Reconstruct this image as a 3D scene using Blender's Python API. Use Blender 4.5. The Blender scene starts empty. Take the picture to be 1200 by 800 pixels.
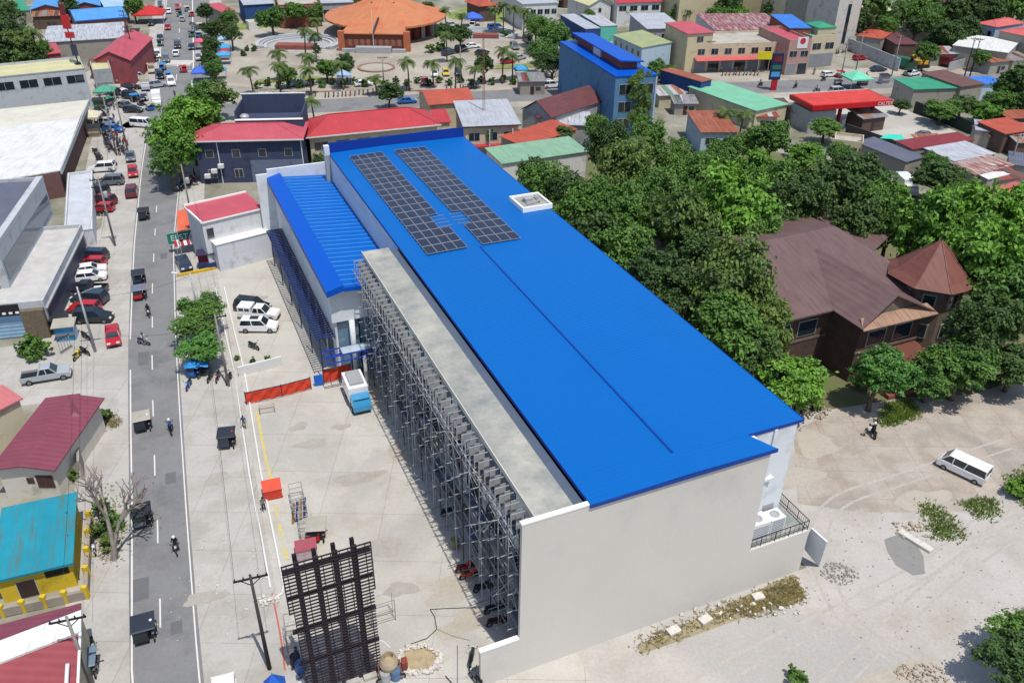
import bpy, math, random
from mathutils import Vector, Matrix
RND = random.Random(11)
SC = bpy.context.scene
COL = SC.collection
PI = math.pi
# ------------------------------------------------------------------ camera and ground projection
H, F = 56.0, 993.13
PIT, ROL, YAW = math.radians(31.41), math.radians(0.79), math.radians(23.91)
_c, _s = math.cos(PIT), math.sin(PIT)
FW = Vector((0, _c, -_s))
_r0, _u0 = Vector((1, 0, 0)), Vector((0, _s, _c))
CR = _r0 * math.cos(ROL) + _u0 * math.sin(ROL)
CU = _u0 * math.cos(ROL) - _r0 * math.sin(ROL)
def G(x, y, z=0.0):
    """where the sight line of a photo point meets the level z (metres)"""
    d = CR * (x - 600) - CU * (y - 400) + FW * F
    t = (H - z) / -d.z
    p = d * t
    return Vector((p.x, p.y, z))
WD = Vector((math.cos(YAW), math.sin(YAW), 0)); LD = Vector((-math.sin(YAW), math.cos(YAW), 0))
def B(w, l, z=0.0):
    """the blue-roofed building's own axes: w across, l along"""
    p = WD * w + LD * l
    return Vector((p.x, p.y, z))
def scale_at(p):   # photo pixels per metre at a place
    return F / (p - Vector((0, 0, H))).dot(FW)
def ang(a, b):
    return math.atan2(b.y - a.y, b.x - a.x)
# ------------------------------------------------------------------ materials
MATS = {}
def lin(c):
    c = c / 255.0
    return c / 12.92 if c <= 0.04045 else ((c + 0.055) / 1.055) ** 2.4
def alb(rgb, k=0.7):
    return tuple(min(0.85, lin(v) * k) for v in rgb)
def mat(name, rgb, rough=0.75, var=0.14, scale=0.6, ribs=0.0, axis='X', metal=0.0, stain=None, amount=0.45, k=0.7, grid=None, spec=0.35, bump=0.0, streak=False, coat=0.0, sscale=0.25, rib=.55, patch=None, grain=0.0):
    """base colour with uneven tone; ribs = corrugation spacing; stain = a second colour of wear and dirt; grid = spacing of joints"""
    key = name
    if key in MATS: return MATS[key]
    m = bpy.data.materials.new(name); m.use_nodes = True
    nt = m.node_tree; N = nt.nodes; L = nt.links
    bs = N['Principled BSDF']
    c = alb(rgb, k)
    bs.inputs['Roughness'].default_value = rough
    bs.inputs['Metallic'].default_value = metal
    bs.inputs['Specular IOR Level'].default_value = spec
    if coat: bs.inputs['Coat Weight'].default_value = coat
    tc = N.new('ShaderNodeTexCoord')
    out = None
    nz = N.new('ShaderNodeTexNoise'); nz.inputs['Scale'].default_value = scale; nz.inputs['Detail'].default_value = 6; nz.inputs['Roughness'].default_value = 0.65
    L.new(tc.outputs['Object'], nz.inputs['Vector'])
    rp = N.new('ShaderNodeValToRGB')
    rp.color_ramp.elements[0].position = 0.3; rp.color_ramp.elements[1].position = 0.7
    rp.color_ramp.elements[0].color = tuple(v * (1 - var) for v in c) + (1,)
    rp.color_ramp.elements[1].color = tuple(min(.9, v * (1 + var)) for v in c) + (1,)
    L.new(nz.outputs['Fac'], rp.inputs['Fac']); out = rp.outputs['Color']
    if stain:
        n2 = N.new('ShaderNodeTexNoise'); n2.inputs['Scale'].default_value = sscale; n2.inputs['Detail'].default_value = 9; n2.inputs['Roughness'].default_value = 0.7
        if streak:
            mp = N.new('ShaderNodeMapping'); mp.inputs['Scale'].default_value = (5, .5, 1) if axis == 'X' else (.5, 5, 1)
            L.new(tc.outputs['Object'], mp.inputs['Vector']); L.new(mp.outputs['Vector'], n2.inputs['Vector'])
        else:
            L.new(tc.outputs['Object'], n2.inputs['Vector'])
        r2 = N.new('ShaderNodeValToRGB'); r2.color_ramp.elements[0].position = 0.62 - amount * .35; r2.color_ramp.elements[1].position = 0.72 - amount * .1
        L.new(n2.outputs['Fac'], r2.inputs['Fac'])
        mx = N.new('ShaderNodeMix'); mx.data_type = 'RGBA'
        L.new(r2.outputs['Color'], mx.inputs['Factor']); L.new(out, mx.inputs['A']); mx.inputs['B'].default_value = alb(stain, k) + (1,)
        out = mx.outputs['Result']
    if patch:   # large uneven patches of a third tone, and fine grit
        n3 = N.new('ShaderNodeTexNoise'); n3.inputs['Scale'].default_value = patch[1]; n3.inputs['Detail'].default_value = 4; n3.inputs['Distortion'].default_value = 1.2
        L.new(tc.outputs['Object'], n3.inputs['Vector']); r3 = N.new('ShaderNodeValToRGB'); r3.color_ramp.elements[0].position = .5; r3.color_ramp.elements[1].position = .62
        r3.color_ramp.elements[1].color = (patch[2],) * 3 + (1,); L.new(n3.outputs['Fac'], r3.inputs['Fac'])
        mx = N.new('ShaderNodeMix'); mx.data_type = 'RGBA'; L.new(r3.outputs['Color'], mx.inputs['Factor']); L.new(out, mx.inputs['A']); mx.inputs['B'].default_value = alb(patch[0], k) + (1,); out = mx.outputs['Result']
    if grain:
        n4 = N.new('ShaderNodeTexNoise'); n4.inputs['Scale'].default_value = 3.5; n4.inputs['Detail'].default_value = 8; n4.inputs['Roughness'].default_value = .8; L.new(tc.outputs['Object'], n4.inputs['Vector'])
        r4 = N.new('ShaderNodeValToRGB'); r4.color_ramp.elements[0].position = .3; r4.color_ramp.elements[1].position = .62; v_ = 1 - grain
        r4.color_ramp.elements[0].color = (v_, v_ * .99, v_ * .97, 1); r4.color_ramp.elements[1].color = (1, 1, 1, 1); L.new(n4.outputs['Fac'], r4.inputs['Fac'])
        mx = N.new('ShaderNodeMix'); mx.data_type = 'RGBA'; mx.blend_type = 'MULTIPLY'; mx.inputs['Factor'].default_value = 1; L.new(out, mx.inputs['A']); L.new(r4.outputs['Color'], mx.inputs['B']); out = mx.outputs['Result']
    if grid:
        br = N.new('ShaderNodeTexBrick'); br.offset = 0.0; br.inputs['Scale'].default_value = 1.0
        br.inputs['Brick Width'].default_value = grid; br.inputs['Row Height'].default_value = grid; br.inputs['Mortar Size'].default_value = 0.035; br.inputs['Mortar Smooth'].default_value = .3
        br.inputs['Color1'].default_value = (1, 1, 1, 1); br.inputs['Color2'].default_value = (.94, .94, .93, 1); br.inputs['Mortar'].default_value = (.72, .7, .68, 1)
        L.new(tc.outputs['Object'], br.inputs['Vector'])
        mx = N.new('ShaderNodeMix'); mx.data_type = 'RGBA'; mx.blend_type = 'MULTIPLY'; mx.inputs['Factor'].default_value = 1
        L.new(out, mx.inputs['A']); L.new(br.outputs['Color'], mx.inputs['B']); out = mx.outputs['Result']
    L.new(out, bs.inputs['Base Color'])
    if ribs:
        wv = N.new('ShaderNodeTexWave'); wv.wave_type = 'BANDS'; wv.bands_direction = axis; wv.inputs['Scale'].default_value = 0.314 / ribs
        wv.inputs['Distortion'].default_value = 0
        L.new(tc.outputs['Object'], wv.inputs['Vector'])
        bp = N.new('ShaderNodeBump'); bp.inputs['Strength'].default_value = rib; bp.inputs['Distance'].default_value = 0.06
        L.new(wv.outputs['Fac'], bp.inputs['Height']); L.new(bp.outputs['Normal'], bs.inputs['Normal'])
    elif bump:
        bp = N.new('ShaderNodeBump'); bp.inputs['Strength'].default_value = bump; bp.inputs['Distance'].default_value = 0.05
        L.new(nz.outputs['Fac'], bp.inputs['Height']); L.new(bp.outputs['Normal'], bs.inputs['Normal'])
    MATS[key] = m
    return m
def glassmat(name='dark_glass', rgb=(40, 52, 62), rough=0.08):
    return mat(name, rgb, rough, .1, 1.5, spec=0.8)
def leafmat(name, rgb, var=0.5, k=0.75):
    if name in MATS: return MATS[name]
    m = bpy.data.materials.new(name); m.use_nodes = True
    nt = m.node_tree; N = nt.nodes; L = nt.links
    bs = N['Principled BSDF']; out = N['Material Output']
    ge = N.new('ShaderNodeNewGeometry'); oi = N.new('ShaderNodeObjectInfo')
    tc = N.new('ShaderNodeTexCoord'); nz = N.new('ShaderNodeTexNoise'); nz.inputs['Scale'].default_value = 0.55; nz.inputs['Detail'].default_value = 3
    L.new(tc.outputs['Object'], nz.inputs['Vector'])
    a = N.new('ShaderNodeMath'); a.operation = 'MULTIPLY_ADD'; L.new(ge.outputs['Random Per Island'], a.inputs[0]); a.inputs[1].default_value = .5; L.new(nz.outputs['Fac'], a.inputs[2])
    b = N.new('ShaderNodeMath'); b.operation = 'MULTIPLY_ADD'; L.new(oi.outputs['Random'], b.inputs[0]); b.inputs[1].default_value = .25; L.new(a.outputs[0], b.inputs[2])
    rp = N.new('ShaderNodeValToRGB'); c = alb(rgb, k)
    e = rp.color_ramp.elements
    e[0].position = .45; e[0].color = (c[0] * (1 - var), c[1] * (1 - var * .8), c[2] * (1 - var * .7), 1)
    e[1].position = 1.15 if False else 1.0; e[1].color = (min(.5, c[0] * (1 + var * 1.3)), min(.5, c[1] * (1 + var)), c[2] * (1 + var * .3), 1)
    L.new(b.outputs[0], rp.inputs['Fac']); L.new(rp.outputs['Color'], bs.inputs['Base Color'])
    bs.inputs['Roughness'].default_value = .55; bs.inputs['Specular IOR Level'].default_value = .3
    tr = N.new('ShaderNodeBsdfTranslucent'); L.new(rp.outputs['Color'], tr.inputs['Color'])
    mx = N.new('ShaderNodeMixShader'); mx.inputs[0].default_value = .25
    L.new(bs.outputs[0], mx.inputs[1]); L.new(tr.outputs[0], mx.inputs[2]); L.new(mx.outputs[0], out.inputs['Surface'])
    MATS[name] = m
    return m
# ------------------------------------------------------------------ mesh builder
class MB:
    def __init__(s): s.v = []; s.f = []; s.m = []; s.cur = 0
    def mi(s, i): s.cur = i; return s
    def add(s, vs, fs):
        o = len(s.v); s.v += [tuple(v) for v in vs]
        for f in fs: s.f.append(tuple(i + o for i in f)); s.m.append(s.cur)
        return s
    def box(s, x0, y0, z0, x1, y1, z1, M=None):
        vs = [Vector((x, y, z)) for z in (z0, z1) for y in (y0, y1) for x in (x0, x1)]
        if M is not None: vs = [M @ v for v in vs]
        return s.add(vs, [(0, 2, 3, 1), (4, 5, 7, 6), (0, 1, 5, 4), (2, 6, 7, 3), (0, 4, 6, 2), (1, 3, 7, 5)])
    def beam(s, p, q, w, h=None, up=(0, 0, 1)):
        p, q = Vector(p), Vector(q); h = h or w
        d = (q - p); L_ = d.length
        if L_ < 1e-6: return s
        d /= L_; up = Vector(up)
        if abs(d.dot(up)) > .98: up = Vector((1, 0, 0))
        a = d.cross(up).normalized(); b = a.cross(d)
        vs = []
        for e in (p, q):
            for i, j in ((-1, -1), (1, -1), (1, 1), (-1, 1)): vs.append(e + a * (w / 2 * i) + b * (h / 2 * j))
        return s.add(vs, [(3, 2, 1, 0), (4, 5, 6, 7), (0, 1, 5, 4), (1, 2, 6, 5), (2, 3, 7, 6), (3, 0, 4, 7)])
    def tube(s, p, q, r, r2=None, n=8, cap=True):
        p, q = Vector(p), Vector(q); r2 = r if r2 is None else r2
        d = (q - p).normalized(); up = Vector((0, 0, 1)) if abs(d.z) < .95 else Vector((1, 0, 0))
        a = d.cross(up).normalized(); b = a.cross(d)
        vs = []
        for e, rr in ((p, r), (q, r2)):
            for i in range(n):
                t = 2 * PI * i / n; vs.append(e + a * (math.cos(t) * rr) + b * (math.sin(t) * rr))
        fs = [(i, (i + 1) % n, n + (i + 1) % n, n + i) for i in range(n)]
        if cap: fs += [tuple(range(n - 1, -1, -1)), tuple(range(n, 2 * n))]
        return s.add(vs, fs)
    def path(s, pts, r, n=6):
        for a, b in zip(pts[:-1], pts[1:]):
            if (Vector(b) - Vector(a)).length > 1e-5: s.tube(a, b, r, n=n)
        return s
    def prism(s, poly, z0, z1):
        n = len(poly)
        area = sum(poly[i][0] * poly[(i + 1) % n][1] - poly[(i + 1) % n][0] * poly[i][1] for i in range(n))
        if area < 0: poly = poly[::-1]
        vs = [(p[0], p[1], z0) for p in poly] + [(p[0], p[1], z1) for p in poly]
        fs = [tuple(range(n - 1, -1, -1)), tuple(range(n, 2 * n))] + [(i, (i + 1) % n, n + (i + 1) % n, n + i) for i in range(n)]
        return s.add(vs, fs)
    def slab(s, pts, t):
        """a plate whose top is the given 3-D polygon, t thick downward"""
        pts = [Vector(p) for p in pts]; n = len(pts)
        nr = Vector((0, 0, 0))
        for i in range(n): nr += pts[i].cross(pts[(i + 1) % n])
        if nr.z < 0: pts = pts[::-1]
        vs = pts + [p - Vector((0, 0, t)) for p in pts]
        return s.add(vs, [tuple(range(n)), tuple(range(2 * n - 1, n - 1, -1))] + [(i, n + i, n + (i + 1) % n, (i + 1) % n) for i in range(n)])
    def face(s, pts): return s.add(pts, [tuple(range(len(pts)))])
    def profile(s, prof, y0, y1, top=0.0, ztop=None):
        """side outline (x, z) given width y0..y1; points above ztop drawn in by top"""
        n = len(prof); vs = []
        for sy in (y0, y1):
            for x, z in prof:
                y = sy
                if ztop is not None and z > ztop: y = sy * (1 - top)
                vs.append((x, y, z))
        fs = [tuple(range(n)), tuple(range(2 * n - 1, n - 1, -1))] + [(i, n + i, n + (i + 1) % n, (i + 1) % n) for i in range(n)]
        return s.add(vs, fs)
    def lathe(s, prof, n=16, c=(0, 0, 0), sx=1, sy=1):
        vs = []
        for r, z in prof:
            for i in range(n):
                t = 2 * PI * i / n; vs.append((c[0] + r * sx * math.cos(t), c[1] + r * sy * math.sin(t), c[2] + z))
        k = len(prof); fs = []
        for j in range(k - 1):
            for i in range(n): fs.append((j * n + i, j * n + (i + 1) % n, (j + 1) * n + (i + 1) % n, (j + 1) * n + i))
        fs.append(tuple(range(n - 1, -1, -1))); fs.append(tuple((k - 1) * n + i for i in range(n)))
        return s.add(vs, fs)
    def mesh(s, name, mats, smooth=False):
        me = bpy.data.meshes.new(name); me.from_pydata(s.v, [], s.f)
        if not isinstance(mats, (list, tuple)): mats = [mats]
        for m in mats: me.materials.append(m)
        me.polygons.foreach_set('material_index', s.m)
        if smooth: me.polygons.foreach_set('use_smooth', [True] * len(me.polygons))
        me.update()
        return me
    def build(s, name, mats, parent=None, smooth=False, loc=None, rz=None, label=None):
        o = bpy.data.objects.new(name, s.mesh(name, mats, smooth)); COL.objects.link(o)
        if parent is not None: o.parent = parent
        if loc is not None: o.location = loc
        if rz is not None: o.rotation_euler = (0, 0, rz)
        if label: o['label'] = label
        return o
def tag(o, label, cat=None, group=None, kind=None):
    if label: o['label'] = label
    if cat: o['category'] = cat
    if group: o['group'] = group
    if kind: o['kind'] = kind
    return o
def thing(name, label, cat, loc=(0, 0, 0), rz=0.0, group=None):
    o = bpy.data.objects.new(name, None); o.empty_display_size = .3; COL.objects.link(o)
    o.location = loc; o.rotation_euler = (0, 0, rz)
    return tag(o, label, cat, group)
def setting(name, mb, m, smooth=False):
    o = mb.build(name, m, smooth=smooth); o['kind'] = 'structure'
    return o
KIDS = {}
def dup(root, loc=None, rz=0.0, label=None, group=None, sc=None, name=None):
    def rec(o, par):
        c = o.copy(); COL.objects.link(c); c.parent = par
        for ch in (KIDS.get(o.name) or ()): rec(ch, c)
        return c
    c = rec(root, None)
    if loc is not None: c.location = loc
    c.rotation_euler = (0, 0, rz)
    if sc is not None: c.scale = sc if isinstance(sc, (tuple, list)) else (sc, sc, sc)
    if label: c['label'] = label
    if group: c['group'] = group
    return c
def index_kids(root):
    """remember a prototype's parts so that copies are quick to make"""
    def rec(o):
        KIDS[o.name] = list(o.children)
        for ch in o.children: rec(ch)
    bpy.context.view_layer.update(); rec(root)
class Proto:
    """the first placement moves the prototype itself, later ones copy it"""
    def __init__(s, make): s.make = make; s.root = None
    def __call__(s, loc, rz, label, group=None, sc=None):
        if s.root is None:
            s.root = s.make(); index_kids(s.root)
            r = s.root; r.location = loc; r.rotation_euler = (0, 0, rz); r['label'] = label
            if sc is not None: r.scale = sc if isinstance(sc, (tuple, list)) else (sc, sc, sc)
            if group: r['group'] = group
            return r
        c = dup(s.root, loc, rz, label, group, sc if sc is not None else 1.0)
        if not group and 'group' in c: del c['group']
        return c
def text_mesh(body, size, depth=0.02):
    cu = bpy.data.curves.new('lettering', 'FONT'); cu.body = body; cu.size = size; cu.extrude = depth; cu.align_x = 'CENTER'; cu.align_y = 'CENTER'
    ob = bpy.data.objects.new('lettering', cu); COL.objects.link(ob)
    bpy.context.view_layer.update()
    me = bpy.data.meshes.new_from_object(ob.evaluated_get(bpy.context.evaluated_depsgraph_get()))
    bpy.data.objects.remove(ob); bpy.data.curves.remove(cu)
    return me
def lettering(body, size, m, parent, loc, rot, depth=.02):
    me = text_mesh(body, size, depth); me.materials.clear(); me.materials.append(m)
    o = bpy.data.objects.new('lettering', me); COL.objects.link(o); o.parent = parent; o.location = loc; o.rotation_euler = rot
    return o
import bmesh
# ------------------------------------------------------------------ common materials
M_TYRE = mat('tyre_rubber', (38, 38, 40), .85); M_RIM = mat('wheel_metal', (150, 152, 155), .4, metal=.6)
M_GLASS = glassmat(); M_LAMP = mat('lamp_lens', (235, 235, 225), .2); M_TAIL = mat('tail_lens', (170, 25, 25), .3)
M_BLACK = mat('black_metal', (36, 37, 42), .5); M_STEEL = mat('galvanised_steel', (186, 188, 190), .5, metal=.15)
M_DKSTEEL = mat('dark_primed_steel', (62, 50, 56), .7); M_WHITE = mat('white_paint', (238, 238, 236), .55, .05)
M_CONC = mat('concrete', (198, 193, 184), .9, .1, .4, stain=(165, 160, 150), amount=.5, sscale=.6); M_SEAT = mat('black_vinyl', (30, 30, 33), .5)
M_CHROME = mat('chrome', (200, 200, 205), .2, metal=.9)
M_SKIN = mat('skin', (150, 105, 80), .6); M_HAIR = mat('black_hair', (25, 22, 22), .6)
M_WIRE = mat('cable_black', (40, 40, 42), .7); M_WOOD = mat('weathered_wood', (140, 112, 84), .85, .25, 3)
M_POLE = mat('pole_concrete', (150, 145, 140), .9)
M_BARK = mat('bark', (112, 96, 80), .95, .25, 3)
def paint(name, rgb): return mat('car_paint_' + name, rgb, .28, .04, 1, spec=.5, coat=.5, k=.85 if name in ('white', 'silver') else .7)
PAINT = dict(white=paint('white', (238, 238, 238)), black=paint('black', (38, 40, 46)), navy=paint('navy', (44, 56, 82)), red=paint('red', (200, 30, 40)),
             maroon=paint('maroon', (120, 32, 42)), silver=paint('silver', (170, 174, 180)), grey=paint('grey', (110, 114, 122)), blue=paint('blue', (40, 110, 200)),
             yellow=paint('yellow', (235, 200, 40)), green=paint('green', (30, 120, 90)), teal=paint('teal', (50, 70, 84)), cyan=paint('cyan', (60, 160, 215)), beige=paint('beige', (200, 190, 165)), orange=paint('orange', (225, 90, 50)))
def bevelled(mb, off=.06, seg=2):
    me = mb.mesh('tmp', [M_BLACK])
    bm = bmesh.new(); bm.from_mesh(me); bpy.data.meshes.remove(me)
    bmesh.ops.recalc_face_normals(bm, faces=bm.faces)
    ed = [e for e in bm.edges if len(e.link_faces) == 2 and e.calc_face_angle(0) > .35]
    bmesh.ops.bevel(bm, geom=ed, offset=off, segments=seg, affect='EDGES', profile=.6, clamp_overlap=True)
    out = MB(); bm.verts.index_update()
    out.add([v.co.copy() for v in bm.verts], [tuple(v.index for v in f.verts) for f in bm.faces]); bm.free()
    return out
def assemble(name, cat, parts, lite):
    """parts: (part name, MB, material, smooth).  A far copy too small to show its parts is one mesh."""
    if lite:
        mb = MB(); mats = []
        for pn, p, m, sm in parts:
            if m not in mats: mats.append(m)
            mb.mi(mats.index(m)); mb.add(p.v, p.f)
        o = mb.build(name, mats); return tag(o, 'x', cat)
    r = thing(name, 'x', cat)
    for pn, p, m, sm in parts: p.build(pn, m, r, sm)
    return r
def wheel_mb(x, y, r=.32, w=.2):
    mb = MB()
    mb.tube((x, y - w / 2, r), (x, y + w / 2, r), r, n=14)
    mb.mi(1).tube((x, y - w / 2 - .012, r), (x, y + w / 2 + .012, r), r * .6, n=10)
    return mb
def frustum(x0, x1, w0, z0, t0, t1, w1, z1):
    vs = [(x0, -w0, z0), (x1, -w0, z0), (x1, w0, z0), (x0, w0, z0), (t0, -w1, z1), (t1, -w1, z1), (t1, w1, z1), (t0, w1, z1)]
    return vs, [(3, 2, 1, 0), (4, 5, 6, 7), (0, 1, 5, 4), (1, 2, 6, 5), (2, 3, 7, 6), (3, 0, 4, 7)]
CAR = dict(  # length, width, height, belt, cabin bottom x0 x1, roof x0 x1, hood z
    sedan=(4.5, 1.76, 1.48, .92, -1.95, 1.05, -1.15, .3), hatch=(4.1, 1.72, 1.52, .95, -1.98, 1.0, -1.7, .25),
    suv=(4.8, 1.86, 1.82, 1.08, -2.3, 1.15, -2.05, .45), pickup=(5.3, 1.86, 1.8, 1.08, -.75, 1.25, -.45, .55), van=(4.8, 1.75, 1.98, 1.1, -2.35, 2.1, -2.25, 1.35))
def car_parts(kind, color):
    Lc, Wc, Hc, bz, b0, b1, t0, t1 = CAR[kind]; w = Wc / 2; pm = PAINT[color] if isinstance(color, str) else color
    body = MB()
    if kind == 'van': prof = [(-Lc / 2, .32), (Lc / 2 - .1, .3), (Lc / 2, .55), (Lc / 2 - .08, .95), (2.12, bz), (-Lc / 2, bz)]
    elif kind == 'pickup': prof = [(-Lc / 2, .42), (Lc / 2 - .08, .36), (Lc / 2, .6), (Lc / 2 - .12, .98), (1.3, bz), (-.85, bz), (-.85, .72), (-Lc / 2, .72)]
    else: prof = [(-Lc / 2, .34), (Lc / 2 - .1, .28), (Lc / 2, .5), (Lc / 2 - .12, .76), (b1 + .05, bz), (b0 - .05, bz), (-Lc / 2 + .02, bz - .06)]
    body.profile(prof, -w, w)
    if kind == 'pickup':
        body.box(-Lc / 2, -w, .7, -.85, -w + .1, 1.06); body.box(-Lc / 2, w - .1, .7, -.85, w, 1.06); body.box(-Lc / 2, -w, .7, -Lc / 2 + .08, w, 1.06)
    body = bevelled(body, .09 if kind != 'pickup' else .05)
    wr = w * .76 if kind != 'van' else w * .88
    z1 = Hc - .05
    # roof and pillars over the glasshouse
    roof = MB(); roof.add(*frustum(t0 - .06, t1 + .08, wr + .03, z1 - .02, t0 + .08, t1 - .1, wr - .1, Hc + .01)); body.add(roof.v, roof.f)
    for sy in (-1, 1):
        for xb, xt in ((b0, t0), ((b0 + b1) / 2 - .1, (t0 + t1) / 2), (b1, t1)):
            body.beam((xb, sy * (w * .93), bz - .02), (xt, sy * (wr + .01), z1), .09)
        if kind == 'van': body.beam((.9, sy * w * .94, bz - .02), (.85, sy * (wr + .01), z1), .09)
    gl = MB(); gl.add(*frustum(b0, b1, w * .93, bz - .02, t0, t1, wr, z1))
    parts = [('body', body, pm, False), ('window_glass', gl, M_GLASS, False)]
    fx, rx = Lc / 2 - .85, -Lc / 2 + .85; r = .36 if kind in ('suv', 'pickup') else .31
    for x in (fx, rx):
        for sy in (-1, 1): parts.append(('wheel', wheel_mb(x, sy * (w - .08), r), [M_TYRE, M_RIM], False))
    for sy in (-1, 1):
        a = MB(); a.box(Lc / 2 - .2, sy * w * .62 - .2, .62, Lc / 2 + .01, sy * w * .62 + .2, .8); parts.append(('headlight', a, M_LAMP, False))
        a = MB(); a.box(-Lc / 2 - .012, sy * w * .78 - .14, .66, -Lc / 2 + .05, sy * w * .78 + .14, .9); parts.append(('tail_light', a, M_TAIL, False))
    bp = MB(); bp.box(Lc / 2 - .04, -w * .5, .36, Lc / 2 + .02, w * .5, .52); parts.append(('bumper_grille', bp, M_BLACK, False))
    if kind == 'pickup':
        a = MB(); a.box(-Lc / 2 + .09, -w + .11, .722, -.86, w - .11, .74); parts.append(('cargo_bed', a, M_BLACK, False))
    return parts
def flat(parts):   # wheels carry two materials; a merged far copy splits them
    out = []
    for pn, p, m, sm in parts:
        if isinstance(m, list):
            for k, mm in enumerate(m):
                q = MB(); q.v = p.v; q.f = [f for f, i in zip(p.f, p.m) if i == k]; q.m = [0] * len(q.f); out.append((pn, q, mm, sm))
        else: out.append((pn, p, m, sm))
    return out
PROTO = {}
def car(kind, color, loc, rz, label, group=None, lite=False, extra=None):
    nm = {'sedan': 'sedan_car', 'hatch': 'hatchback_car', 'suv': 'sport_utility_car', 'pickup': 'pickup_truck', 'van': 'passenger_van'}[kind]
    key = (kind, color, lite, extra)
    if key not in PROTO:
        def make():
            p = car_parts(kind, color)
            if extra == 'canopy':
                a = bevelled(MB().box(-2.62, -.88, 1.07, -.8, .88, 1.86), .06); p.append(('bed_canopy', a, PAINT[color], False))
                g = MB()
                for sy in (-.885, .885):
                    g.box(-2.4, sy - .008, 1.3, -1.75, sy + .008, 1.66); g.box(-1.6, sy - .008, 1.3, -1.0, sy + .008, 1.66)
                p.append(('side_window', g, M_GLASS, False))
            if extra == 'sunroof':
                p.append(('sunroof', MB().box(-1.0, -.45, 1.832, .1, .45, 1.842), M_GLASS, False))
            return assemble(nm, 'van' if kind == 'van' else 'pickup' if kind == 'pickup' else 'car', flat(p) if lite else p, lite)
        PROTO[key] = Proto(make)
    return PROTO[key](loc, rz, label, group)
# ------------------------------------------------------------------ motorcycles and tricycles
def moto_parts(pm):
    fr = MB()
    fr.beam((-.5, 0, .55), (.35, 0, .72), .14, .16); fr.beam((.5, 0, .95), (.66, 0, .32), .07); fr.box(-.15, -.12, .28, .25, .12, .58)
    tank = bevelled(MB().profile([(.0, .68), (.48, .78), (.46, .98), (.1, .92)], -.14, .14), .05); fr.add(tank.v, tank.f)
    fr.beam((.45, 0, 1.0), (.62, 0, .86), .22, .18); fr.beam((-.85, 0, .72), (-.5, 0, .66), .16, .1); fr.beam((.5, 0, .68), (.9, 0, .62), .11, .05)
    fr.beam((-.62, 0, .32), (0, 0, .35), .07)
    st = bevelled(MB().profile([(-.72, .8), (.05, .74), (.08, .82), (-.3, .86), (-.74, .92)], -.14, .14), .04)
    hb = MB(); hb.tube((.42, -.36, 1.06), (.46, 0, 1.02), .018, n=6); hb.tube((.42, .36, 1.06), (.46, 0, 1.02), .018, n=6)
    for sy in (-1, 1): hb.tube((.44, sy * .3, 1.05), (.48, sy * .36, 1.24), .01, n=5); hb.box(.47, sy * .36 - .06, 1.22, .49, sy * .36 + .06, 1.3)
    hl = MB().tube((.6, 0, .92), (.7, 0, .9), .09, .1, n=10)
    return [('frame', fr, pm, False), ('seat', st, M_SEAT, False), ('handlebar', hb, M_BLACK, False), ('headlight', hl, M_LAMP, False),
            ('wheel', wheel_mb(.66, 0, .29, .1), [M_TYRE, M_RIM], False), ('wheel', wheel_mb(-.62, 0, .29, .12), [M_TYRE, M_RIM], False)]
def motorcycle(color, loc, rz, label, group=None, lite=False):
    key = ('moto', color, lite)
    if key not in PROTO:
        PROTO[key] = Proto(lambda: assemble('motorcycle', 'motorcycle', flat(moto_parts(PAINT[color])) if lite else moto_parts(PAINT[color]), lite))
    return PROTO[key](loc, rz, label, group)
def tricycle(color, roofm, loc, rz, label, group=None, lite=False):
    """motorcycle with a roofed passenger sidecar on its right"""
    key = ('trike', color, roofm.name, lite)
    if key not in PROTO:
        def make():
            pm = PAINT[color]; p = moto_parts(PAINT['black'])
            sc = MB(); sc.profile([(-.75, .3), (.7, .3), (.98, .55), (.9, .92), (.2, .8), (-.7, .95)], -1.45, -1.38); sc.profile([(-.75, .3), (.7, .3), (.98, .55), (.9, .92), (.2, .8), (-.7, .95)], -.42, -.36)
            sc.box(-.75, -1.45, .28, .75, -.36, .34); sc.box(-.78, -1.45, .3, -.72, -.36, 1.25); sc.beam((.72, -.9, .32), (.97, -.9, .58), 1.09, .04); sc.beam((.97, -.9, .55), (.9, -.9, .95), 1.09, .04)
            sc.beam((-.1, -.4, .4), (-.1, 0, .4), .06); sc.beam((.35, -.4, .5), (.35, 0, .5), .06)
            seat = bevelled(MB().box(-.7, -1.34, .35, -.2, -.44, .62), .05)
            for x, y in ((-.74, -1.42), (-.74, -.38), (.86, -1.42), (.86, -.38)): sc.beam((x, y, .9), (x * .96, y, 1.66), .045)
            rf = bevelled(MB().profile([(-.95, 1.64), (.98, 1.62), (1.02, 1.68), (.9, 1.74), (-.9, 1.76)], -1.52, .3), .04)
            ws = MB().beam((.9, -.9, .95), (.84, -.9, 1.6), .98, .015)
            p += [('sidecar', sc, pm, False), ('sidecar_seat', seat, M_SEAT, False), ('roof', rf, roofm, False), ('windscreen', ws, M_GLASS, False), ('wheel', wheel_mb(-.2, -1.52, .28, .1), [M_TYRE, M_RIM], False)]
            return assemble('motor_tricycle', 'tricycle', flat(p) if lite else p, lite)
        PROTO[key] = Proto(make)
    return PROTO[key](loc, rz, label, group)
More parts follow.
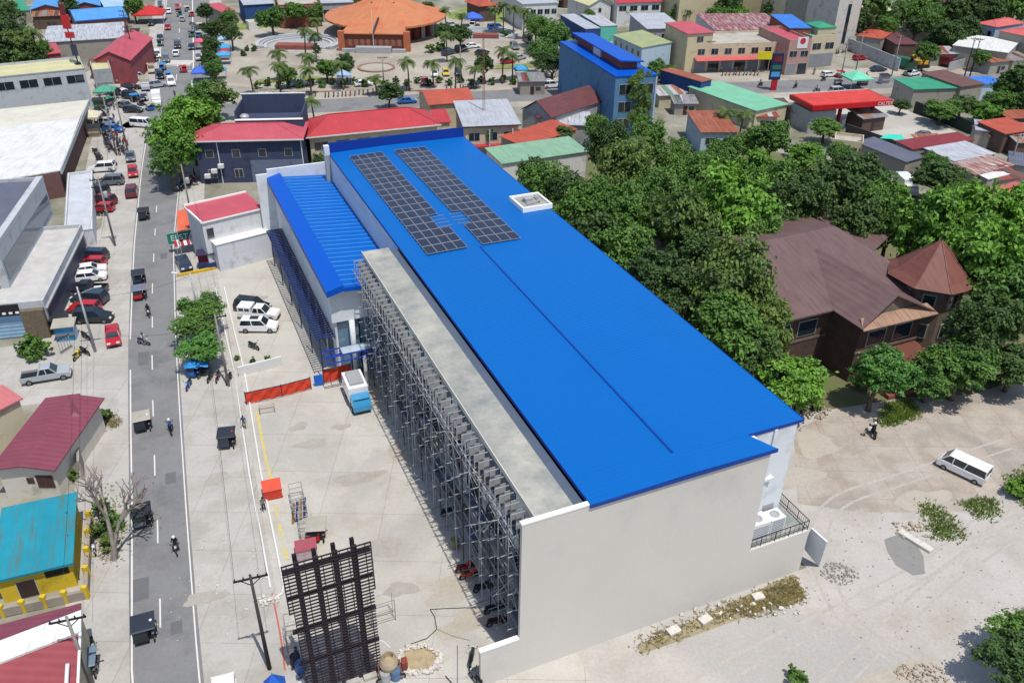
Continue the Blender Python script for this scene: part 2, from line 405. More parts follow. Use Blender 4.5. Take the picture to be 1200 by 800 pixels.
# ------------------------------------------------------------------ people
def person_mesh(pose, shirt, trousers):
    if pose == 'ride':
        J = dict(pel=(-.15, 0, .92), waist=(-.12, 0, 1.08), chest=(-.05, 0, 1.32), neck=(-.01, 0, 1.5), head=(.03, 0, 1.64), top=(.04, 0, 1.76),
                 hl=(-.13, .11, .9), kl=(.28, .22, .82), al=(.12, .2, .36), tl=(.28, .2, .32), sl=(-.03, .2, 1.42), el=(.15, .27, 1.2), wl=(.36, .3, 1.1), fl=(.43, .3, 1.08))
    elif pose == 'sit':
        J = dict(pel=(-.15, 0, .66), waist=(-.16, 0, .82), chest=(-.15, 0, 1.05), neck=(-.13, 0, 1.22), head=(-.1, 0, 1.36), top=(-.1, 0, 1.47),
                 hl=(-.13, .1, .64), kl=(.3, .13, .66), al=(.36, .13, .24), tl=(.5, .13, .2), sl=(-.14, .19, 1.14), el=(-.05, .26, .9), wl=(.16, .2, .76), fl=(.24, .18, .74))
    else:
        J = dict(pel=(0, 0, .92), waist=(0, 0, 1.08), chest=(.01, 0, 1.3), neck=(.01, 0, 1.48), head=(.03, 0, 1.6), top=(.03, 0, 1.7),
                 hl=(0, .1, .88), kl=(.03, .11, .48), al=(0, .12, .08), tl=(.15, .13, .04), sl=(0, .2, 1.4), el=(-.02, .25, 1.12), wl=(.08, .25, .88), fl=(.11, .25, .79))
        if pose == 'walk': J.update(kl=(.14, .11, .5), al=(.2, .12, .1), tl=(.34, .12, .07))
    Rr = dict(pel=.15, waist=.135, chest=.165, neck=.06, head=.1, top=.075, hl=.1, kl=.065, al=.045, tl=.04, sl=.07, el=.045, wl=.032, fl=.04)
    Ed = [('pel', 'waist'), ('waist', 'chest'), ('chest', 'neck'), ('neck', 'head'), ('head', 'top')]
    for a, b in (('pel', 'hl'), ('hl', 'kl'), ('kl', 'al'), ('al', 'tl'), ('chest', 'sl'), ('sl', 'el'), ('el', 'wl'), ('wl', 'fl')):
        Ed.append((a, b)); Ed.append((a if a in ('pel', 'chest') else a[0] + 'r', b[0] + 'r'))
    for k in [k for k in J if len(k) == 2 and k.endswith('l')]:
        x, y, z = J[k]; J[k[0] + 'r'] = (x, -y, z); Rr[k[0] + 'r'] = Rr[k]
    if pose == 'walk': J.update(kr=(-.02, -.11, .5), ar=(-.25, -.12, .14), tr=(-.12, -.12, .05))
    names = list(J); ix = {n: i for i, n in enumerate(names)}
    me = bpy.data.meshes.new('skeleton'); me.from_pydata([J[n] for n in names], [(ix[a], ix[b]) for a, b in Ed], [])
    ob = bpy.data.objects.new('skeleton', me); COL.objects.link(ob)
    ob.modifiers.new('s', 'SKIN'); sv = me.skin_vertices[0].data
    for n in names: sv[ix[n]].radius = (Rr[n], Rr[n] * (.8 if n in ('chest', 'waist', 'pel') else 1)); sv[ix[n]].use_root = (n == 'pel')
    ob.modifiers.new('d', 'SUBSURF').levels = 1
    bpy.context.view_layer.update()
    out = bpy.data.meshes.new_from_object(ob.evaluated_get(bpy.context.evaluated_depsgraph_get()))
    bpy.data.objects.remove(ob)
    out.materials.clear()
    for m in (shirt, trousers, M_SKIN): out.materials.append(m)
    seg = [(Vector(J[a]), Vector(J[b]), 2 if 'head' in (a, b) or 'f' == b[0] or a[0] == 'e' and len(a) == 2 else 1 if a == 'pel' and b[0] == 'h' or a[0] in 'hk' and len(a) == 2 else 0) for a, b in Ed]
    for p in out.polygons:
        c = p.center; best = 1e9
        for a, b, k in seg:
            d = b - a; t = max(0, min(1, (c - a).dot(d) / d.length_squared)); q = (a + d * t - c).length
            if q < best: best = q; p.material_index = k
        p.use_smooth = True
    return out, J
SHIRTS = dict(white=(225, 225, 222), red=(190, 40, 45), blue=(50, 80, 150), black=(40, 40, 44), grey=(130, 130, 135), yellow=(220, 190, 60), green=(50, 120, 80), orange=(215, 105, 50))
TROUS = dict(navy=(45, 52, 80), black=(35, 35, 38), khaki=(150, 130, 100), grey=(95, 95, 100))
def person(pose, shirt, trousers, loc, rz, label, group=None, head='hair'):
    key = ('person', pose, shirt, trousers, head)
    if key not in PROTO:
        def make():
            me, J = person_mesh(pose, mat('cloth_' + shirt, SHIRTS[shirt], .9), mat('trouser_' + trousers, TROUS[trousers], .9))
            o = bpy.data.objects.new('person', me); COL.objects.link(o); tag(o, 'x', 'person')
            h = Vector(J['head']); hm = MB()
            if head == 'hair': hm.lathe([(.09, -.02), (.112, .04), (.1, .11), (.06, .145), (.01, .155)], 12, (h.x - .015, 0, h.z)); hm.build('hair', M_HAIR, o, True)
            else: hm.lathe([(.1, -.1), (.135, -.02), (.14, .06), (.11, .14), (.05, .18), (.01, .185)], 12, (h.x, 0, h.z)); hm.build('helmet', PAINT[head], o, True)
            return o
        PROTO[key] = Proto(make)
    return PROTO[key](loc, rz, label, group)
# ------------------------------------------------------------------ vegetation
LEAF = dict(mid=leafmat('leaves_mid', (88, 126, 62)), bright=leafmat('leaves_bright', (104, 150, 62)), dark=leafmat('leaves_dark', (70, 98, 56)), olive=leafmat('leaves_olive', (98, 124, 68)), palm=leafmat('palm_fronds', (82, 104, 58)), fresh=leafmat('leaves_fresh', (88, 138, 68)))
def leaf_quad(mb, c, n, s, rnd):
    n = n.normalized(); a = n.cross(Vector((rnd.uniform(-1, 1), rnd.uniform(-1, 1), rnd.uniform(-1, 1)))).normalized(); b = n.cross(a)
    l, w = s * rnd.uniform(.8, 1.3), s * rnd.uniform(.45, .75)
    mb.add([c - a * l, c - b * w + n * (.12 * s), c + a * l, c + b * w + n * (.12 * s)], [(0, 1, 2, 3)])
def crown_mb(seed, rx, rz, n, s, lobes=16, flatb=.35):
    """leaves gathered in clumps through an uneven crown, gaps between the clumps; radius rx, half height rz, centred at origin"""
    rnd = random.Random(seed); mb = MB(); cl = []
    for i in range(lobes):
        t = rnd.uniform(0, 2 * PI); zz = rnd.uniform(-flatb, 1); rr = math.sqrt(max(0, 1 - zz * zz * .9)) * rnd.uniform(.35, .78)
        cl.append((Vector((rr * math.cos(t) * rx, rr * math.sin(t) * rx, zz * rz * .68)), rnd.uniform(.18, .44) * rx))
    cl.append((Vector((0, 0, 0)), rx * .5))
    tot = sum(r * r for _, r in cl)
    for c, r in cl:
        k = int(n * r * r / tot)
        sub = []
        for j in range(max(5, k // 26)):
            d = Vector((rnd.gauss(0, 1), rnd.gauss(0, 1), rnd.gauss(.25, 1))).normalized(); sub.append((c + d * r * rnd.uniform(.72, 1.05), d))
        for j in range(k):
            p, d = rnd.choice(sub)
            o = Vector((rnd.gauss(0, 1), rnd.gauss(0, 1), rnd.gauss(0, .7))) * (r * .17)
            nn = (d * .7 + Vector((rnd.gauss(0, .5), rnd.gauss(0, .5), rnd.gauss(.55, .5))))
            q = p + o
            q.z *= (rz / rx if False else 1)
            leaf_quad(mb, q, nn, s, rnd)
    return mb
def trunk_mb(seed, h, r, spread, limbs=5):
    rnd = random.Random(seed); mb = MB()
    pts = [Vector((0, 0, -.1)), Vector((rnd.uniform(-.1, .1), rnd.uniform(-.1, .1), h * .25)), Vector((rnd.uniform(-.25, .25), rnd.uniform(-.25, .25), h * .5))]
    mb.tube(pts[0], pts[1], r * 1.25, r, n=8); mb.tube(pts[1], pts[2], r, r * .85, n=8)
    for i in range(limbs):
        t = 2 * PI * i / limbs + rnd.uniform(-.4, .4); e = Vector((math.cos(t) * spread * .55, math.sin(t) * spread * .55, h * rnd.uniform(.75, .95)))
        m = (pts[2] + e) / 2 + Vector((0, 0, -.06 * h)); mb.tube(pts[2], m, r * .55, r * .4, n=6); mb.tube(m, e, r * .4, r * .15, n=6)
        for k in range(2):
            e2 = e + Vector((rnd.uniform(-1, 1), rnd.uniform(-1, 1), rnd.uniform(.2, .8))) * spread * .35; mb.tube(m, e2, r * .25, r * .08, n=5)
    return mb
def make_tree(seed, leaf, h=9.0, r=4.5, n=5200, s=.3, name='broadleaf_tree', lobes=18, zr=.72):
    t = thing(name, 'x', 'tree')
    trunk_mb(seed, h * .75, r * .06 + .06, r).build('trunk', M_BARK, t, True)
    c = crown_mb(seed + 7, r, r * zr, n, s, lobes)
    for i, v in enumerate(c.v): c.v[i] = (v[0], v[1], v[2] + h - r * zr * .95)
    c.build('crown', LEAF[leaf], t)
    return t
def palm_mesh(seed, h, fl=2.6, nf=17, dens=15):
    rnd = random.Random(seed); tk = MB(); lean = Vector((rnd.uniform(-.4, .4), rnd.uniform(-.4, .4), 0)); prev = Vector((0, 0, -.1))
    for i in range(1, 6):
        q = Vector((lean.x * (i / 5) ** 2, lean.y * (i / 5) ** 2, h * i / 5)); tk.tube(prev, q, .22 - .018 * i, .205 - .018 * i, n=8); prev = q
    cr = MB(); top = prev
    for i in range(nf):
        t = 2 * PI * i / nf * 1.0 + rnd.uniform(-.25, .25); el = rnd.uniform(-.15, 1.2); L_ = fl * rnd.uniform(.85, 1.15)
        d = Vector((math.cos(t), math.sin(t), 0)); side = Vector((-math.sin(t), math.cos(t), 0)); pts = []; p = top.copy(); a = el
        for k in range(dens + 1):
            pts.append(p.copy()); p = p + (d * math.cos(a) + Vector((0, 0, math.sin(a)))) * (L_ / dens); a -= (1.6 + el * .35) / dens
        cr.path(pts[::5], .03, 4)
        for k in range(1, dens + 1):
            for sd in (-1, 1):
                w = .62 * fl / 2.6 * math.sin(PI * min(1, .12 + k / dens * .86)) + .08
                a0, a1 = pts[k - 1], pts[k]; e = (a0 + a1) / 2 + side * sd * w + Vector((0, 0, -.35 * w)) + (a1 - a0) * 1.2
                cr.add([a0, a1, e + (a1 - a0) * .2, e - (a1 - a0) * .2], [(0, 1, 2, 3)])
    return tk, cr
def make_palm(seed, h, fl=2.6):
    t = thing('palm_tree', 'x', 'palm tree'); tk, cr = palm_mesh(seed, h, fl)
    tk.build('trunk', M_BARK, t, True); cr.build('crown', LEAF['palm'], t); return t
TREES = {}
def tree(kind, px, py, z, r, label, group=None, rz=None):
    """a tree whose crown's middle shows at photo point px, py when it stands z metres up; r crown radius"""
    vs = dict(mid=('mid', 9, 4.5), bright=('bright', 9, 4.8), dark=('dark', 9, 4.2), olive=('olive', 8, 4), fresh=('fresh', 8, 3.8))
    v = RND.randrange(3); key = (kind, v)
    if key not in TREES:
        lf, h, rr = vs[kind]; TREES[key] = Proto(lambda: make_tree(31 * v + len(kind) * 5, lf, h, rr, 9500, (.19, .22, .26)[v] if kind != 'bright' else .26, lobes=(22, 15, 28)[v], zr=(.72, .85, .64)[v]))
    lf, h, rr = vs[kind]
    p = G(px, py, z); sc = r / rr; zc = (h - rr * .6) ; sz = z / zc
    p.z = 0
    return TREES[key](p, RND.uniform(0, 6.28) if rz is None else rz, label, group, (sc, sc, sz if .5 < sz / sc < 1.9 else sc))
PALMS = {}
def palm(px, py, h, label, group=None, fl=2.6):
    """px, py: the middle of the head of fronds"""
    v = RND.randrange(3)
    if v not in PALMS: PALMS[v] = Proto(lambda: make_palm(50 + v, 6.0))
    p = G(px, py, h); p.z = 0; s = fl / 2.6
    return PALMS[v](p, RND.uniform(0, 6.28), label, group, (s, s, h / 6.0))
SHRUBS = {}
def shrub(px, py, r, leaf, label, group=None, h=None, name='shrub'):
    v = (leaf, RND.randrange(2), name)
    if v not in SHRUBS:
        def make():
            o = crown_mb(90 + v[1] + len(leaf), 1.0, .8, 1100, .13, 9)
            for i, q in enumerate(o.v): o.v[i] = (q[0], q[1], max(0.02, q[2] + .6))
            t = thing(name, 'x', 'shrub'); o.build('foliage', LEAF[leaf], t)
            st = MB()
            for k in range(5): st.tube((0, 0, -.05), (math.cos(k * 1.3) * .5, math.sin(k * 1.3) * .5, .8), .03, .015, n=5)
            st.build('stem', M_BARK, t); return t
        SHRUBS[v] = Proto(make)
    return SHRUBS[v](G(px, py), RND.uniform(0, 6), label, group, (r, r, (h or r * 1.5) / 1.5))
# ------------------------------------------------------------------ poles and cables
def utility_pole(base, h, rz, label, arms=1, transformer=False, lamp=False, mt=None, group=None, r=.14):
    t = thing('utility_pole', label, 'utility pole', base, rz, group)
    MB().tube((0, 0, -.2), (0, 0, h), r * 1.25, r * .7, n=10).build('post', mt or M_POLE, t, True)
    for k in range(arms):
        a = MB(); z = h - .35 - k * 1.1; a.box(-1.2, -.06, z - .06, 1.2, .06, z + .06); a.beam((0, .0, z - .7), (.7, 0, z - .06), .05); a.beam((0, 0, z - .7), (-.7, 0, z - .06), .05); a.build('crossarm', M_DKSTEEL, t)
        b = MB()
        for x in (-1.1, -.5, .5, 1.1): b.lathe([(.05, 0), (.07, .06), (.04, .12), (.06, .18), (.02, .24)], 8, (x, 0, z + .06))
        b.build('insulator', M_BLACK, t)
    if transformer:
        a = MB().lathe([(.02, 0), (.3, .02), (.32, .1), (.32, .85), (.26, .95), (.02, .97)], 14, (.45, 0, h - 3.2)); a.build('transformer', M_STEEL, t, True)
    if lamp:
        a = MB().tube((0, 0, h - 1), (1.9, 0, h - .3), .04, n=6); lp = a.build('lamp_arm', M_STEEL, t)
        b = MB().box(1.8, -.14, -.0, 2.6, .14, .12, Matrix.Translation((0, 0, h - .36))); b.build('lamp_head', M_WHITE, t)
    return t
def cable(p, q, sag, label, r=.014, n=14, group='overhead cables along the street', m=None):
    p, q = Vector(p), Vector(q); pts = []
    for i in range(n + 1):
        t = i / n; v = p.lerp(q, t); v.z -= sag * 4 * t * (1 - t); pts.append(v)
    o = MB().path(pts, r, 5).build('overhead_cable', m or M_WIRE); return tag(o, label, 'cable', group)
# ------------------------------------------------------------------ setting
def poly(pxs, z=0.0): return [G(x, y, 0) + Vector((0, 0, z)) for x, y in pxs]
def sheet(name, pts, m, z, kind='structure', label=None):
    mb = MB(); mb.face([(p[0], p[1], z) for p in pts]); o = mb.build(name, m)
    n = o.data.polygons[0].normal
    if n.z < 0: o.data.flip_normals()
    o['kind'] = kind
    return o
M_GROUND = mat('town_ground', (168, 164, 150), .95, .18, .2, stain=(104, 106, 80), amount=.62, sscale=.07)
M_LOT = mat('lot_concrete', (210, 206, 197), .92, .05, .12, stain=(196, 189, 177), amount=.4, sscale=.3, grid=6.0, k=.72, bump=.15, patch=((186, 182, 176), .09, .55), grain=.16)
M_YARD = mat('yard_concrete', (204, 193, 181), .95, .09, .25, stain=(182, 167, 151), amount=.5, sscale=.35, grid=4.2, k=.67, bump=.3, patch=((176, 168, 160), .12, .7), grain=.22)
M_DIRT = mat('yard_dirt', (206, 200, 193), .95, .07, .15, stain=(192, 184, 173), amount=.45, sscale=.2, k=.7, bump=.35, patch=((186, 183, 178), .07, .7), grain=.2)
M_SHOULDER = mat('shoulder_concrete', (206, 202, 196), .92, .06, .2, stain=(188, 182, 173), amount=.45, sscale=.3, grid=5.0, k=.69, bump=.15, patch=((186, 182, 174), .1, .6), grain=.16)
M_ASPH = mat('asphalt', (146, 146, 147), .9, .09, .25, stain=(124, 124, 126), amount=.4, sscale=.2, k=.68, bump=.2, patch=((150, 148, 145), .08, .6), grain=.18)
M_PLAZA = mat('plaza_concrete', (206, 198, 184), .92, .08, .1, stain=(182, 172, 156), amount=.4, sscale=.08, grid=8.0, k=.62, patch=((178, 166, 150), .05, .7), grain=.15)
M_LAWN = mat('lawn_turf', (128, 150, 76), .95, .3, .4, stain=(160, 160, 100), amount=.4, k=.7)
M_GRASS = mat('turf_green', (86, 128, 50), .95, .3, 2.5, k=.75)
M_SOIL = mat('tree_soil', (118, 110, 84), .95, .3, .5, stain=(92, 112, 58), amount=.6, k=.8)
M_LINE = mat('road_paint', (232, 230, 222), .7, .06, 2, k=.72); M_YLINE = mat('yellow_road_paint', (226, 204, 100), .7, .08, 2, stain=(208, 196, 160), amount=.6, sscale=.8)
setting('ground', MB().face([(-700, -120, 0), (700, -120, 0), (700, 1500, 0), (-700, 1500, 0)]), M_GROUND)
# main street: centre and edges follow the photo's street, y -> left edge and right edge
RL = [(-10, -5), (42, -28.9), (60, -35.9), (77, -42.7), (91.5, -48.4), (118, -58.2), (151, -69.6), (200, -85.6), (236, -97.1), (326, -127), (520, -190)]
def interp(tab, y):
    for (y0, x0), (y1, x1) in zip(tab[:-1], tab[1:]):
        if y <= y1: return x0 + (x1 - x0) * (y - y0) / (y1 - y0)
    return tab[-1][1]
RW = [(0, 5.25), (60, 5.3), (91, 5.9), (120, 6.2), (151, 7.4), (175, 11.5), (200, 13), (236, 14.5), (520, 17)]
def ribbon(name, f0, f1, ys, m, z, kind='structure'):
    mb = MB(); vs = []
    for y in ys: vs += [(f0(y), y, z), (f1(y), y, z)]
    mb.add(vs, [(2 * i, 2 * i + 1, 2 * i + 3, 2 * i + 2) for i in range(len(ys) - 1)])
    o = mb.build(name, m); o['kind'] = kind
    return o
YS = [-10 + 10 * i for i in range(54)]
ribbon('street_shoulder', lambda y: interp(RL, y) - (5.5 if y < 150 else 4), lambda y: interp(RL, y) + interp(RW, y) + (9.5 if y < 95 else 7.5 if y < 120 else 4.5), YS, M_SHOULDER, .004)
ribbon('main_road', lambda y: interp(RL, y) - .18, lambda y: interp(RL, y) + interp(RW, y) + .18, YS, M_ASPH, .016)
mk = MB()
def strip(f, w, y0, y1, step=4, z=.020):
    n = max(1, int((y1 - y0) / step)); vs = []
    for i in range(n + 1):
        y = y0 + (y1 - y0) * i / n; x = f(y); vs += [(x - w / 2, y, z), (x + w / 2, y, z)]
    mk.add(vs, [(2 * i, 2 * i + 1, 2 * i + 3, 2 * i + 2) for i in range(n)])
strip(lambda y: interp(RL, y) + .08, .16, 5, 84); strip(lambda y: interp(RL, y) + .08, .16, 91, 170); strip(lambda y: interp(RL, y) + .1, .2, 205, 480)
strip(lambda y: interp(RL, y) + interp(RW, y) - .08, .13, 5, 158)
cx = lambda y: interp(RL, y) + interp(RW, y) * .5
for x0, y0, x1, y1 in ((188, 735, 187.5, 701), (185, 636, 184.5, 609), (181.6, 557, 181, 533), (179.7, 488, 179, 469), (178.5, 433, 178.2, 416), (178.6, 384, 178.6, 371), (178.5, 344, 178.7, 332), (180, 307, 180.3, 297), (181.5, 276, 182, 268), (183.3, 249, 183.7, 241), (185, 224, 185.5, 218)):
    a, b = G(x0, y0), G(x1, y1); w = .14
    mk.add([(a.x - w / 2, a.y, .02), (a.x + w / 2, a.y, .02), (b.x + w / 2, b.y, .02), (b.x - w / 2, b.y, .02)], [(0, 1, 2, 3)])
for k in range(16):
    y = 215 + k * 14; strip(lambda yy: interp(RL, yy) + 5.2, .2, y, y + 6)
strip(lambda y: interp(RL, y) + 9.2, .35, 176, 215); strip(lambda y: interp(RL, y) + 9.4, .35, 222, 470)
for i in range(13):   # zebra crossing
    p = G(199 + 2.1 * i, 73.5); mk.box(p.x - .28, p.y - 2.6, .016, p.x + .28, p.y + 2.6, .021)
a, b = G(197, 76.8), G(226, 75.6); mk.beam((a.x, a.y - 1, .018), (b.x, b.y - 1, .018), .45, .006)
a, b = G(212, 84.5), G(231, 83); mk.beam((a.x, a.y, .018), (b.x, b.y, .018), .5, .006)
setting('road_markings', mk, M_LINE)
# street across the front of the plaza
XR = [(-96, 183), (-70.9, 190.5), (-33, 198), (-17, 203), (20, 211), (66, 218), (110, 226.5), (200, 243), (420, 285)]
ribx = lambda name, d0, d1, m, z: [None]
def xstrip(name, d0, d1, m, z):
    vs = []
    xs = [-84] + list(range(-80, 421, 20)); mb = MB()
    for x in xs:
        y = interp(XR, x); vs += [(x, y + d0, z), (x, y + d1, z)]
    mb.add(vs, [(2 * i, 2 * i + 1, 2 * i + 3, 2 * i + 2) for i in range(len(xs) - 1)])
    return setting(name, mb, m)
xstrip('cross_street_pavement', -11, 14, M_PLAZA, .008); xstrip('cross_street', -6.5, 4.5, M_ASPH, .012)
# the lot before the building, the yard on its right, the plaza
lot = [B(-4, 20), B(23, 20), B(23, 122), B(-3.2, 122), B(-8.4, 104)]
lot = poly([(325, 700), (300, 560), (283, 440), (259, 345), (250, 300)]) + [B(23, 121), B(23, 25), B(2, 20)]
sheet('lot_pavement', lot, M_LOT, .012)
yd = [B(23, 15), B(23, 38.6), B(46, 38.6), B(46.5, 60)] + poly([(985, 478), (1060, 470), (1130, 470), (1200, 440), (1330, 410), (1400, 560), (1400, 900)]) + [B(60, 5)]
sheet('yard_pavement', yd, M_DIRT, .010)
pk = poly([(935, 590), (930, 505), (985, 478), (1060, 466), (1140, 462), (1240, 430), (1300, 480), (1240, 545), (1130, 600), (1010, 600)])
sheet('parking_pavement', pk, M_YARD, .016)
sheet('forest_soil', poly([(560, 185), (700, 178), (880, 175), (960, 185), (1010, 200), (1100, 235), (1240, 250), (1290, 380), (1200, 447), (1130, 474), (1040, 490), (985, 482), (940, 470), (870, 420), (700, 275)]), M_SOIL, .006)
sheet('plaza_pavement', poly([(250, 100), (262, 30), (330, 12), (560, 12), (665, 22), (650, 95), (560, 104), (420, 108)]), M_PLAZA, .010)
sheet('gas_station_pavement', poly([(905, 112), (1040, 118), (1075, 135), (1135, 160), (1165, 185), (1135, 190), (1060, 172), (990, 150), (925, 130)]), M_LOT, .012)
for n, pts in (('lawn', [(520, 18), (545, 9), (590, 12), (640, 26), (590, 27), (530, 23)]), ('lawn', [(262, 32), (300, 24), (345, 20), (352, 27), (300, 34), (268, 37)]), ('lawn', [(303, 93), (360, 89), (398, 92), (300, 99)]), ('lawn', [(580, 77), (640, 73), (642, 78), (582, 82)])):
    sheet(n, poly(pts), M_LAWN, .016)
# kerb round the planted edge of the plaza
kb = MB()
for a, b in (((302, 97), (400, 92)), ((565, 82), (645, 78)), ((560, 104), (450, 108)), ((240, 112), (400, 107))):
    p, q = G(*a), G(*b); kb.beam(p + Vector((0, 0, .07)), q + Vector((0, 0, .07)), .5, .14)
sheet('left_pavement', poly([(88, 290), (152, 240), (152, 470), (126, 485), (80, 470), (-30, 480), (-60, 420), (60, 395)]), M_SHOULDER, .008); sheet('market_pavement', poly([(100, 85), (150, 60), (172, 110), (160, 180), (150, 240), (104, 262), (100, 200), (112, 140)]), M_SHOULDER, .008)
setting('kerb', kb, mat('kerb_red_earth', (150, 110, 84), .9))
# low white double kerb of the lot
lk = MB(); pts = [G(258, 338), G(270, 392), G(281, 437), G(300, 560), G(312, 620), G(325, 688)]
for i in range(len(pts) - 1):
    d = (pts[i + 1] - pts[i]).normalized(); sd = Vector((d.y, -d.x, 0))
    for o in (-.55, .55):
        if i == 0 or True: lk.beam(pts[i] + sd * o + Vector((0, 0, .12)), pts[i + 1] + sd * o + Vector((0, 0, .12)), .16, .26)
e = pts[-1]; d = (pts[-1] - pts[-2]).normalized(); sd = Vector((d.y, -d.x, 0))
lk.path([e - sd * .55 + Vector((0, 0, .12)), e + d * .9 - sd * .3 + Vector((0, 0, .12)), e + d * 1.3 + sd * .5 + Vector((0, 0, .12)), e + d * 1.1 + sd * 1.6 + Vector((0, 0, .12))], .1, 6)
setting('lot_kerb', lk, M_WHITE)
pt = MB(); sdp = [p + Vector((0, 0, .02)) for p in pts]
ym = MB()
for (x0, y0, x1, y1) in ((301, 482, 312, 540), (312, 540, 318, 562)):
    a, b = G(x0, y0), G(x1, y1); ym.beam(a + Vector((0, 0, .017)), b + Vector((0, 0, .017)), .26, .006)
for (x0, y0, x1, y1) in ((322.5, 592, 326, 607), (327, 614, 331.5, 632), (332.5, 640, 336.5, 655)):
    a, b = G(x0, y0), G(x1, y1); ym.beam(a + Vector((0, 0, .017)), b + Vector((0, 0, .017)), .24, .006)
setting('lot_markings', ym, M_YLINE)
# ------------------------------------------------------------------ main blue-roofed building
M_BLUE = mat('blue_steel_roof', (0, 119, 216), .5, .025, .12, ribs=.42, axis='Y', k=.57, spec=.2, rib=.2, patch=((6, 117, 209), .05, .4), grain=.07)
M_BLUE2 = mat('blue_steel_flashing', (0, 100, 222), .45, .03, .4, k=.58, spec=.2)
M_DKBLUE = mat('dark_blue_trim', (14, 62, 160), .45, .05, .5)
M_RENDER = mat('grey_render', (208, 203, 195), .9, .02, .3, stain=(194, 190, 185), amount=.2, sscale=.1, k=.88, patch=((204, 199, 191), .07, .4), grain=.06)
M_WALLW = mat('white_render', (226, 230, 234), .85, .05, .3, stain=(196, 200, 205), amount=.3, sscale=.4, k=.8)
M_COPE = mat('coping_white', (244, 243, 240), .7, .03, k=.85)
M_SLAB = mat('canopy_concrete', (200, 196, 184), .92, .09, .35, stain=(148, 152, 148), amount=.8, sscale=.3, k=.68, bump=.2)
M_GUT = mat('gutter_steel', (92, 106, 126), .6, .1, .4)
bld = thing('commercial_building', 'long commercial building with a bright blue metal roof carrying solar panels', 'building', (0, 0, 0), YAW)
w = MB(); Z1 = 15.38
w.box(18.05, 38.57, 4.85, 38.9, 38.87, Z1); w.box(18.05, 38.57, -.1, 45.1, 38.87, 4.847); w.box(14.9, 38.57, -.1, 18.047, 38.87, 3.86)
w.build('front_wall', M_RENDER, bld)
MB().box(18.0, 38.53, Z1, 23.2, 38.93, Z1 + .14).build('coping', M_COPE, bld); MB().box(14.86, 38.53, 3.86, 18.04, 38.93, 4.0).build('coping', M_COPE, bld)
w = MB(); w.box(21.6, 38.872, 0, 21.9, 84.5, 14.9); w.box(23.25, 84.5, 0, 23.5, 118, 15.4); w.box(22.5, 117.3, 0, 23.24, 118, 16.75); w.box(22.5, 117.3, 0, 43.2, 117.6, 15.4); w.build('side_wall', M_WALLW, bld)
w = MB(); w.box(43.0, 40.9, 0, 43.25, 117.3, 15.35); w.box(38.9, 40.75, 4.86, 43.25, 40.898, 15.35); w.box(38.602, 38.872, 4.86, 38.898, 40.748, 15.35); w.build('rear_wall', M_WALLW, bld)
w = MB(); w.box(43.25, 42.2, .0, 43.45, 42.7, 15.3); w.box(43.25, 47, 0, 43.45, 47.4, 15.3); w.box(40.9, 40.6, 4.9, 41.2, 40.75, 15.3); w.box(39, 40.35, 10.2, 41.6, 40.75, 10.45); w.build('pilaster', M_WALLW, bld)
rf = MB()
def rl(pts): return [Vector(p) for p in pts]
zr, ze = 15.68, 15.52
rf.slab([(23.25, 38.45, ze), (31.5, 38.45, zr), (31.5, 117.8, zr), (23.25, 117.8, ze)], .07)
rf.slab([(31.5, 38.45, zr), (39.35, 38.45, ze + .04), (38.25, 40.75, ze + .06), (31.5, 40.75, zr)], .07)
rf.slab([(31.5, 40.75, zr), (43.75, 40.75, ze), (43.75, 117.8, ze), (31.5, 117.8, zr)], .07)
rf.build('roof', M_BLUE, bld)
t = MB(); t.box(23.2, 38.40, ze - .28, 39.4, 38.448, ze + .42 if False else ze + .02); t.box(38.2, 40.68, ze - .25, 43.8, 40.748, ze + .02)
t.beam((39.4, 38.42, ze - .12), (38.22, 40.72, ze - .12), .05, .26); t.box(43.752, 40.68, ze - .25, 43.80, 117.8, ze + .03); t.box(23.2, 38.45, ze - .25, 23.248, 117.8, ze + .03)
t.build('roof_edge', M_DKBLUE, bld)
pr_ = MB().box(23.25, 117.802, 14.8, 43.75, 117.95, 17.0); pr_.build('parapet', M_DKBLUE, bld)
MB().box(31.45, 41, zr - .02, 31.62, 80.3, zr + .07).build('conduit', M_DKBLUE, bld)
cs = MB().box(19.2, 38.9, 15.02, 22.2, 84.6, 15.36); cs.build('canopy_slab', M_SLAB, bld)
ed = MB().box(19.12, 38.88, 15.0, 19.198, 84.65, 15.46); ed.build('canopy_edge', mat('edge_concrete', (216, 212, 202), .8), bld)
MB().box(22.202, 38.9, 14.7, 23.19, 84.4, 15.0).build('gutter', M_GUT, bld)
# signage frame hung under the canopy edge: ribs
rb0 = random.Random(31)
for i in range(46):
    l = 39.4 + i * .98 + rb0.uniform(-.15, .15); b = MB()
    b.box(17.95, l, 14.84, 19.1, l + .06, 14.92); b.box(17.95, l, 12.9, 18.02, l + .06, 14.84); b.beam((17.98 + rb0.uniform(0, .3), l + rb0.uniform(-.3, .3), 12.84), (19.1, l, 12.84 + rb0.uniform(-.2, .4)), .05); b.box(18.55, l + .42, 12.95, 19.0, l + .46, 14.8)
    b.build('canopy_bracket', M_STEEL, bld)
b = MB()
for z in (13.5,): b.box(17.88, 39.2, z - .03, 17.945, 84.4, z + .03)
b.build('bracket_rail', M_STEEL, bld)
for i in range(30):
    l = 39.2 + i * 1.5; z0 = 12.8 + rb0.uniform(0, .9); MB().box(19.12 + rb0.uniform(0, .03), l, z0, 19.2, l + 1.5 * rb0.uniform(.6, .98), 14.98).build('canopy_soffit_panel', rb0.choice([M_WALLW, M_GUT, M_STEEL, M_GUT, mat('dusty_panel', (172, 166, 158), .85)]), bld)
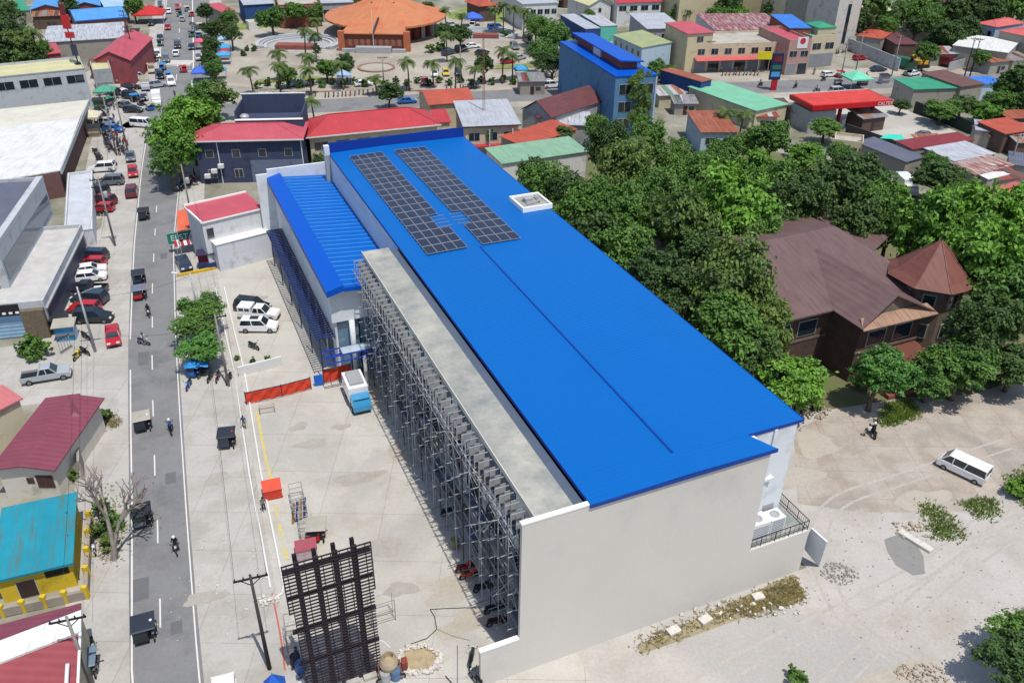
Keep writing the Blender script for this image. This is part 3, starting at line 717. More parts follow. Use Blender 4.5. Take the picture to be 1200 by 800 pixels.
# facade glass behind the scaffold
for i in range(9):
    l = 40.2 + i * 4.9
    for z in (1.0, 6.0, 10.2):
        f = MB().box(21.52, l, z, 21.6, l + 3.9, z + 3.0); fr = f.build('window', M_STEEL, bld)
        MB().box(21.50, l + .1, z + .1, 21.52, l + 3.8, z + 2.9).build('pane', M_GLASS, fr)
# balcony
MB().box(38.4, 38.874, 4.6, 45.1, 40.74, 4.85).add(MB().box(43.26, 40.742, 4.6, 45.1, 46.5, 4.85).v, MB().box(0, 0, 0, 1, 1, 1).f).build('balcony_floor', M_SLAB, bld)
r_ = MB()
for z in (5.15, 5.9): r_.beam((38.6, 38.7, z), (45.0, 38.7, z), .05); r_.beam((45.0, 38.7, z), (45.0, 44.5, z), .05)
for i in range(14): r_.beam((38.6 + i * .49, 38.7, 4.85), (38.6 + i * .49, 38.7, 5.9), .05 if i % 3 == 0 else .02)
for i in range(26): r_.beam((45.0, 38.7 + i * .225, 4.85), (45.0, 38.7 + i * .225, 5.9), .05 if i % 6 == 0 else .02)
r_.build('balcony_railing', M_BLACK, bld)
s2 = MB().box(43.25, 44.5, 8.3, 44.6, 47.2, 8.5); s2.build('small_balcony', M_WALLW, bld)
r_ = MB()
for z in (8.8, 9.4): r_.path([(43.3, 44.6, z), (44.5, 44.6, z), (44.5, 47.1, z), (43.3, 47.1, z)], .025, 5)
for i in range(8): r_.beam((44.5, 44.6 + i * .35, 8.5), (44.5, 44.6 + i * .35, 9.4), .03)
for i in range(4): r_.beam((43.3 + i * .4, 44.6, 8.5), (43.3 + i * .4, 44.6, 9.4), .03)
r_.build('small_balcony_railing', M_BLACK, bld)
wg = MB(); a, b_, c_, d_ = G(951, 619, 4.8), G(969, 635, 4.2), G(959.5, 664, 0), G(940, 640, 1.4)
im = Matrix.Rotation(-YAW, 4, 'Z'); q = [im @ v for v in (a, b_, c_, d_)]
off = Vector((.16, .1, 0)); wg.add([*q, *[v + off for v in q]], [(0, 3, 2, 1), (4, 5, 6, 7), (0, 1, 5, 4), (1, 2, 6, 5), (2, 3, 7, 6), (3, 0, 4, 7)])
wg.build('stair_side_wall', M_WALLW, bld)
# doors and windows on the recessed wall
f = MB().box(39.3, 40.7, 11, 40.6, 40.749, 13.2).build('window', M_STEEL, bld); MB().box(39.4, 40.685, 11.1, 40.5, 40.7, 13.1).build('pane', M_GLASS, f)
f = MB().box(41.5, 40.7, 4.9, 42.6, 40.749, 7.1).build('door', M_STEEL, bld)
# two air conditioners on the balcony
def acunit(label, w0, w1, l0, l1, h):
    t = thing('air_conditioner', label, 'air conditioner', B(w0, l0, 4.852), YAW, 'rooftop cooling units on the balcony')
    W_, D_ = w1 - w0, l1 - l0
    bevelled(MB().box(0, 0, .12, W_, D_, h), .03).build('casing', M_WHITE, t)
    g = MB()
    for k in range(7): g.box(.12, -.02, .35 + k * .2, W_ - .12, 0, .42 + k * .2)
    g.build('grille', mat('grille_grey', (130, 138, 150), .5), t)
    fb = MB()
    for y in (D_ * .5,):
        fb.lathe([(.42, 0), (.42, .05), (.36, .05), (.36, .02)], 18, (W_ * .5, y, h))
    fb.build('fan_guard', M_STEEL, t)
    MB().box(.1, .1, 0, W_ - .1, D_ - .1, .12).build('base', M_BLACK, t)
acunit('larger white cooling unit at the wall side of the balcony', 39.3, 41.2, 39.15, 40.5, 2.0)
acunit('smaller white cooling unit nearer the balcony railing', 41.4, 42.9, 39.3, 40.55, 1.75)
# hatch on the roof
h = thing('roof_hatch', 'white framed rooftop hatch box standing on the blue roof', 'roof hatch', B(40, 87.5, 15.58), YAW)
c = MB(); c.box(0, 0, 0, 4.0, .25, .6); c.box(0, 4.0, 0, 4.0, 4.25, .6); c.box(0, .25, 0, .25, 4.0, .6); c.box(3.75, .25, 0, 4.0, 4.0, .6); c.build('curb', M_COPE, h)
MB().box(.25, .25, 0, 3.75, 4.0, .35).build('deck', M_SLAB, h)
p = MB(); p.path([(1, 1.2, .7), (3, 1.4, .7), (3, 3.2, .7)], .1, 8); p.path([(1, 2.5, .6), (1.9, 3.4, .6)], .08, 8); p.box(1.2, 1.8, .4, 2.2, 2.6, .9); p.build('pipework', M_STEEL, h)
# solar panels
M_CELL = mat('solar_cells', (44, 48, 72), .22, .1, 3, spec=.6, grid=.32); M_PFR = mat('solar_frame', (190, 192, 196), .4, metal=.5)
pm = MB(); pm.mi(0).box(.02, .02, 0, 1.13, 1.98, .035); pm.mi(1)
for a_ in ((0, 0, 1.15, .05), (0, 1.93, 1.15, 2.0), (0, .05, .04, 1.95), (1.11, .05, 1.15, 1.95)): pm.box(a_[0], a_[1], -.02, a_[2], a_[3], .05)
pme = pm.mesh('solar_panel', [M_CELL, M_PFR])
def roofz(w_): return ze + (zr - ze) * (w_ - 23.25) / 8.25 if w_ < 31.5 else zr - (zr - ze) * (w_ - 31.5) / 12.25
for arr, (w0, nm) in enumerate(((25.45, 'left'), (31.95, 'right'))):
    for r in range(17):
        for c in range(4):
            if arr == 0 and c == 3 and r in (3, 4) or arr == 1 and c == 0 and r in (3, 4): continue
            if arr == 1 and c == 0 and r == 2: pass
            o = bpy.data.objects.new('solar_panel', pme); COL.objects.link(o)
            ww = w0 + c * 1.17; l = 80.5 + r * 2.02
            o.location = B(ww, l, roofz(ww + .58) + .16)
            tilt = math.atan2(zr - ze, 8.25) if arr == 0 else -math.atan2(zr - ze, 12.25)
            o.rotation_euler = Matrix.Rotation(YAW, 3, 'Z').to_4x4().to_euler() if False else (0, -tilt, YAW)
            tag(o, 'dark solar panel within the ' + nm + ' of the two arrays on the blue roof', 'solar panel', 'solar panels of the ' + nm + ' array')
for arr, (w0, w1, nm) in enumerate(((25.3, 30.2, 'left'), (31.85, 36.7, 'right'))):
    t = thing('mounting_rack', 'bare metal mounting rails showing at the notch of the ' + nm + ' solar array', 'mounting rack', (0, 0, 0), YAW)
    for r in range(17):
        for d in (.45, 1.5):
            l = 80.5 + r * 2.02 + d; e0, e1 = (w0, w1 + (.5 if r in (3, 4) else 0)) if arr == 0 else (w0 - (.5 if r in (3, 4) else 0), w1)
            MB().beam((e0, l, roofz(e0) + .1), (e1, l, roofz(e1) + .1), .05, .06).build('rail', M_PFR, t)
# ------------------------------------------------------------------ annex with the ribbed blue roof
M_RIB = mat('blue_ribbed_roof', (0, 106, 210), .42, .05, .3, ribs=.62, axis='Y', k=.64, spec=.25)
an = thing('annex_building', 'lower annex with ribbed blue roof and broad blue edge band beside the car park', 'building', (0, 0, 0), YAW)
L0, L1 = 82.7, 120.3
x = MB(); x.box(14.9, L0 + 1.1, 7.6, 23.2, L0 + 1.38, 11.45); x.box(15.2, L0 + 1.4, 0, 15.45, L1, 11.3); x.build('wall', M_WALLW, an)
x = MB(); x.box(13.0, L1 + .002, 0, 14.6, L1 + .35, 12.75); x.box(14.6, L1 + .002, 0, 23.2, L1 + .35, 13.4); x.build('end_wall', M_WALLW, an)
x = MB(); x.slab([(16.4, L0 + .5, 12.1), (23.2, L0 + .5, 11.5), (23.2, L1, 11.5), (16.4, L1, 12.1)], .1); x.build('roof', M_RIB, an)
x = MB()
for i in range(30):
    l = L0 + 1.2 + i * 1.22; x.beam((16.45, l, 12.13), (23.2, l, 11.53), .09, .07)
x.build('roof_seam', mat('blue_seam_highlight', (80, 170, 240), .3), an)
x = MB(); x.slab([(14.45, L0, 12.2), (16.4, L0, 12.7), (16.4, L1, 12.7), (14.45, L1, 12.2)], .75); x.slab([(16.402, L0, 12.35), (23.2, L0, 12.0), (23.2, L0 + .6, 12.0), (16.402, L0 + .6, 12.35)], .5); x.build('roof_band', M_BLUE2, an)
x = MB()
for i in range(3):
    u = 15.5 + i * 2.6; x.box(u, L0 + 1.6, .2, u + 2.45, L0 + 1.65, 7.6)
x.build('glass_front', mat('bluish_glass', (120, 150, 172), .1, spec=.8), an)
MB().tube((17.1, L0 + 1.0, 0), (17.1, L0 + 1.0, 7.58), .32, n=14).build('column', M_WALLW, an, True)
MB().tube((22.2, L0 + 1.0, 0), (22.2, L0 + 1.0, 7.58), .32, n=14).build('column', M_WALLW, an, True)
for i in range(7):
    l = L0 + 3 + i * 5; f = MB().box(15.1, l, .4, 15.2, l + 3.6, 4.2).build('window', M_STEEL, an); MB().box(15.07, l + .12, .5, 15.1, l + 3.48, 4.1).build('pane', M_GLASS, f)
pg = thing('pergola', 'dark slatted sunshade running along the shaded side of the annex', 'pergola', (0, 0, 0), YAW)
M_NAVY = mat('navy_steel', (40, 58, 110), .5)
x = MB()
for i in range(62): x.box(12.95, 84.2 + i * .53, 5.6, 15.05, 84.2 + i * .53 + .2, 5.72)
x.build('slat', M_NAVY, pg)['kind'] = 'stuff'
for u in (12.9, 14.0, 15.0): MB().box(u, 84, 5.4, u + .1, 117, 5.6).build('rail', M_STEEL if u == 14.2 else M_NAVY, pg)
for i in range(6): MB().tube((13.35, 84.4 + i * 6.4, 0), (13.35, 84.4 + i * 6.4, 5.4), .07, n=8).build('post', M_NAVY, pg)
aw = thing('entrance_canopy', 'blue steel truss canopy with glass top over the annex entrance', 'canopy', (0, 0, 0), YAW)
x = MB()
for l in (80.9, 82.5):
    for z in (4.2, 5.0): x.beam((13.3, l, z), (20.8, l, z), .12)
    for i in range(9): x.beam((13.3 + i * .93, l, 4.2), (13.3 + i * .93, l, 5.0), .08)
for i in range(9): x.beam((13.3 + i * .93, 80.9, 5.0), (13.3 + i * .93, 82.5, 5.0), .08)
x.build('truss', mat('royal_blue_steel', (30, 70, 190), .45), aw)
MB().box(15.2, 81.0, 5.07, 20.6, 82.4, 5.1).build('glass_top', mat('pale_glass', (190, 205, 215), .15), aw)
MB().tube((17.6, 81.0, 0), (17.6, 81.0, 4.2), .22, n=12).build('post', M_WHITE, aw)
MB().tube((20.6, 81.0, 0), (20.6, 81.0, 4.2), .1, n=12).build('post', M_WHITE, aw)
# ------------------------------------------------------------------ scaffolding along the front
sf = thing('scaffolding', 'steel tube scaffolding with planks standing along the shaded building front', 'scaffolding', (0, 0, 0), YAW)
rs = random.Random(5)
wl_, zs = (18.35, 19.7), (2.0, 3.9, 5.8, 7.7, 9.6, 11.5)
for i in range(23):
    l = 39.6 + i * 1.95 + rs.uniform(-.22, .22)
    for u in wl_: MB().tube((u + rs.uniform(-.12, .12), l + rs.uniform(-.15, .15), 0), (u, l, 12.6 + rs.uniform(-.5, .9)), .045, n=6).build('upright', M_STEEL if i % 3 else M_DKSTEEL, sf)
for z in zs:
    for u in wl_:
        MB().tube((u, 39.3, z), (u, 83.2, z), .03, n=6).build('ledger', M_STEEL, sf)
for i in range(23):
    l = 39.6 + i * 1.95; b = MB()
    for z in zs: b.tube((17.9 - rs.uniform(0, .5), l + .06, z + .06), (20.1, l + rs.uniform(-.2, .3), z + .06), .036, n=6)
    for z in (3.0, 4.9, 6.8, 8.7, 10.6): b.tube((18.35, l - .05, z), (19.7, l - .05, z), .02, n=5)
    b.build('transom', M_STEEL, sf)
for i in range(0, 22, 2):
    l = 39.6 + i * 1.95; b = MB()
    for k, z in enumerate(zs[:-1]):
        s_ = 1 if k % 2 else 0; b.tube((18.3, l + 1.95 * s_, z), (18.3, l + 1.95 * (1 - s_), z + 1.9), .022, n=5)
    b.build('brace', M_DKSTEEL if i % 4 else M_STEEL, sf)
for z in (3.9, 7.7, 11.5):
    for i in range(22):
        if rs.random() < .55:
            l = 39.6 + i * 1.95; MB().box(18.5, l - .1, z + .1, 18.5 + rs.uniform(.5, 1.0), l + rs.uniform(1.6, 2.3), z + .15).build('plank', mat('grey_plank', (150, 144, 138), .85, .2, 2) if rs.random() < .5 else M_GUT, sf)
for i in range(17):   # steel bars poking out at the foot
    l = 41 + i * 2.4; MB().tube((17.6 - rs.uniform(.3, 1.1), l, .5), (19, l + rs.uniform(-.3, .3), .6 + rs.uniform(0, .4)), .02, n=5).build('spigot', M_DKSTEEL, sf)
MB().tube((18.5, 52, 8.0), (19.6, 60, 13.8), .12, n=8).build('hoist_pipe', M_STEEL, sf)
for i in range(14):
    l = 40.5 + i * 3; z = rs.uniform(3, 9); MB().tube((18.2 + rs.uniform(-.3, .3), l, z), (19.9, l + rs.uniform(-2.5, 2.5), z + rs.uniform(1.5, 3.5)), .045, n=6).build('loose_pole', mat('pale_pole', (196, 192, 186), .6), sf)
for i in range(5):
    MB().tube((18.0, 46 + i * 6.2, .2), (19.0, 49.0 + i * 6.2, 12.0), .05, n=6).build('raking_strut', M_STEEL, sf)
hp = MB()
for k in range(26): hp.box(-.5 + rs.uniform(-.3, .3), k * 1.3 + rs.uniform(-.5, .5), 0.02 + rs.uniform(0, .3), .5 + rs.uniform(-.3, .5), k * 1.3 + rs.uniform(.3, 1.2), .1 + rs.uniform(0, .5))
tag(hp.build('timber_heap', mat('mixed_site_timber', (118, 112, 108), .9, .3, 2), None, loc=B(20.3, 44, 0), rz=YAW), 'untidy heap of boards and site material under the scaffolding', 'timber', None, 'stuff')
# ------------------------------------------------------------------ other buildings
def roofmat(name, rgb, axis='X', rust=None, amount=.4, ribs=.5, k=.74): return mat('roof_' + name, rgb, .6, .12, .35, ribs=ribs, axis=axis, stain=rust, amount=amount, streak=bool(rust), k=k, sscale=.5)
def wallmat(name, rgb, stain=None, k=.75): return mat('wall_' + name, rgb, .88, .07, .5, stain=stain or tuple(int(v * .8) for v in rgb), amount=.3, sscale=.5, k=k)
M_FRAME = mat('window_frame', (200, 200, 198), .5); M_DOOR = mat('dark_door', (70, 52, 46), .6); M_SHUT = mat('roller_shutter', (150, 155, 160), .5, ribs=.15, axis='Z')
def frame_of(a, b, c, z):
    """ground corner, heading, width and depth of the rectangle whose eaves show at a (front left), b (front right) and c (a back corner) at height z"""
    A, B_, C_ = G(*a, z), G(*b, z), G(*c, z); th = ang(A, B_); u = Vector((math.cos(th), math.sin(th), 0)); v = Vector((-u.y, u.x, 0))
    return Vector((A.x, A.y, 0)), th, (B_ - A).dot(u), abs((C_ - A).dot(v))
def opening(t, face, W, D, pos, z0, z1, wd, kind='window', ins=0.0, pane=None, fm=None):
    """a window or door standing 3 cm proud of wall 'F' (y=ins), 'R' (x=W-ins) or 'L' (x=ins); pos along the wall"""
    f = MB(); g = MB(); e = .07
    if face == 'F':
        f.box(pos, ins - .05, z0, pos + wd, ins, z1); g.box(pos + e, ins - .065, z0 + e, pos + wd - e, ins - .05, z1 - e)
        if kind == 'window' and wd > 1.4: f.box(pos + wd / 2 - .03, ins - .08, z0, pos + wd / 2 + .03, ins - .05, z1)
    elif face == 'R':
        X = W - ins; f.box(X, pos, z0, X + .05, pos + wd, z1); g.box(X + .05, pos + e, z0 + e, X + .065, pos + wd - e, z1 - e)
    else:
        X = ins; f.box(X - .05, pos, z0, X, pos + wd, z1); g.box(X - .065, pos + e, z0 + e, X - .05, pos + wd - e, z1 - e)
    o = f.build(kind, fm or M_FRAME, t); g.build('pane' if kind == 'window' else 'panel', pane or (M_GLASS if kind == 'window' else M_DOOR), o)
    return o
def roof_solid(kind, W, D, z, rise, th=.14):
    mb = MB()
    if kind == 'hip':
        ins = min(W, D) / 2
        if W >= D: r0, r1 = (ins, D / 2), (W - ins, D / 2)
        else: r0, r1 = (W / 2, ins), (W / 2, D - ins)
        vs = [(0, 0, z), (W, 0, z), (W, D, z), (0, D, z), (0, 0, z - th), (W, 0, z - th), (W, D, z - th), (0, D, z - th), (*r0, z + rise), (*r1, z + rise)]
        side = [(0, 1, 9, 8), (1, 2, 9), (2, 3, 8, 9), (3, 0, 8)] if W >= D else [(0, 1, 8), (1, 2, 9, 8), (2, 3, 9), (3, 0, 8, 9)]
        mb.add(vs, side + [(7, 6, 5, 4), (4, 5, 1, 0), (5, 6, 2, 1), (6, 7, 3, 2), (7, 4, 0, 3)])
    elif kind == 'gablex':   # ridge runs along x
        mb.slab([(0, 0, z), (W, 0, z), (W, D / 2, z + rise), (0, D / 2, z + rise)], th); mb.slab([(0, D / 2, z + rise), (W, D / 2, z + rise), (W, D, z), (0, D, z)], th)
    elif kind == 'gabley':
        mb.slab([(0, 0, z), (W / 2, 0, z + rise), (W / 2, D, z + rise), (0, D, z)], th); mb.slab([(W / 2, 0, z + rise), (W, 0, z), (W, D, z), (W / 2, D, z + rise)], th)
    elif kind == 'shedf': mb.slab([(0, 0, z), (W, 0, z), (W, D, z + rise), (0, D, z + rise)], th)
    elif kind == 'sheds': mb.slab([(0, 0, z), (W, 0, z + rise), (W, D, z + rise), (0, D, z)], th)
    return mb
def house(name, label, cat, a, b, c, z, wm, rm, roof='hip', rise=1.5, oh=.5, wins=(), doors=(), group=None, base=0.0, trim=None, D=None, W=None, awning=None, store=None):
    o, th, W_, D_ = frame_of(a, b, c, z); W = W or W_; D = D or D_
    t = thing(name, label, cat, o, th, group)
    w = MB(); i = oh if roof != 'flat' else 0; zt = z - .14
    if roof == 'flat':
        p = .2; pz = z - .55
        w.box(0, 0, base, W, D, pz); w.box(0, 0, pz, W, p, z); w.box(0, D - p, pz, W, D, z); w.box(0, p, pz, p, D - p, z); w.box(W - p, p, pz, W, D - p, z)
    else:
        w.box(i, i, base, W - i, D - i, zt)
        if roof == 'gabley': w.add([(i, i, zt), (W - i, i, zt), (W / 2, i, zt + rise * (1 - 2 * i / W)), (i, D - i, zt), (W - i, D - i, zt), (W / 2, D - i, zt + rise * (1 - 2 * i / W))], [(0, 1, 2), (5, 4, 3), (0, 2, 5, 3), (1, 4, 5, 2)])
        if roof == 'gablex': w.add([(i, i, zt), (i, D - i, zt), (i, D / 2, zt + rise * (1 - 2 * i / D)), (W - i, i, zt), (W - i, D - i, zt), (W - i, D / 2, zt + rise * (1 - 2 * i / D))], [(0, 2, 1), (3, 4, 5), (0, 3, 5, 2), (1, 2, 5, 4)])
        if roof == 'shedf': w.add([(i, i, zt), (W - i, i, zt), (W - i, D - i, zt), (i, D - i, zt), (W - i, D - i, zt + rise * .95), (i, D - i, zt + rise * .95)], [(0, 1, 4, 5), (2, 3, 5, 4), (0, 5, 3), (1, 2, 4)])
        if roof == 'sheds': w.add([(i, i, zt), (W - i, i, zt), (W - i, D - i, zt), (i, D - i, zt), (W - i, i, zt + rise * .95), (W - i, D - i, zt + rise * .95)], [(0, 1, 4), (2, 3, 5), (1, 2, 5, 4), (0, 4, 5, 3)])
    w.build('wall', wm, t)
    if roof == 'flat': MB().box(.203, .203, z - .547, W - .203, D - .203, z - .5).build('roof', rm, t)
    else: roof_solid(roof, W, D, z, rise).build('roof', rm, t)
    if roof in ('hip', 'gablex') and W > 4:
        rc = MB(); ins = min(W, D) / 2 if roof == 'hip' else 0
        if W >= D or roof == 'gablex': rc.beam((ins, D / 2, z + rise + .03), (W - ins, D / 2, z + rise + .03), .3, .08)
        else: rc.beam((W / 2, ins, z + rise + .03), (W / 2, D - ins, z + rise + .03), .3, .08)
        if roof == 'hip':
            r0, r1 = ((ins, D / 2), (W - ins, D / 2)) if W >= D else ((W / 2, ins), (W / 2, D - ins))
            for (x, y), e in (((0, 0), r0), ((W, 0), r1 if W >= D else r0), ((W, D), r1), ((0, D), r0 if W >= D else r1)): rc.beam((x, y, z + .03), (e[0], e[1], z + rise + .03), .22, .06)
        rc.build('ridge_cap', rm, t)
    if trim:
        g = MB(); g.box(-.06, -.08, z - .2, W + .06, -.003, z + .04); g.box(-.08, -.08, z - .2, -.063, D, z + .04)
        if roof == 'flat': g.box(W + .063, -.08, z - .2, W + .08, D, z + .04)
        g.build('fascia', trim, t)
    for face, n, z0, z1, wd in wins:
        Ls = (W if face == 'F' else D) - 2 * i; st = Ls / n
        for k in range(n): opening(t, face, W, D, i + st * (k + .5) - wd / 2, z0, z1, wd, 'window', i)
    for face, u, z1, wd in doors: opening(t, face, W, D, i + (W - 2 * i) * u if face == 'F' else i + (D - 2 * i) * u, base + .05, z1, wd, 'door', i)
    if awning:
        za, dep, am = awning; x = MB(); x.slab([(0, i - dep, za - .5), (W, i - dep, za - .5), (W, i - .01, za), (0, i - .01, za)], .08); x.build('awning', am, t)
        ps = MB()
    if store:
        n, zs_ = store; st = (W - 2 * i) / n
        for k in range(n): opening(t, 'F', W, D, i + st * k + .25, .1, zs_, st - .5, 'shopfront', i, pane=M_GLASS if k % 2 else M_SHUT)
    t['W'] = W; t['D'] = D
    return t
R_PINK = roofmat('rose_red', (196, 88, 100)); R_RED = roofmat('red', (192, 62, 70), rust=(178, 62, 66), amount=.4); R_MAROON = roofmat('maroon', (112, 66, 68), rust=(92, 54, 54)); R_GREY = roofmat('light_grey', (186, 190, 198), rust=(160, 160, 165)); R_ORANGE = roofmat('rusty_orange', (196, 90, 68), rust=(150, 78, 60), amount=.5)
R_GREEN = roofmat('pale_green', (142, 182, 152), rust=(120, 160, 135)); R_TEALG = roofmat('jade_green', (60, 158, 120)); R_BROWN = roofmat('old_brown', (118, 82, 74), rust=(92, 62, 58), axis='X'); R_RUST = roofmat('rust', (150, 78, 58), rust=(176, 112, 84), amount=.6); R_WHITE = roofmat('white', (232, 232, 228), rust=(205, 205, 200)); R_BLUE = roofmat('blue', (60, 125, 215)); R_SILV = roofmat('silver', (196, 200, 208), rust=(150, 145, 150), amount=.5)
R_CREAM = roofmat('pale_olive', (214, 208, 160)); R_SALMON = roofmat('salmon_red', (212, 104, 100)); R_DKGREY = roofmat('slate', (104, 108, 124)); R_MAUVE = roofmat('mauve_red', (140, 72, 88), ribs=.7, axis='Y'); R_TEAL = roofmat('turquoise_sheet', (30, 150, 172), rust=(86, 120, 116), amount=.42); R_CONC = mat('roof_concrete', (196, 190, 178), .92, .1, .4, stain=(160, 152, 140)); R_TEALT = mat('turquoise_tarpaulin', (60, 215, 190), .6)
W_NAVY = wallmat('dark_navy', (66, 76, 104)); W_CREAM = wallmat('cream', (214, 202, 172)); W_WHITE = wallmat('white', (226, 226, 222)); W_GREY = wallmat('grey', (176, 178, 180)); W_BLUE = wallmat('tall_blue', (92, 138, 178)); W_BEIGE = wallmat('beige', (212, 196, 166)); W_LBLUE = wallmat('pale_blue', (184, 206, 222)); W_YEL = wallmat('yellow', (228, 196, 52)); W_DEEP = wallmat('deep_blue', (48, 82, 140)); W_CONC = wallmat('bare_concrete', (168, 162, 152)); W_BROWN = wallmat('brown_timber', (104, 84, 76)); W_REDB = wallmat('brick_red', (150, 88, 76)); W_TAN = wallmat('tan', (212, 198, 162)); W_SILVER = wallmat('silver_panel', (196, 200, 204))
def P(t, name, mb, m): return mb.build(name, m, t)
# --- behind the annex
t = house('dark_house', 'dark navy two storey house under a rose red hipped roof with a roof deck', 'house', (221, 166), (355.5, 163), (342, 143), 8, W_NAVY, R_PINK, 'hip', 1.5, .7, wins=[('F', 4, 4.7, 6.2, 1.4), ('F', 4, 1, 2.6, 1.5)], trim=M_WHITE)
W_, D_ = t['W'], t['D']; b = MB()
x0, x1 = W_ * .36, W_ * .97; b.box(x0, D_ * .62, 7, x1, D_ * .66, 9.6); b.box(x0, D_ * .66, 7, x0 + .25, D_ + 4.2, 11.2); b.box(x1 - .25, D_ * .66, 7, x1, D_ + 4.2, 10.6); b.box(x0 + .25, D_ + 4, 7, x1 - .25, D_ + 4.2, 12.2); b.box(x0, D_ * .66, 0, x1, D_ + 4.0, 8.6)
P(t, 'roof_deck_wall', b, W_NAVY); P(t, 'deck_coping', MB().box(x0 - .05, D_ * .61, 9.6, x1 + .05, D_ * .67, 9.75), M_COPE); P(t, 'deck_coping', MB().box(x0, D_ + 3.95, 12.2, x1, D_ + 4.25, 12.35), M_COPE)
P(t, 'water_tank', MB().lathe([(.8, 0), (.85, .2), (.85, 1.3), (.5, 1.6), (.05, 1.65)], 16, (x0 + 1.4, D_ * .8, 8.6)), M_STEEL)
P(t, 'downpipe', MB().tube((W_ * .23, .55, 0), (W_ * .23, .55, 7.8), .09, n=6), M_WHITE); P(t, 'corner_pipe', MB().tube((W_ * .97, .55, 0), (W_ * .97, .55, 7.8), .11, n=6), M_WHITE)
P(t, 'painted_sunlit_band', MB().box(W_ * .5, .6, 0, W_ * .96, .69, 4.1), wallmat('navy_sunlit', (112, 122, 146)))  # sunlit lower wall below the eave shadow, painted in as paler navy
for k in range(3): P(t, 'condenser_unit', bevelled(MB().box(1.6 + k * 1.3, -.1, 1.2 + k * .9, 2.6 + k * 1.3, .6, 1.9 + k * .9), .03), M_WHITE)
t = house('long_house', 'long cream house with a bright red hipped roof behind the blue roof', 'house', (240, 161) if False else (358, 161.5), (517, 146), (505, 128), 6.2, W_CREAM, R_RED, 'hip', 2.4, .8, wins=[('F', 6, 3.3, 4.9, 2.6)], trim=M_WHITE)
house('small_house', 'small red shed-roofed annex beside the long red roof', 'house', (510, 144), (529, 143), (528, 130), 5.4, W_CREAM, R_RED, 'shedf', .5, .3, wins=[('F', 1, 3, 4, 1.2)])
# white shop with orange canopy by the road
t = house('white_shop', 'white walled shop with a rose red lean-to roof beside the street', 'shop', (235.5, 261), (309.5, 243.5), (233.5, 240), 7.4, wallmat('stained_white', (222, 224, 226), (186, 190, 192)), R_PINK, 'shedf', .25, .12, trim=M_COPE)
W_, D_ = t['W'], t['D']; P(t, 'lower_front', MB().box(1.0, -1.6, 0, W_ - .4, .1, 4.2), wallmat('white_lower', (222, 225, 232))); P(t, 'ledge', MB().box(.9, -1.7, 4.2, W_ - .3, .115, 4.36), M_COPE)
P(t, 'edge_coping', MB().box(-.1, -.12, 7.3, .12, D_ + .1, 7.6).box(-.1, D_, 7.5, W_, D_ + .2, 7.9), M_COPE)
opening(t, 'F', W_, D_, .5, 4.7, 6.3, 1.1, 'window', .1)
oc = thing('street_canopy', 'orange canvas canopy on posts in front of the white shop', 'canopy', (0, 0, 0))
q = [G(207.5, 247, 4.2), G(233, 241, 4.2), G(235.5, 264, 3.9), G(207.5, 271, 3.9)]
P(oc, 'canvas', MB().slab(q, .08), mat('orange_canvas', (232, 112, 78), .8)); [P(oc, 'post', MB().tube((v.x, v.y, 0), (v.x, v.y, v.z - .08), .06, n=6), M_STEEL) for v in q]
sg = thing('shop_sign', 'green shop signboard with pale lettering under the orange canopy', 'sign', G(217, 294, 0), ang(G(205, 288), G(228, 284)))
P(sg, 'board', MB().box(-2.1, -.08, 1.4, 2.1, .08, 3.3), mat('sign_green', (20, 140, 120), .6)); [P(sg, 'post', MB().tube((x, .12, 0), (x, .12, 3.3), .06, n=6), M_DKSTEEL) for x in (-1.8, 1.8)]
lettering('ELSTA', 1.25, M_WHITE, sg, (0, -.09, 2.35), (PI / 2, 0, 0)); P(sg, 'border', MB().box(-2.1, -.1, 3.22, 2.1, -.082, 3.3).box(-2.1, -.1, 1.4, 2.1, -.082, 1.48), M_WHITE)
ub = thing('striped_awning', 'red and white striped stall awning beside the green sign', 'awning', G(221, 295), ang(G(205, 288), G(228, 284)))
mb = MB()
for k in range(8): mb.mi(k % 2).slab([(-1.8 + k * .45, -.8, 1.5), (-1.35 + k * .45, -.8, 1.5), (-1.35 + k * .45, 1, 2.2), (-1.8 + k * .45, 1, 2.2)], .04)
mb.build('canvas', [mat('stripe_red', (170, 40, 60)), M_WHITE], ub); [P(ub, 'post', MB().tube((x, -.7, 0), (x, -.7, 1.55), .04, n=5), M_STEEL) for x in (-1.6, 1.6)]
yk = MB(); a, b = G(207.5, 324), G(253, 315); yk.beam(a + Vector((0, 0, .17)), b + Vector((0, 0, .17)), .45, .34); tag(yk.build('barrier_kerb', mat('yellow_barrier', (226, 184, 40), .7, stain=(160, 130, 60))), 'yellow painted kerb wall in front of the parked dark car', 'kerb')
rv = thing('street_stall', 'maroon roadside stall with dark cabinet next to the white shop', 'stall', G(244, 312), .25)
P(rv, 'cabinet', MB().box(-1.1, -.8, 0, 1.1, .8, 2.3), mat('maroon_panel', (104, 32, 44))); P(rv, 'counter', MB().box(-1.2, -1.2, 0, 1.2, -.8, 1.0), M_NAVY); P(rv, 'top', MB().box(-1.3, -1.2, 2.3, 1.3, .9, 2.42), mat('dark_violet', (62, 54, 84)))
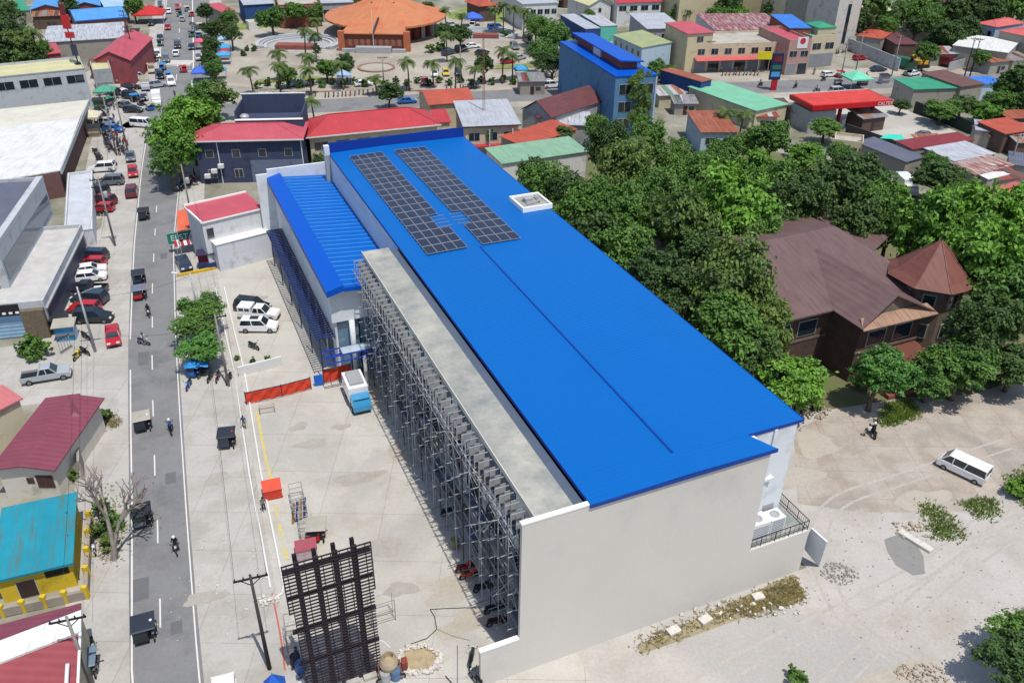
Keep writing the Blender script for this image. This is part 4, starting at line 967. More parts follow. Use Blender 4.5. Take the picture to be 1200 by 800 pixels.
# --- row behind the blue roof on the right
t = house('balcony_house', 'two storey cream house with pale grey roof and railed balcony', 'house', (542.5, 149), (611, 146), (524, 122.5), 6.4, W_CREAM, R_GREY, 'shedf', .7, .5, wins=[('F', 3, 3.4, 5, 2.2)], trim=M_DKSTEEL)
P(t, 'balcony', MB().box(2, -1.2, 2.6, t['W'] - .4, .5, 2.75), R_RED); P(t, 'railing', MB().box(2, -1.2, 3.5, t['W'] - .4, -1.15, 3.56).box(2, -1.2, 2.75, 2.05, -1.15, 3.5).box(t['W'] - .5, -1.2, 2.75, t['W'] - .45, -1.15, 3.5), M_STEEL)
[P(t, 'porch_post', MB().tube((x, -1.1, 0), (x, -1.1, 6), .1, n=8), M_WHITE) for x in (5, 9.5)]
house('gable_house', 'beige gabled house with red roof beyond the pale grey roof', 'house', (557, 119), (541.5, 103), (612, 116), 5.4, W_BEIGE, R_ORANGE, 'gabley', 1.5, .4, group=None, wins=[('F', 2, 2, 3.4, 1.2)])
house('warehouse', 'long maroon-roofed gabled house left of the tall blue building', 'house', (610, 128), (646, 138), (634, 100), 5.6, W_GREY, R_MAROON, 'gabley', 2.6, .3)
house('low_house', 'low house with a whitish sheet roof at the foot of the tall blue building', 'house', (655, 146), (693, 147), (646, 132), 4.2, W_GREY, R_SILV, 'shedf', .4, .3)
house('low_house', 'low house with a bright rusty orange roof behind the green roof', 'house', (615, 172), (677, 151), (602, 157), 4.6, W_CONC, R_ORANGE, 'shedf', .5, .3)
house('low_shed', 'dark red lean-to squeezed between the grey and maroon roofs', 'shed', (628, 137), (650, 140), (611, 122), 5, W_CONC, R_RED, 'shedf', .4, .2)
house('long_shed', 'long shed with pale green roof and whitish wall behind the blue roof', 'shed', (588, 192), (690, 177), (570, 176), 5.2, W_WHITE, R_GREEN, 'shedf', .5, .3)
# tall blue building
t = thing('tall_building', 'tall blue building with deep blue raised roof among the trees', 'building', G(721.7, 90, 12.4) - Vector((0, 0, 12.4)), ang(G(721.7, 90, 12.4), G(770.5, 87.8, 12.4)))
Wt = (G(770.5, 87.8, 12.4) - G(721.7, 90, 12.4)).length; u = Vector((math.cos(t.rotation_euler.z), math.sin(t.rotation_euler.z), 0)); v = Vector((-u.y, u.x, 0)); dv = G(656, 49, 12.4) - G(721.7, 90, 12.4); Dt = dv.dot(v); sk_ = dv.dot(u)
def tb(x, y): return (x + sk_ * y / Dt, y)
b = MB(); b.prism([tb(0, 0), tb(Wt, 0), tb(Wt, Dt), tb(0, Dt)], 0, 12.2); P(t, 'wall', b, W_BLUE)
b = MB(); b.prism([tb(-.1, -.1), tb(Wt + .1, -.1), tb(Wt + .1, Dt), tb(-.1, Dt)], 12.202, 12.5); P(t, 'roof', b, M_BLUE2)
b = MB(); b.slab([tb(Wt * .28, 4) + (14.6,), tb(Wt * .86, 4) + (14.3,), tb(Wt * .86, Dt - 1) + (14.3,), tb(Wt * .28, Dt - 1) + (14.6,)], .25); P(t, 'raised_roof', b, M_BLUE2)
b = MB(); b.prism([tb(Wt * .4, 6), tb(Wt * .8, 6), tb(Wt * .8, Dt - 2), tb(Wt * .4, Dt - 2)], 12.5, 14.1); P(t, 'roof_room', b, W_REDB)
P(t, 'roof_door', MB().prism([tb(Wt * .36, Dt * .5), tb(Wt * .398, Dt * .5), tb(Wt * .398, Dt * .62), tb(Wt * .36, Dt * .62)], 12.5, 14.2), M_WHITE)
for z0 in (1.5, 5, 8.6): opening(t, 'F', Wt, Dt, Wt * .1, z0, z0 + 2.2, Wt * .32, 'window', 0); opening(t, 'F', Wt, Dt, Wt * .55, z0, z0 + 2.2, Wt * .38, 'window', 0)
P(t, 'corner_pilaster', MB().box(Wt - .3, -.12, 0, Wt + .02, -.003, 12.1), W_LBLUE)
iv = crown_mb(3, 3.2, 5, 1600, .28, 10); tag(thing('climbing_vine', 'tangle of climbing vine hanging over the front of the tall blue building', 'vine', G(748, 160) , 0), None)
vt = bpy.data.objects['climbing_vine']; o_, rz_ = t.location.copy(), t.rotation_euler.z
vt.location = o_ + u * (Wt * .62) - v * .2; vt.rotation_euler = (0, 0, rz_)
for i, q in enumerate(iv.v): iv.v[i] = (q[0] * 1.35, q[1] * .28 - .7, max(.1, 6 + q[2] * 1.9))
iv.build('foliage', LEAF['olive'], vt); P(vt, 'stem', MB().tube((0, -.5, 0), (.6, -.4, 8), .12, .05, n=6), M_BARK)
# right rear block
house('corner_shop_building', 'two storey yellow beige corner shop building with red awning along the street', 'shop building', (815, 52), (940, 48.5), (795, 38), 7.2, W_BEIGE, R_CONC, 'flat', wins=[('F', 8, 4.4, 6, 2.0), ('L', 5, 4.4, 6, 1.8)], store=(8, 3), awning=(3.9, 2.4, R_SALMON))
house('roof_room', 'square stair tower room with red roof on top of the beige corner building', 'tower', (806, 40), (838, 38), (802, 27), 10, W_TAN, R_PINK, 'shedf', .4, .3, wins=[('F', 1, 7.6, 9.2, 2)])
house('market_shed', 'long shed with rusty maroon and white patched roof behind the beige corner building', 'shed', (838, 36), (925, 35), (850, 20), 7, W_WHITE, roofmat('patched', (140, 74, 76), rust=(214, 214, 212), amount=.4), 'shedf', 1, .3)
t = house('red_sign_building', 'shop front with maroon fascia and a white sign panel beside the beige corner building', 'shop building', (926, 47), (952, 46), (922, 30), 9, wallmat('maroon_front', (190, 150, 140)), R_PINK, 'flat', wins=[('F', 2, 4.6, 6.2, 2.2)], store=(2, 3))
P(t, 'sign_panel', MB().box(2.2, -.12, 6.8, 5.2, -.003, 9.6), M_WHITE); P(t, 'sign_emblem', MB().tube((3.7, -.14, 8.6), (3.7, -.122, 8.6), .8, n=20), mat('emblem_red', (210, 50, 70)))
house('green_roof_shop', 'beige shop with balcony and small green roof beside the maroon shop front', 'shop building', (952, 42), (982, 40), (955, 28), 8.4, W_BEIGE, R_TEALG, 'flat', wins=[('F', 2, 4.6, 6.4, 2.8)], store=(1, 3.6))
house('roof_shelter', 'small bright green roof shelter on top of the beige balcony shop', 'shelter', (959, 33), (981, 32), (964, 26), 9.8, W_BEIGE, R_TEALG, 'hip', 1, .2)
house('blue_roof_shelter', 'bright blue lean-to roof on the red shop block behind the corner building', 'shelter', (925, 33), (952, 33), (905, 19), 9.6, W_REDB, R_BLUE, 'shedf', .5, .2)
house('grey_shophouse', 'pale grey shophouse with a wide light grey roof behind the green stalls', 'shop building', (758, 34), (802, 33), (745, 19), 7.2, W_GREY, R_GREY, 'shedf', .8, .4, wins=[('F', 3, 4.6, 5.8, 1.8)], store=(3, 3), awning=(3.6, 1.8, R_SALMON))
house('arcade_shophouse', 'bluish white shophouse with row of dark openings and green yellow roof', 'shop building', (718, 41), (752, 56), (722, 26), 6, W_LBLUE, roofmat('olive_patch', (150, 168, 130), rust=(205, 190, 120), amount=.5), 'shedf', .8, .2, wins=[('F', 5, 3.4, 4.8, 1.2)], store=(5, 2.6))
house('market_stall', 'turquoise walled market stall with pale roof near the plaza exit', 'stall', (704, 31), (724, 30), (703, 17), 4.6, wallmat('turquoise', (110, 210, 190)), R_SILV, 'shedf', .4, .1)
house('market_stall', 'deep blue market stall with grey white roof near the plaza exit', 'stall', (686, 34), (704, 33), (680, 17), 4.6, W_DEEP, R_GREY, 'shedf', .3, .1)
house('gable_house', 'white gabled house end facing the plaza exit', 'house', (690, 7), (718, 5), (700, -5), 6.4, W_WHITE, R_CREAM, 'gabley', 2, .4, wins=[('F', 1, 4, 5.4, 1.2)])
house('school_building', 'white two storey building with red roof and dark windows at the far edge', 'building', (723, 4), (777, 2), (722, -8), 7.2, W_WHITE, R_RED, 'gablex', 1.6, .4, wins=[('F', 4, 4.6, 6.2, 2.6)])
house('warehouse', 'tall pale yellow warehouse wall at the top edge between trees', 'warehouse', (797, -3), (850, -5), (790, -14), 10, W_TAN, R_CONC, 'flat')
house('warehouse', 'long drab olive warehouse right of the pale yellow one', 'warehouse', (872, -6), (925, -9), (868, -20), 10, wallmat('drab_olive', (158, 148, 116)), R_CONC, 'flat')
house('office_building', 'cream office block with blue window band beside the white tower', 'building', (922, -4), (958, -6), (920, -16), 11, W_CREAM, R_CONC, 'flat', wins=[('F', 2, 6, 8, 5), ('F', 2, 1.5, 3.5, 5)])
house('office_building', 'weathered brown grey block with dark storeys left of the white tower', 'building', (958, 3), (984, 2), (958, -10), 12, W_CONC, R_CONC, 'flat', wins=[('F', 2, 8, 10, 3), ('F', 2, 4.4, 6.4, 3)])
house('tower_block', 'tall stained white tower block rising behind the shops', 'tower', (985, -3), (1012, -5), (988, -14), 15, wallmat('stained_tower', (214, 208, 198), (150, 140, 128)), R_CONC, 'flat', wins=[('F', 1, 2, 13, 1.4)])
# gas station
gs = thing('gas_station', 'petrol station with a flat bright red canopy on columns', 'petrol station', Vector((0, 0, 0)), 0)
o, th, Wg, Dg = frame_of((953, 124), (1047.5, 117.5), (929, 110), 6.2); gs.location = o; gs.rotation_euler = (0, 0, th)
P(gs, 'canopy', MB().box(0, 0, 5.1, Wg, Dg, 6.1), mat('canopy_red', (206, 24, 36), .4)); P(gs, 'canopy_top', MB().box(.3, .3, 6.1, Wg - .3, Dg - .3, 6.2), mat('canopy_top_red', (224, 72, 58), .6, stain=(200, 60, 50))); P(gs, 'canopy_rim', MB().box(-.05, Dg, 5.6, Wg, Dg + .1, 6.25).box(Wg, 0, 5.9, Wg + .06, Dg, 6.25), M_WHITE)
for x in (Wg * .45, Wg * .86):
    for y in (Dg * .3, Dg * .75): P(gs, 'column', MB().box(x - .3, y - .3, 0, x + .3, y + .3, 5.1), mat('column_red', (170, 30, 40)))
for x in (Wg * .52, Wg * .72): P(gs, 'fuel_pump', bevelled(MB().box(x - .45, Dg * .3 - .3, .15, x + .45, Dg * .3 + .3, 1.9), .06), M_WHITE); P(gs, 'pump_island', MB().box(x - 1.2, Dg * .3 - .8, 0, x + 1.2, Dg * .3 + .8, .15), M_CONC)
P(gs, 'kiosk', MB().box(.4, 1, 0, Wg * .34, Dg - 1, 4.6), W_GREY); P(gs, 'shopfront', MB().box(Wg * .34 + .002, 2, .4, Wg * .34 + .06, Dg - 2, 3), M_GLASS)
lettering('CALTEX', 1.0, M_WHITE, gs, (Wg * .9, -.03, 5.6), (PI / 2, 0, 0))
ps = thing('price_sign', 'tall dark fuel price pylon with red foot near the petrol station', 'sign', G(905, 106), .1)
P(ps, 'pylon', bevelled(MB().box(-1.4, -.3, 2.6, 1.4, .3, 9), .08), mat('pylon_navy', (26, 40, 84), .4)); P(ps, 'foot', MB().box(-.5, -.25, 0, .9, .25, 2.6), mat('pylon_red', (190, 26, 46), .5)); P(ps, 'price_panel', MB().box(-1.1, -.33, 3.4, 1.1, -.303, 4.6), PAINT['cyan']); P(ps, 'price_panel', MB().box(-1.1, -.33, 5.2, 1.1, -.303, 6.2), PAINT['green']); P(ps, 'logo_panel', MB().box(-.9, -.33, 7, .9, -.303, 8.4), PAINT['maroon'])
ys = thing('shop_sign', 'bright yellow signboard on the beige building by the price pylon', 'sign', G(893, 86), 0)
P(ys, 'board', MB().box(-1.9, -.1, 3.6, 1.9, .1, 5.6), mat('sign_yellow', (232, 216, 40))); [P(ys, 'post', MB().tube((x, 0, 0), (x, 0, 3.6), .07, n=6), M_STEEL) for x in (-1.4, 1.4)]
house('market_hall', 'low building with broad mint green roof beside the petrol station', 'building', (886, 130), (925, 122), (833, 98), 4.4, W_CREAM, roofmat('mint', (128, 196, 160)), 'shedf', .3, .3)
house('container_house', 'deep blue container house with rusty brown roof on a stone base', 'house', (822, 96), (835, 93), (792, 79), 6.2, W_DEEP, R_RUST, 'shedf', .2, .15, wins=[('F', 1, 3.4, 4.8, 1.0)])
house('rusty_house', 'pale blue walled house with a rusty ribbed roof behind the trees', 'house', (821, 155), (867, 155), (779, 131), 4.8, W_LBLUE, R_RUST, 'shedf', .3, .4, wins=[('F', 2, 2.2, 3.6, 1.8)])
house('small_house', 'little beige cottage with dark openings beside the petrol station wall', 'house', (978, 163), (1012, 167), (985, 155), 3.6, W_BEIGE, R_CONC, 'flat', wins=[('F', 2, 1, 2.4, 1.0), ('R', 1, .8, 2.6, 1.2)])
house('lean_to_shed', 'long dark grey lean-to shed along the petrol station wall', 'shed', (1002, 166), (1062, 190), (1020, 161), 3.2, W_CONC, R_DKGREY, 'shedf', .4, .2)
house('rust_shed', 'long dull red roofed shed next to the petrol station yard', 'shed', (1069, 175), (1143, 164), (1046, 167), 4, W_CONC, roofmat('dull_red', (140, 52, 56), rust=(120, 46, 50)), 'shedf', .3, .2)
house('sheet_shed', 'wide shed roofed with silvery corrugated sheets', 'shed', (1118, 189), (1168, 180), (1070, 177), 3.8, W_CONC, R_SILV, 'shedf', .3, .2)
house('patched_shed', 'shed with rusty brown and white patched roof below the silvery shed', 'shed', (1143, 205), (1190, 193), (1123, 191), 3.6, W_CONC, roofmat('patch_rust', (148, 86, 70), rust=(220, 220, 216), amount=.5), 'shedf', .3, .2)
house('patched_shed', 'small shed with pale metal roof above the salmon red roof', 'shed', (1158, 210), (1184, 204), (1150, 205), 3.2, W_CONC, R_WHITE, 'shedf', .2, .2)
house('blue_tarp_shed', 'shed with slate blue roof sheets at the right edge above the salmon roof', 'shed', (1182, 192), (1210, 196), (1178, 178), 3.6, W_CONC, R_DKGREY, 'shedf', .3, .2)
house('salmon_house', 'large house with a salmon red roof at the right edge', 'house', (1150, 238) if False else (1190, 256), (1260, 236), (1152, 222), 5.5, W_CREAM, R_SALMON, 'hip', 1.4, .4)
house('tarp_shed', 'shack with a crumpled grey white tarpaulin roof beside the orange roofs', 'shack', (1143, 152), (1178, 156), (1153, 143), 3.6, W_CONC, mat('grey_tarpaulin', (176, 178, 196), .7, .25, .9), 'shedf', .4, .2)
house('orange_house', 'shack with a rusty orange roof at the right edge by the lane', 'shack', (1178, 157), (1215, 152), (1172, 141), 4.2, W_BROWN, R_ORANGE, 'shedf', .5, .3)
house('orange_house', 'second rusty orange roofed shack, higher up at the right edge', 'shack', (1182, 139), (1215, 138), (1180, 131), 4, W_BROWN, R_RUST, 'shedf', .4, .3)
tt = MB(); q = [G(1031, 162, 2.4), G(1062, 164, 2.4), G(1056, 158, 2.9), G(1040, 157, 2.9)]; tt.slab(q, .06); tp = thing('tarpaulin_shelter', 'bright turquoise tarpaulin stretched over the red shed end', 'tarpaulin', (0, 0, 0)); P(tp, 'sheet', tt, R_TEALT); [P(tp, 'post', MB().tube((w_.x, w_.y, 0), (w_.x, w_.y, w_.z - .06), .05, n=5), M_WOOD) for w_ in q]
house('low_building', 'low building with jade green roof beside trees near the cross street', 'building', (1071, 105), (1125, 103), (1058, 93), 4.6, W_CONC, R_TEALG, 'shedf', .3, .3)
house('low_building', 'low building with a dull maroon roof beside the jade green roof', 'building', (1127, 102), (1155, 98), (1090, 86), 5, W_CONC, R_BROWN, 'shedf', .5, .3)
house('low_building', 'low building with a plain blue roof right of the maroon roof', 'building', (1152, 99), (1180, 98), (1138, 91), 4, W_LBLUE, R_BLUE, 'shedf', .2, .3)
house('hall_building', 'hall with a broad dazzling white roof near the upper right corner', 'hall', (1116, 53), (1182, 62), (1138, 43), 5.4, W_CONC, R_WHITE, 'shedf', .6, .2)
house('gable_house', 'pale blue house with salmon red roof in the upper right corner', 'house', (1143, 27), (1168, 32), (1165, 20), 8, W_LBLUE, R_SALMON, 'hip', 1.2, .3, wins=[('F', 2, 5, 6.6, 1.2)])
house('gable_house', 'concrete house with second salmon red roof cut by the right edge', 'house', (1170, 36), (1215, 45), (1185, 24), 8, W_CONC, R_SALMON, 'hip', 1.2, .3)
house('low_house', 'grey sheet roofed hut among trees in the upper right', 'hut', (1070, 38), (1101, 36), (1066, 31), 4, W_CONC, R_GREY, 'shedf', .4, .2)
house('low_house', 'brown roofed hut behind the white concrete panels in the upper right', 'hut', (1050, 52), (1078, 52), (1036, 39), 4, W_BROWN, R_MAROON, 'shedf', .4, .2)
house('low_house', 'small orange red roofed hut left of the brown hut', 'hut', (1003, 42), (1034, 46), (1008, 33), 4.6, W_CONC, R_ORANGE, 'hip', .8, .2)
house('villa', 'pale cream villa half hidden by trees at the top right', 'house', (1015, 14), (1052, 12), (1018, 2), 6, W_CREAM, R_CREAM, 'hip', .8, .4, wins=[('F', 3, 3.4, 4.8, 1.6)])
house('villa', 'reddish brown roofed house deep among the trees at the top right', 'house', (1142, 12), (1170, 10), (1145, -2), 6, W_CONC, R_BROWN, 'hip', 1, .4)
def wallrun(label, pts, h, m, th=.2, name='boundary_wall', cat='wall', group=None):
    mb = MB()
    for a, b in zip(pts[:-1], pts[1:]):
        p, q = G(*a), G(*b); mb.beam(p + Vector((0, 0, h / 2)), q + Vector((0, 0, h / 2)), th, h)
    o = mb.build(name, m); return tag(o, label, cat, group)
wallrun('long dark weathered concrete boundary wall running through the upper right', [(1012, 28), (1060, 48), (1120, 62), (1160, 78)], 2.6, mat('dark_wall', (92, 86, 82), .95))
wallrun('pale concrete panel wall with dark posts beside the open lot in the upper right', [(990, 58), (1024, 72), (1052, 84)], 3.4, W_SILVER)
wallrun('grey wall panel behind the earth lot at the upper right', [(1110, 84), (1140, 76), (1185, 84)], 2.4, W_GREY)
wallrun('dark green screen fence along the petrol station yard', [(1070, 132), (1110, 146), (1138, 158)], 2.6, mat('screen_green', (52, 66, 62), .9), name='screen_fence', cat='fence')
wallrun('dark grey wall bordering the petrol station yard', [(990, 158), (1040, 176), (1072, 190)], 2.4, mat('dark_wall', (92, 86, 82)))
sheet('earth_lot', poly([(1098, 58), (1120, 58), (1135, 70), (1110, 76), (1095, 68)]), mat('straw_earth', (186, 160, 106), .95, .2, .3), .014)
# white plot wall by the lot
b = wallrun('low white planter wall between the car park and the work yard', [(280, 441), (331, 428)], 1.3, M_WHITE, .25)
# --- left side of the street
t = house('shop_building', 'grey shop building with pale olive roof and window rows at the upper left', 'shop building', (-12, 91), (99, 80), (103.5, 65), 8.6, W_SILVER, R_CREAM, 'flat', wins=[('F', 4, 5.6, 7.4, 3.6)], trim=M_STEEL)
for k in range(4): P(t, 'window_mullion', MB().box(t['W'] * (k + .5) / 4 - .9, -.1, 5.6, t['W'] * (k + .5) / 4 - .84, -.07, 7.4), M_BLACK)
house('side_shop', 'narrow shop with pale roof beside the grey shop building', 'shop', (108, 82), (130, 80), (104, 72), 6, W_GREY, R_CREAM, 'flat', store=(1, 3))
t = thing('big_hall', 'large hall with a wide white and cream roof left of the street', 'hall', (0, 0, 0)); e0, e1, e2, e3 = G(-60, 222, 4.8), G(71, 199, 4.8), G(104, 117, 4.8), G(-40, 132, 4.8)
md0, md1 = e0.lerp(e3, .66), e1.lerp(e2, .66); md0.z = md1.z = 5.3
P(t, 'roof', MB().slab([e0, e1, md1, md0], .2), R_WHITE); P(t, 'rear_roof', MB().slab([md0, md1, e2, e3], .2), roofmat('off_white', (222, 218, 202)))
P(t, 'wall', MB().prism([(v_.x, v_.y) for v_ in (e0 + (e1 - e0) * .02, e1 - (e1 - e0) * .02, e2 - (e2 - e3) * .02, e3)], 0, 4.55), wallmat('dull_brown_side', (120, 88, 84)))
P(t, 'roof_edge', MB().beam(e1 - Vector((0, 0, .3)), e2 - Vector((0, 0, .3)), .25, .9), W_SILVER)
house('white_block', 'white box shaped building with flat roof beside the parked cars', 'building', (75, 271.5), (108, 267), (50, 206), 3.0, wallmat('block_white', (222, 224, 228)), mat('roof_pale_blue_grey', (206, 210, 218), .8), 'flat', trim=M_COPE)
# modern silver building
ZM = 4.9
t = house('modern_building', 'modern silver showroom building with slate roof and glass side facing the street', 'building', (-40, 360), (50, 352), (74, 264), ZM, W_SILVER, mat('deck_grey', (206, 204, 200), .85), 'flat')
W_, D_ = t['W'], t['D']; inv_ = Matrix.Rotation(-t.rotation_euler.z, 4, 'Z') @ Matrix.Translation(-t.location)
def lc(x, y, z): return inv_ @ G(x, y, z)
u0, u1 = lc(39, 284, 10.4), lc(50, 207, 10.4); ux = u1.x
P(t, 'upper_block', MB().box(-4, u0.y, ZM - .495, ux, u1.y, 9.8), W_SILVER); P(t, 'upper_roof', MB().box(-4.1, u0.y, 9.8, ux - .9, u1.y - .2, 9.92), R_DKGREY); P(t, 'upper_parapet', MB().box(ux - .9, u0.y, 9.8, ux + .02, u1.y + .02, 10.5), W_SILVER); P(t, 'rear_parapet', MB().box(-4, u1.y - .2, 9.8, ux - .903, u1.y + .02, 10.4), W_SILVER)
P(t, 'terrace_wall', MB().box(-4, u0.y - 3.4, ZM - .495, ux - 1.6, u0.y - .003, 7.4), W_GREY); P(t, 'terrace_floor', MB().box(-4, u0.y - 3.2, 7.4, ux - 1.8, u0.y - .2, 7.46), R_DKGREY)
P(t, 'upper_glass', MB().box(ux + .003, u0.y + .6, 5.3, ux + .08, u1.y - .6, 7.9), mat('facade_glass', (70, 96, 112), .1, spec=.8)); P(t, 'lower_side', MB().box(W_ + .003, .6, .2, W_ + .06, D_ * .96, 3.6), mat('slate_panel', (78, 88, 108), .6)); P(t, 'side_ledge', MB().box(W_ + .003, 0, 3.7, W_ + .3, D_ * .98, 3.9), W_GREY)
for k in range(4): P(t, 'skylight_frame', MB().path([(ux - 4.5, 3 + k * 1.7, ZM + .1), (ux - 1.2, 3 + k * 1.7, ZM + .1), (ux - .9, 4.3 + k * 1.7, ZM + .1)], .08, 6), M_COPE)
x1 = W_ - 2.9
P(t, 'entry_glass', MB().box(x1 - 3.8, -.12, .2, x1, -.003, 2.3), mat('entry_glass', (150, 186, 214), .12, ribs=.5, axis='Z')); P(t, 'entry_band', MB().box(x1 - 3.8, -.13, 2.32, x1, -.003, 3.2), mat('steel_blue_panel', (100, 132, 168))); P(t, 'entry_recess', MB().box(x1 - 3.8, -.12, 3.22, x1, -.003, 4.75), M_BLACK)
for k in range(5): P(t, 'recess_lamp', MB().box(x1 - 3.5 + k * .75, -.2, 3.5, x1 - 3.1 + k * .75, -.123, 3.75), M_COPE)
M_STONE = mat('stone_cladding', (122, 108, 90), .9, .25, 2); P(t, 'stone_pier', MB().box(x1 + .15, -.8, 0, W_ - .1, -.003, 4.0), M_STONE); P(t, 'stone_pier', MB().box(x1 - 6.2, -.8, 0, x1 - 3.95, -.003, 4.0), M_STONE)
P(t, 'roof_rail', MB().path([(ux - 2.6, u0.y + 1, 9.9), (ux - 2.6, u0.y + 1, 10.7), (ux - 2.6, u0.y + 4, 10.7), (ux - 2.6, u0.y + 4, 9.9)], .06, 6), M_COPE)
# maroon roofed house, turquoise roof, front maroon roof
t = house('maroon_house', 'cream house with a ribbed mauve red roof at the left edge', 'house', (-14, 551), (64, 551), (72, 466), 3.8, wallmat('pale_plaster', (224, 218, 204)), R_MAUVE, 'gabley', .5, .5)
opening(t, 'F', t['W'], t['D'], t['W'] * .62, 1.3, 2.8, 1.6, 'window', .5, mat('brown_shutter', (84, 60, 56), .8), mat('brown_shutter_frame', (110, 84, 76))); opening(t, 'F', t['W'], t['D'], t['W'] * .47, 1.8, 2.5, .7, 'window', .5, mat('brown_shutter', (84, 60, 56)), mat('brown_shutter_frame', (110, 84, 76)))
house('porch', 'maroon roofed side porch attached to the cream mauve-roofed house', 'porch', (78, 499), (103, 492), (74, 466), 3.6, wallmat('pale_plaster', (224, 218, 204)), R_MAUVE, 'hip', .8, .3)
house('pink_roof_house', 'low house with faded pink roof behind the mauve roof at the left edge', 'house', (-20, 490), (27, 466), (26, 443), 5.6, W_CREAM, roofmat('faded_pink', (206, 122, 122)), 'shedf', .4, .3)
t = house('yellow_house', 'yellow house under a streaky turquoise sheet roof at the left edge', 'house', (-12, 682), (85.5, 659), (86, 581), 2.9, W_YEL, R_TEAL, 'shedf', .4, .3, doors=[('F', .22, 2.0, 1.5)], trim=mat('teal_edge', (40, 140, 160), .5))
opening(t, 'F', t['W'], t['D'], t['W'] * .62, 1.7, 2.5, 1.8, 'window', .3, M_BLACK, M_BLACK)
t = thing('front_house', 'house with mauve red roof crossed by a broad white band in the lower left corner', 'house', (0, 0, 0))
e = [G(-40, 790, 5), G(94, 735, 5), G(90, 830, 5), G(-60, 900, 5)]; P(t, 'roof', MB().slab([Vector((v_.x, v_.y, 5.0 - (.5 if i_ > 1 else 0))) for i_, v_ in enumerate(e)], .15), roofmat('mauve_front', (160, 78, 84), ribs=.7, axis='Y'))
e2_ = [G(-40, 765, 5.6), G(95, 714, 5.6), G(95, 739, 5.2), G(-40, 791, 5.2)]; P(t, 'white_band', MB().slab(e2_, .2), R_WHITE); e3_ = [G(-40, 742, 4.6), G(95, 706, 4.6), G(95, 714, 5.3), G(-40, 766, 5.3)]; P(t, 'upper_roof', MB().slab(e3_, .12), R_MAUVE)
P(t, 'wall', MB().prism([(v_.x, v_.y) for v_ in (e[3], G(87, 826, 5), G(92, 712, 4.5), G(-40, 760, 4.5))], 0, 4.4), W_CREAM); P(t, 'gutter', MB().path([G(94, 736, 5.05), G(90, 830, 4.6)], .1, 8), M_COPE)
P(t, 'downpipe', MB().path([G(79, 778, 5.15), G(76, 830, 4.8)], .14, 8), M_WHITE)
wl2 = thing('courtyard_fence', 'yellow posted courtyard wall with weathered rails around the yellow house', 'fence', (0, 0, 0)); a, b, c = G(-20, 728), G(103, 700), G(107, 612)
P(wl2, 'rail_wall', MB().beam(a + Vector((0, 0, .6)), b + Vector((0, 0, .45)), .3, .9).beam(b + Vector((0, 0, .45)), c + Vector((0, 0, .45)), .3, .9), mat('grey_rail', (170, 158, 146), .9, .2))
for p in [a.lerp(b, k / 5) for k in range(1, 6)] + [b.lerp(c, k / 4) for k in range(1, 5)]: P(wl2, 'post', MB().box(p.x - .25, p.y - .18, 0, p.x + .18, p.y + .18, 1.35), W_YEL)
wallrun('grey plastered side wall beside the cream mauve-roofed house', [(98, 560), (95, 495)], 2.2, W_CONC, .25)
# top left: market roofs
house('red_roof_hall', 'hall with a dusky red gable roof in the upper left market', 'hall', (106, 72), (153, 71), (100, 46), 6, wallmat('dusky_red', (160, 84, 88)), R_PINK, 'gabley', 2.2, .3)
house('red_roof_hall', 'low dusky red roof left of the gabled market hall', 'hall', (52, 64), (72, 62), (76, 52), 4.6, wallmat('dusky_red', (160, 84, 88)), R_PINK, 'shedf', .6, .3)
house('market_hall', 'long flat whitish grey market roof in the upper left', 'market hall', (50, 50), (146, 44), (55, 33), 5, W_CONC, R_SILV, 'shedf', .5, .3)
house('market_hall', 'long market hall with sky blue eaves and cream roof in the upper left', 'market hall', (88, 25), (150, 20), (90, 11), 5, wallmat('market_brick', (170, 120, 110)), roofmat('sky_blue', (90, 160, 225)), 'gablex', 1.4, .4, trim=mat('sky_blue_edge', (40, 120, 215)))
house('market_hall', 'small gabled market shed with blue roof and brick front at the top left', 'market hall', (34, 12), (75, 10), (38, -6), 5, W_REDB, roofmat('sky_blue', (90, 160, 225)), 'gabley', 1.4, .4)
house('market_hall', 'pale blue grey roofed shed below the blue gable at the top left', 'market hall', (38, 20), (65, 18), (36, 11), 3.6, W_CONC, R_GREY, 'shedf', .4, .2)
house('market_hall', 'second blue gabled market shed with brick front near the top left', 'market hall', (82, 9), (118, 7), (88, -8), 5, W_REDB, roofmat('sky_blue', (90, 160, 225)), 'gabley', 1.4, .4)
house('market_hall', 'dull green roofed shed beside trees at the top left corner', 'market hall', (12, 14), (36, 12), (14, 3), 4, W_CONC, R_TEALG, 'shedf', .5, .2)
house('market_hall', 'shed with pale blue roof above the market beside the street top', 'market hall', (122, 9), (150, 7), (124, 0), 5, W_CONC, roofmat('sky_pale', (170, 200, 225)), 'shedf', .5, .2)
# beyond the plaza
house('red_roof_hall', 'small rose red roof beside the dark trees left of the plaza top', 'hut', (258, 14), (276, 12), (258, 5), 4, W_CONC, R_PINK, 'shedf', .5, .2)
house('brick_hall', 'red brick hall with pale storeys behind the plaza lawn', 'hall', (326, 6), (375, 4), (326, -6), 7, W_REDB, R_CONC, 'flat', wins=[('F', 4, 4.4, 6.2, 2)])
house('blue_hall', 'blue and navy fronted hall behind the plaza lawn', 'hall', (285, 6), (322, 4), (288, -6), 6, W_DEEP, R_GREY, 'shedf', .5, .3)
house('kiosk', 'small brown hut with orange hipped roof on the plaza lawn', 'hut', (561, 8), (584, 6), (566, 0), 5, W_BROWN, R_ORANGE, 'hip', 1.6, .6)
house('kiosk', 'little white guard hut on the left plaza lawn', 'hut', (291, 26), (303, 25), (292, 23), 2.6, W_WHITE, R_CREAM, 'flat')
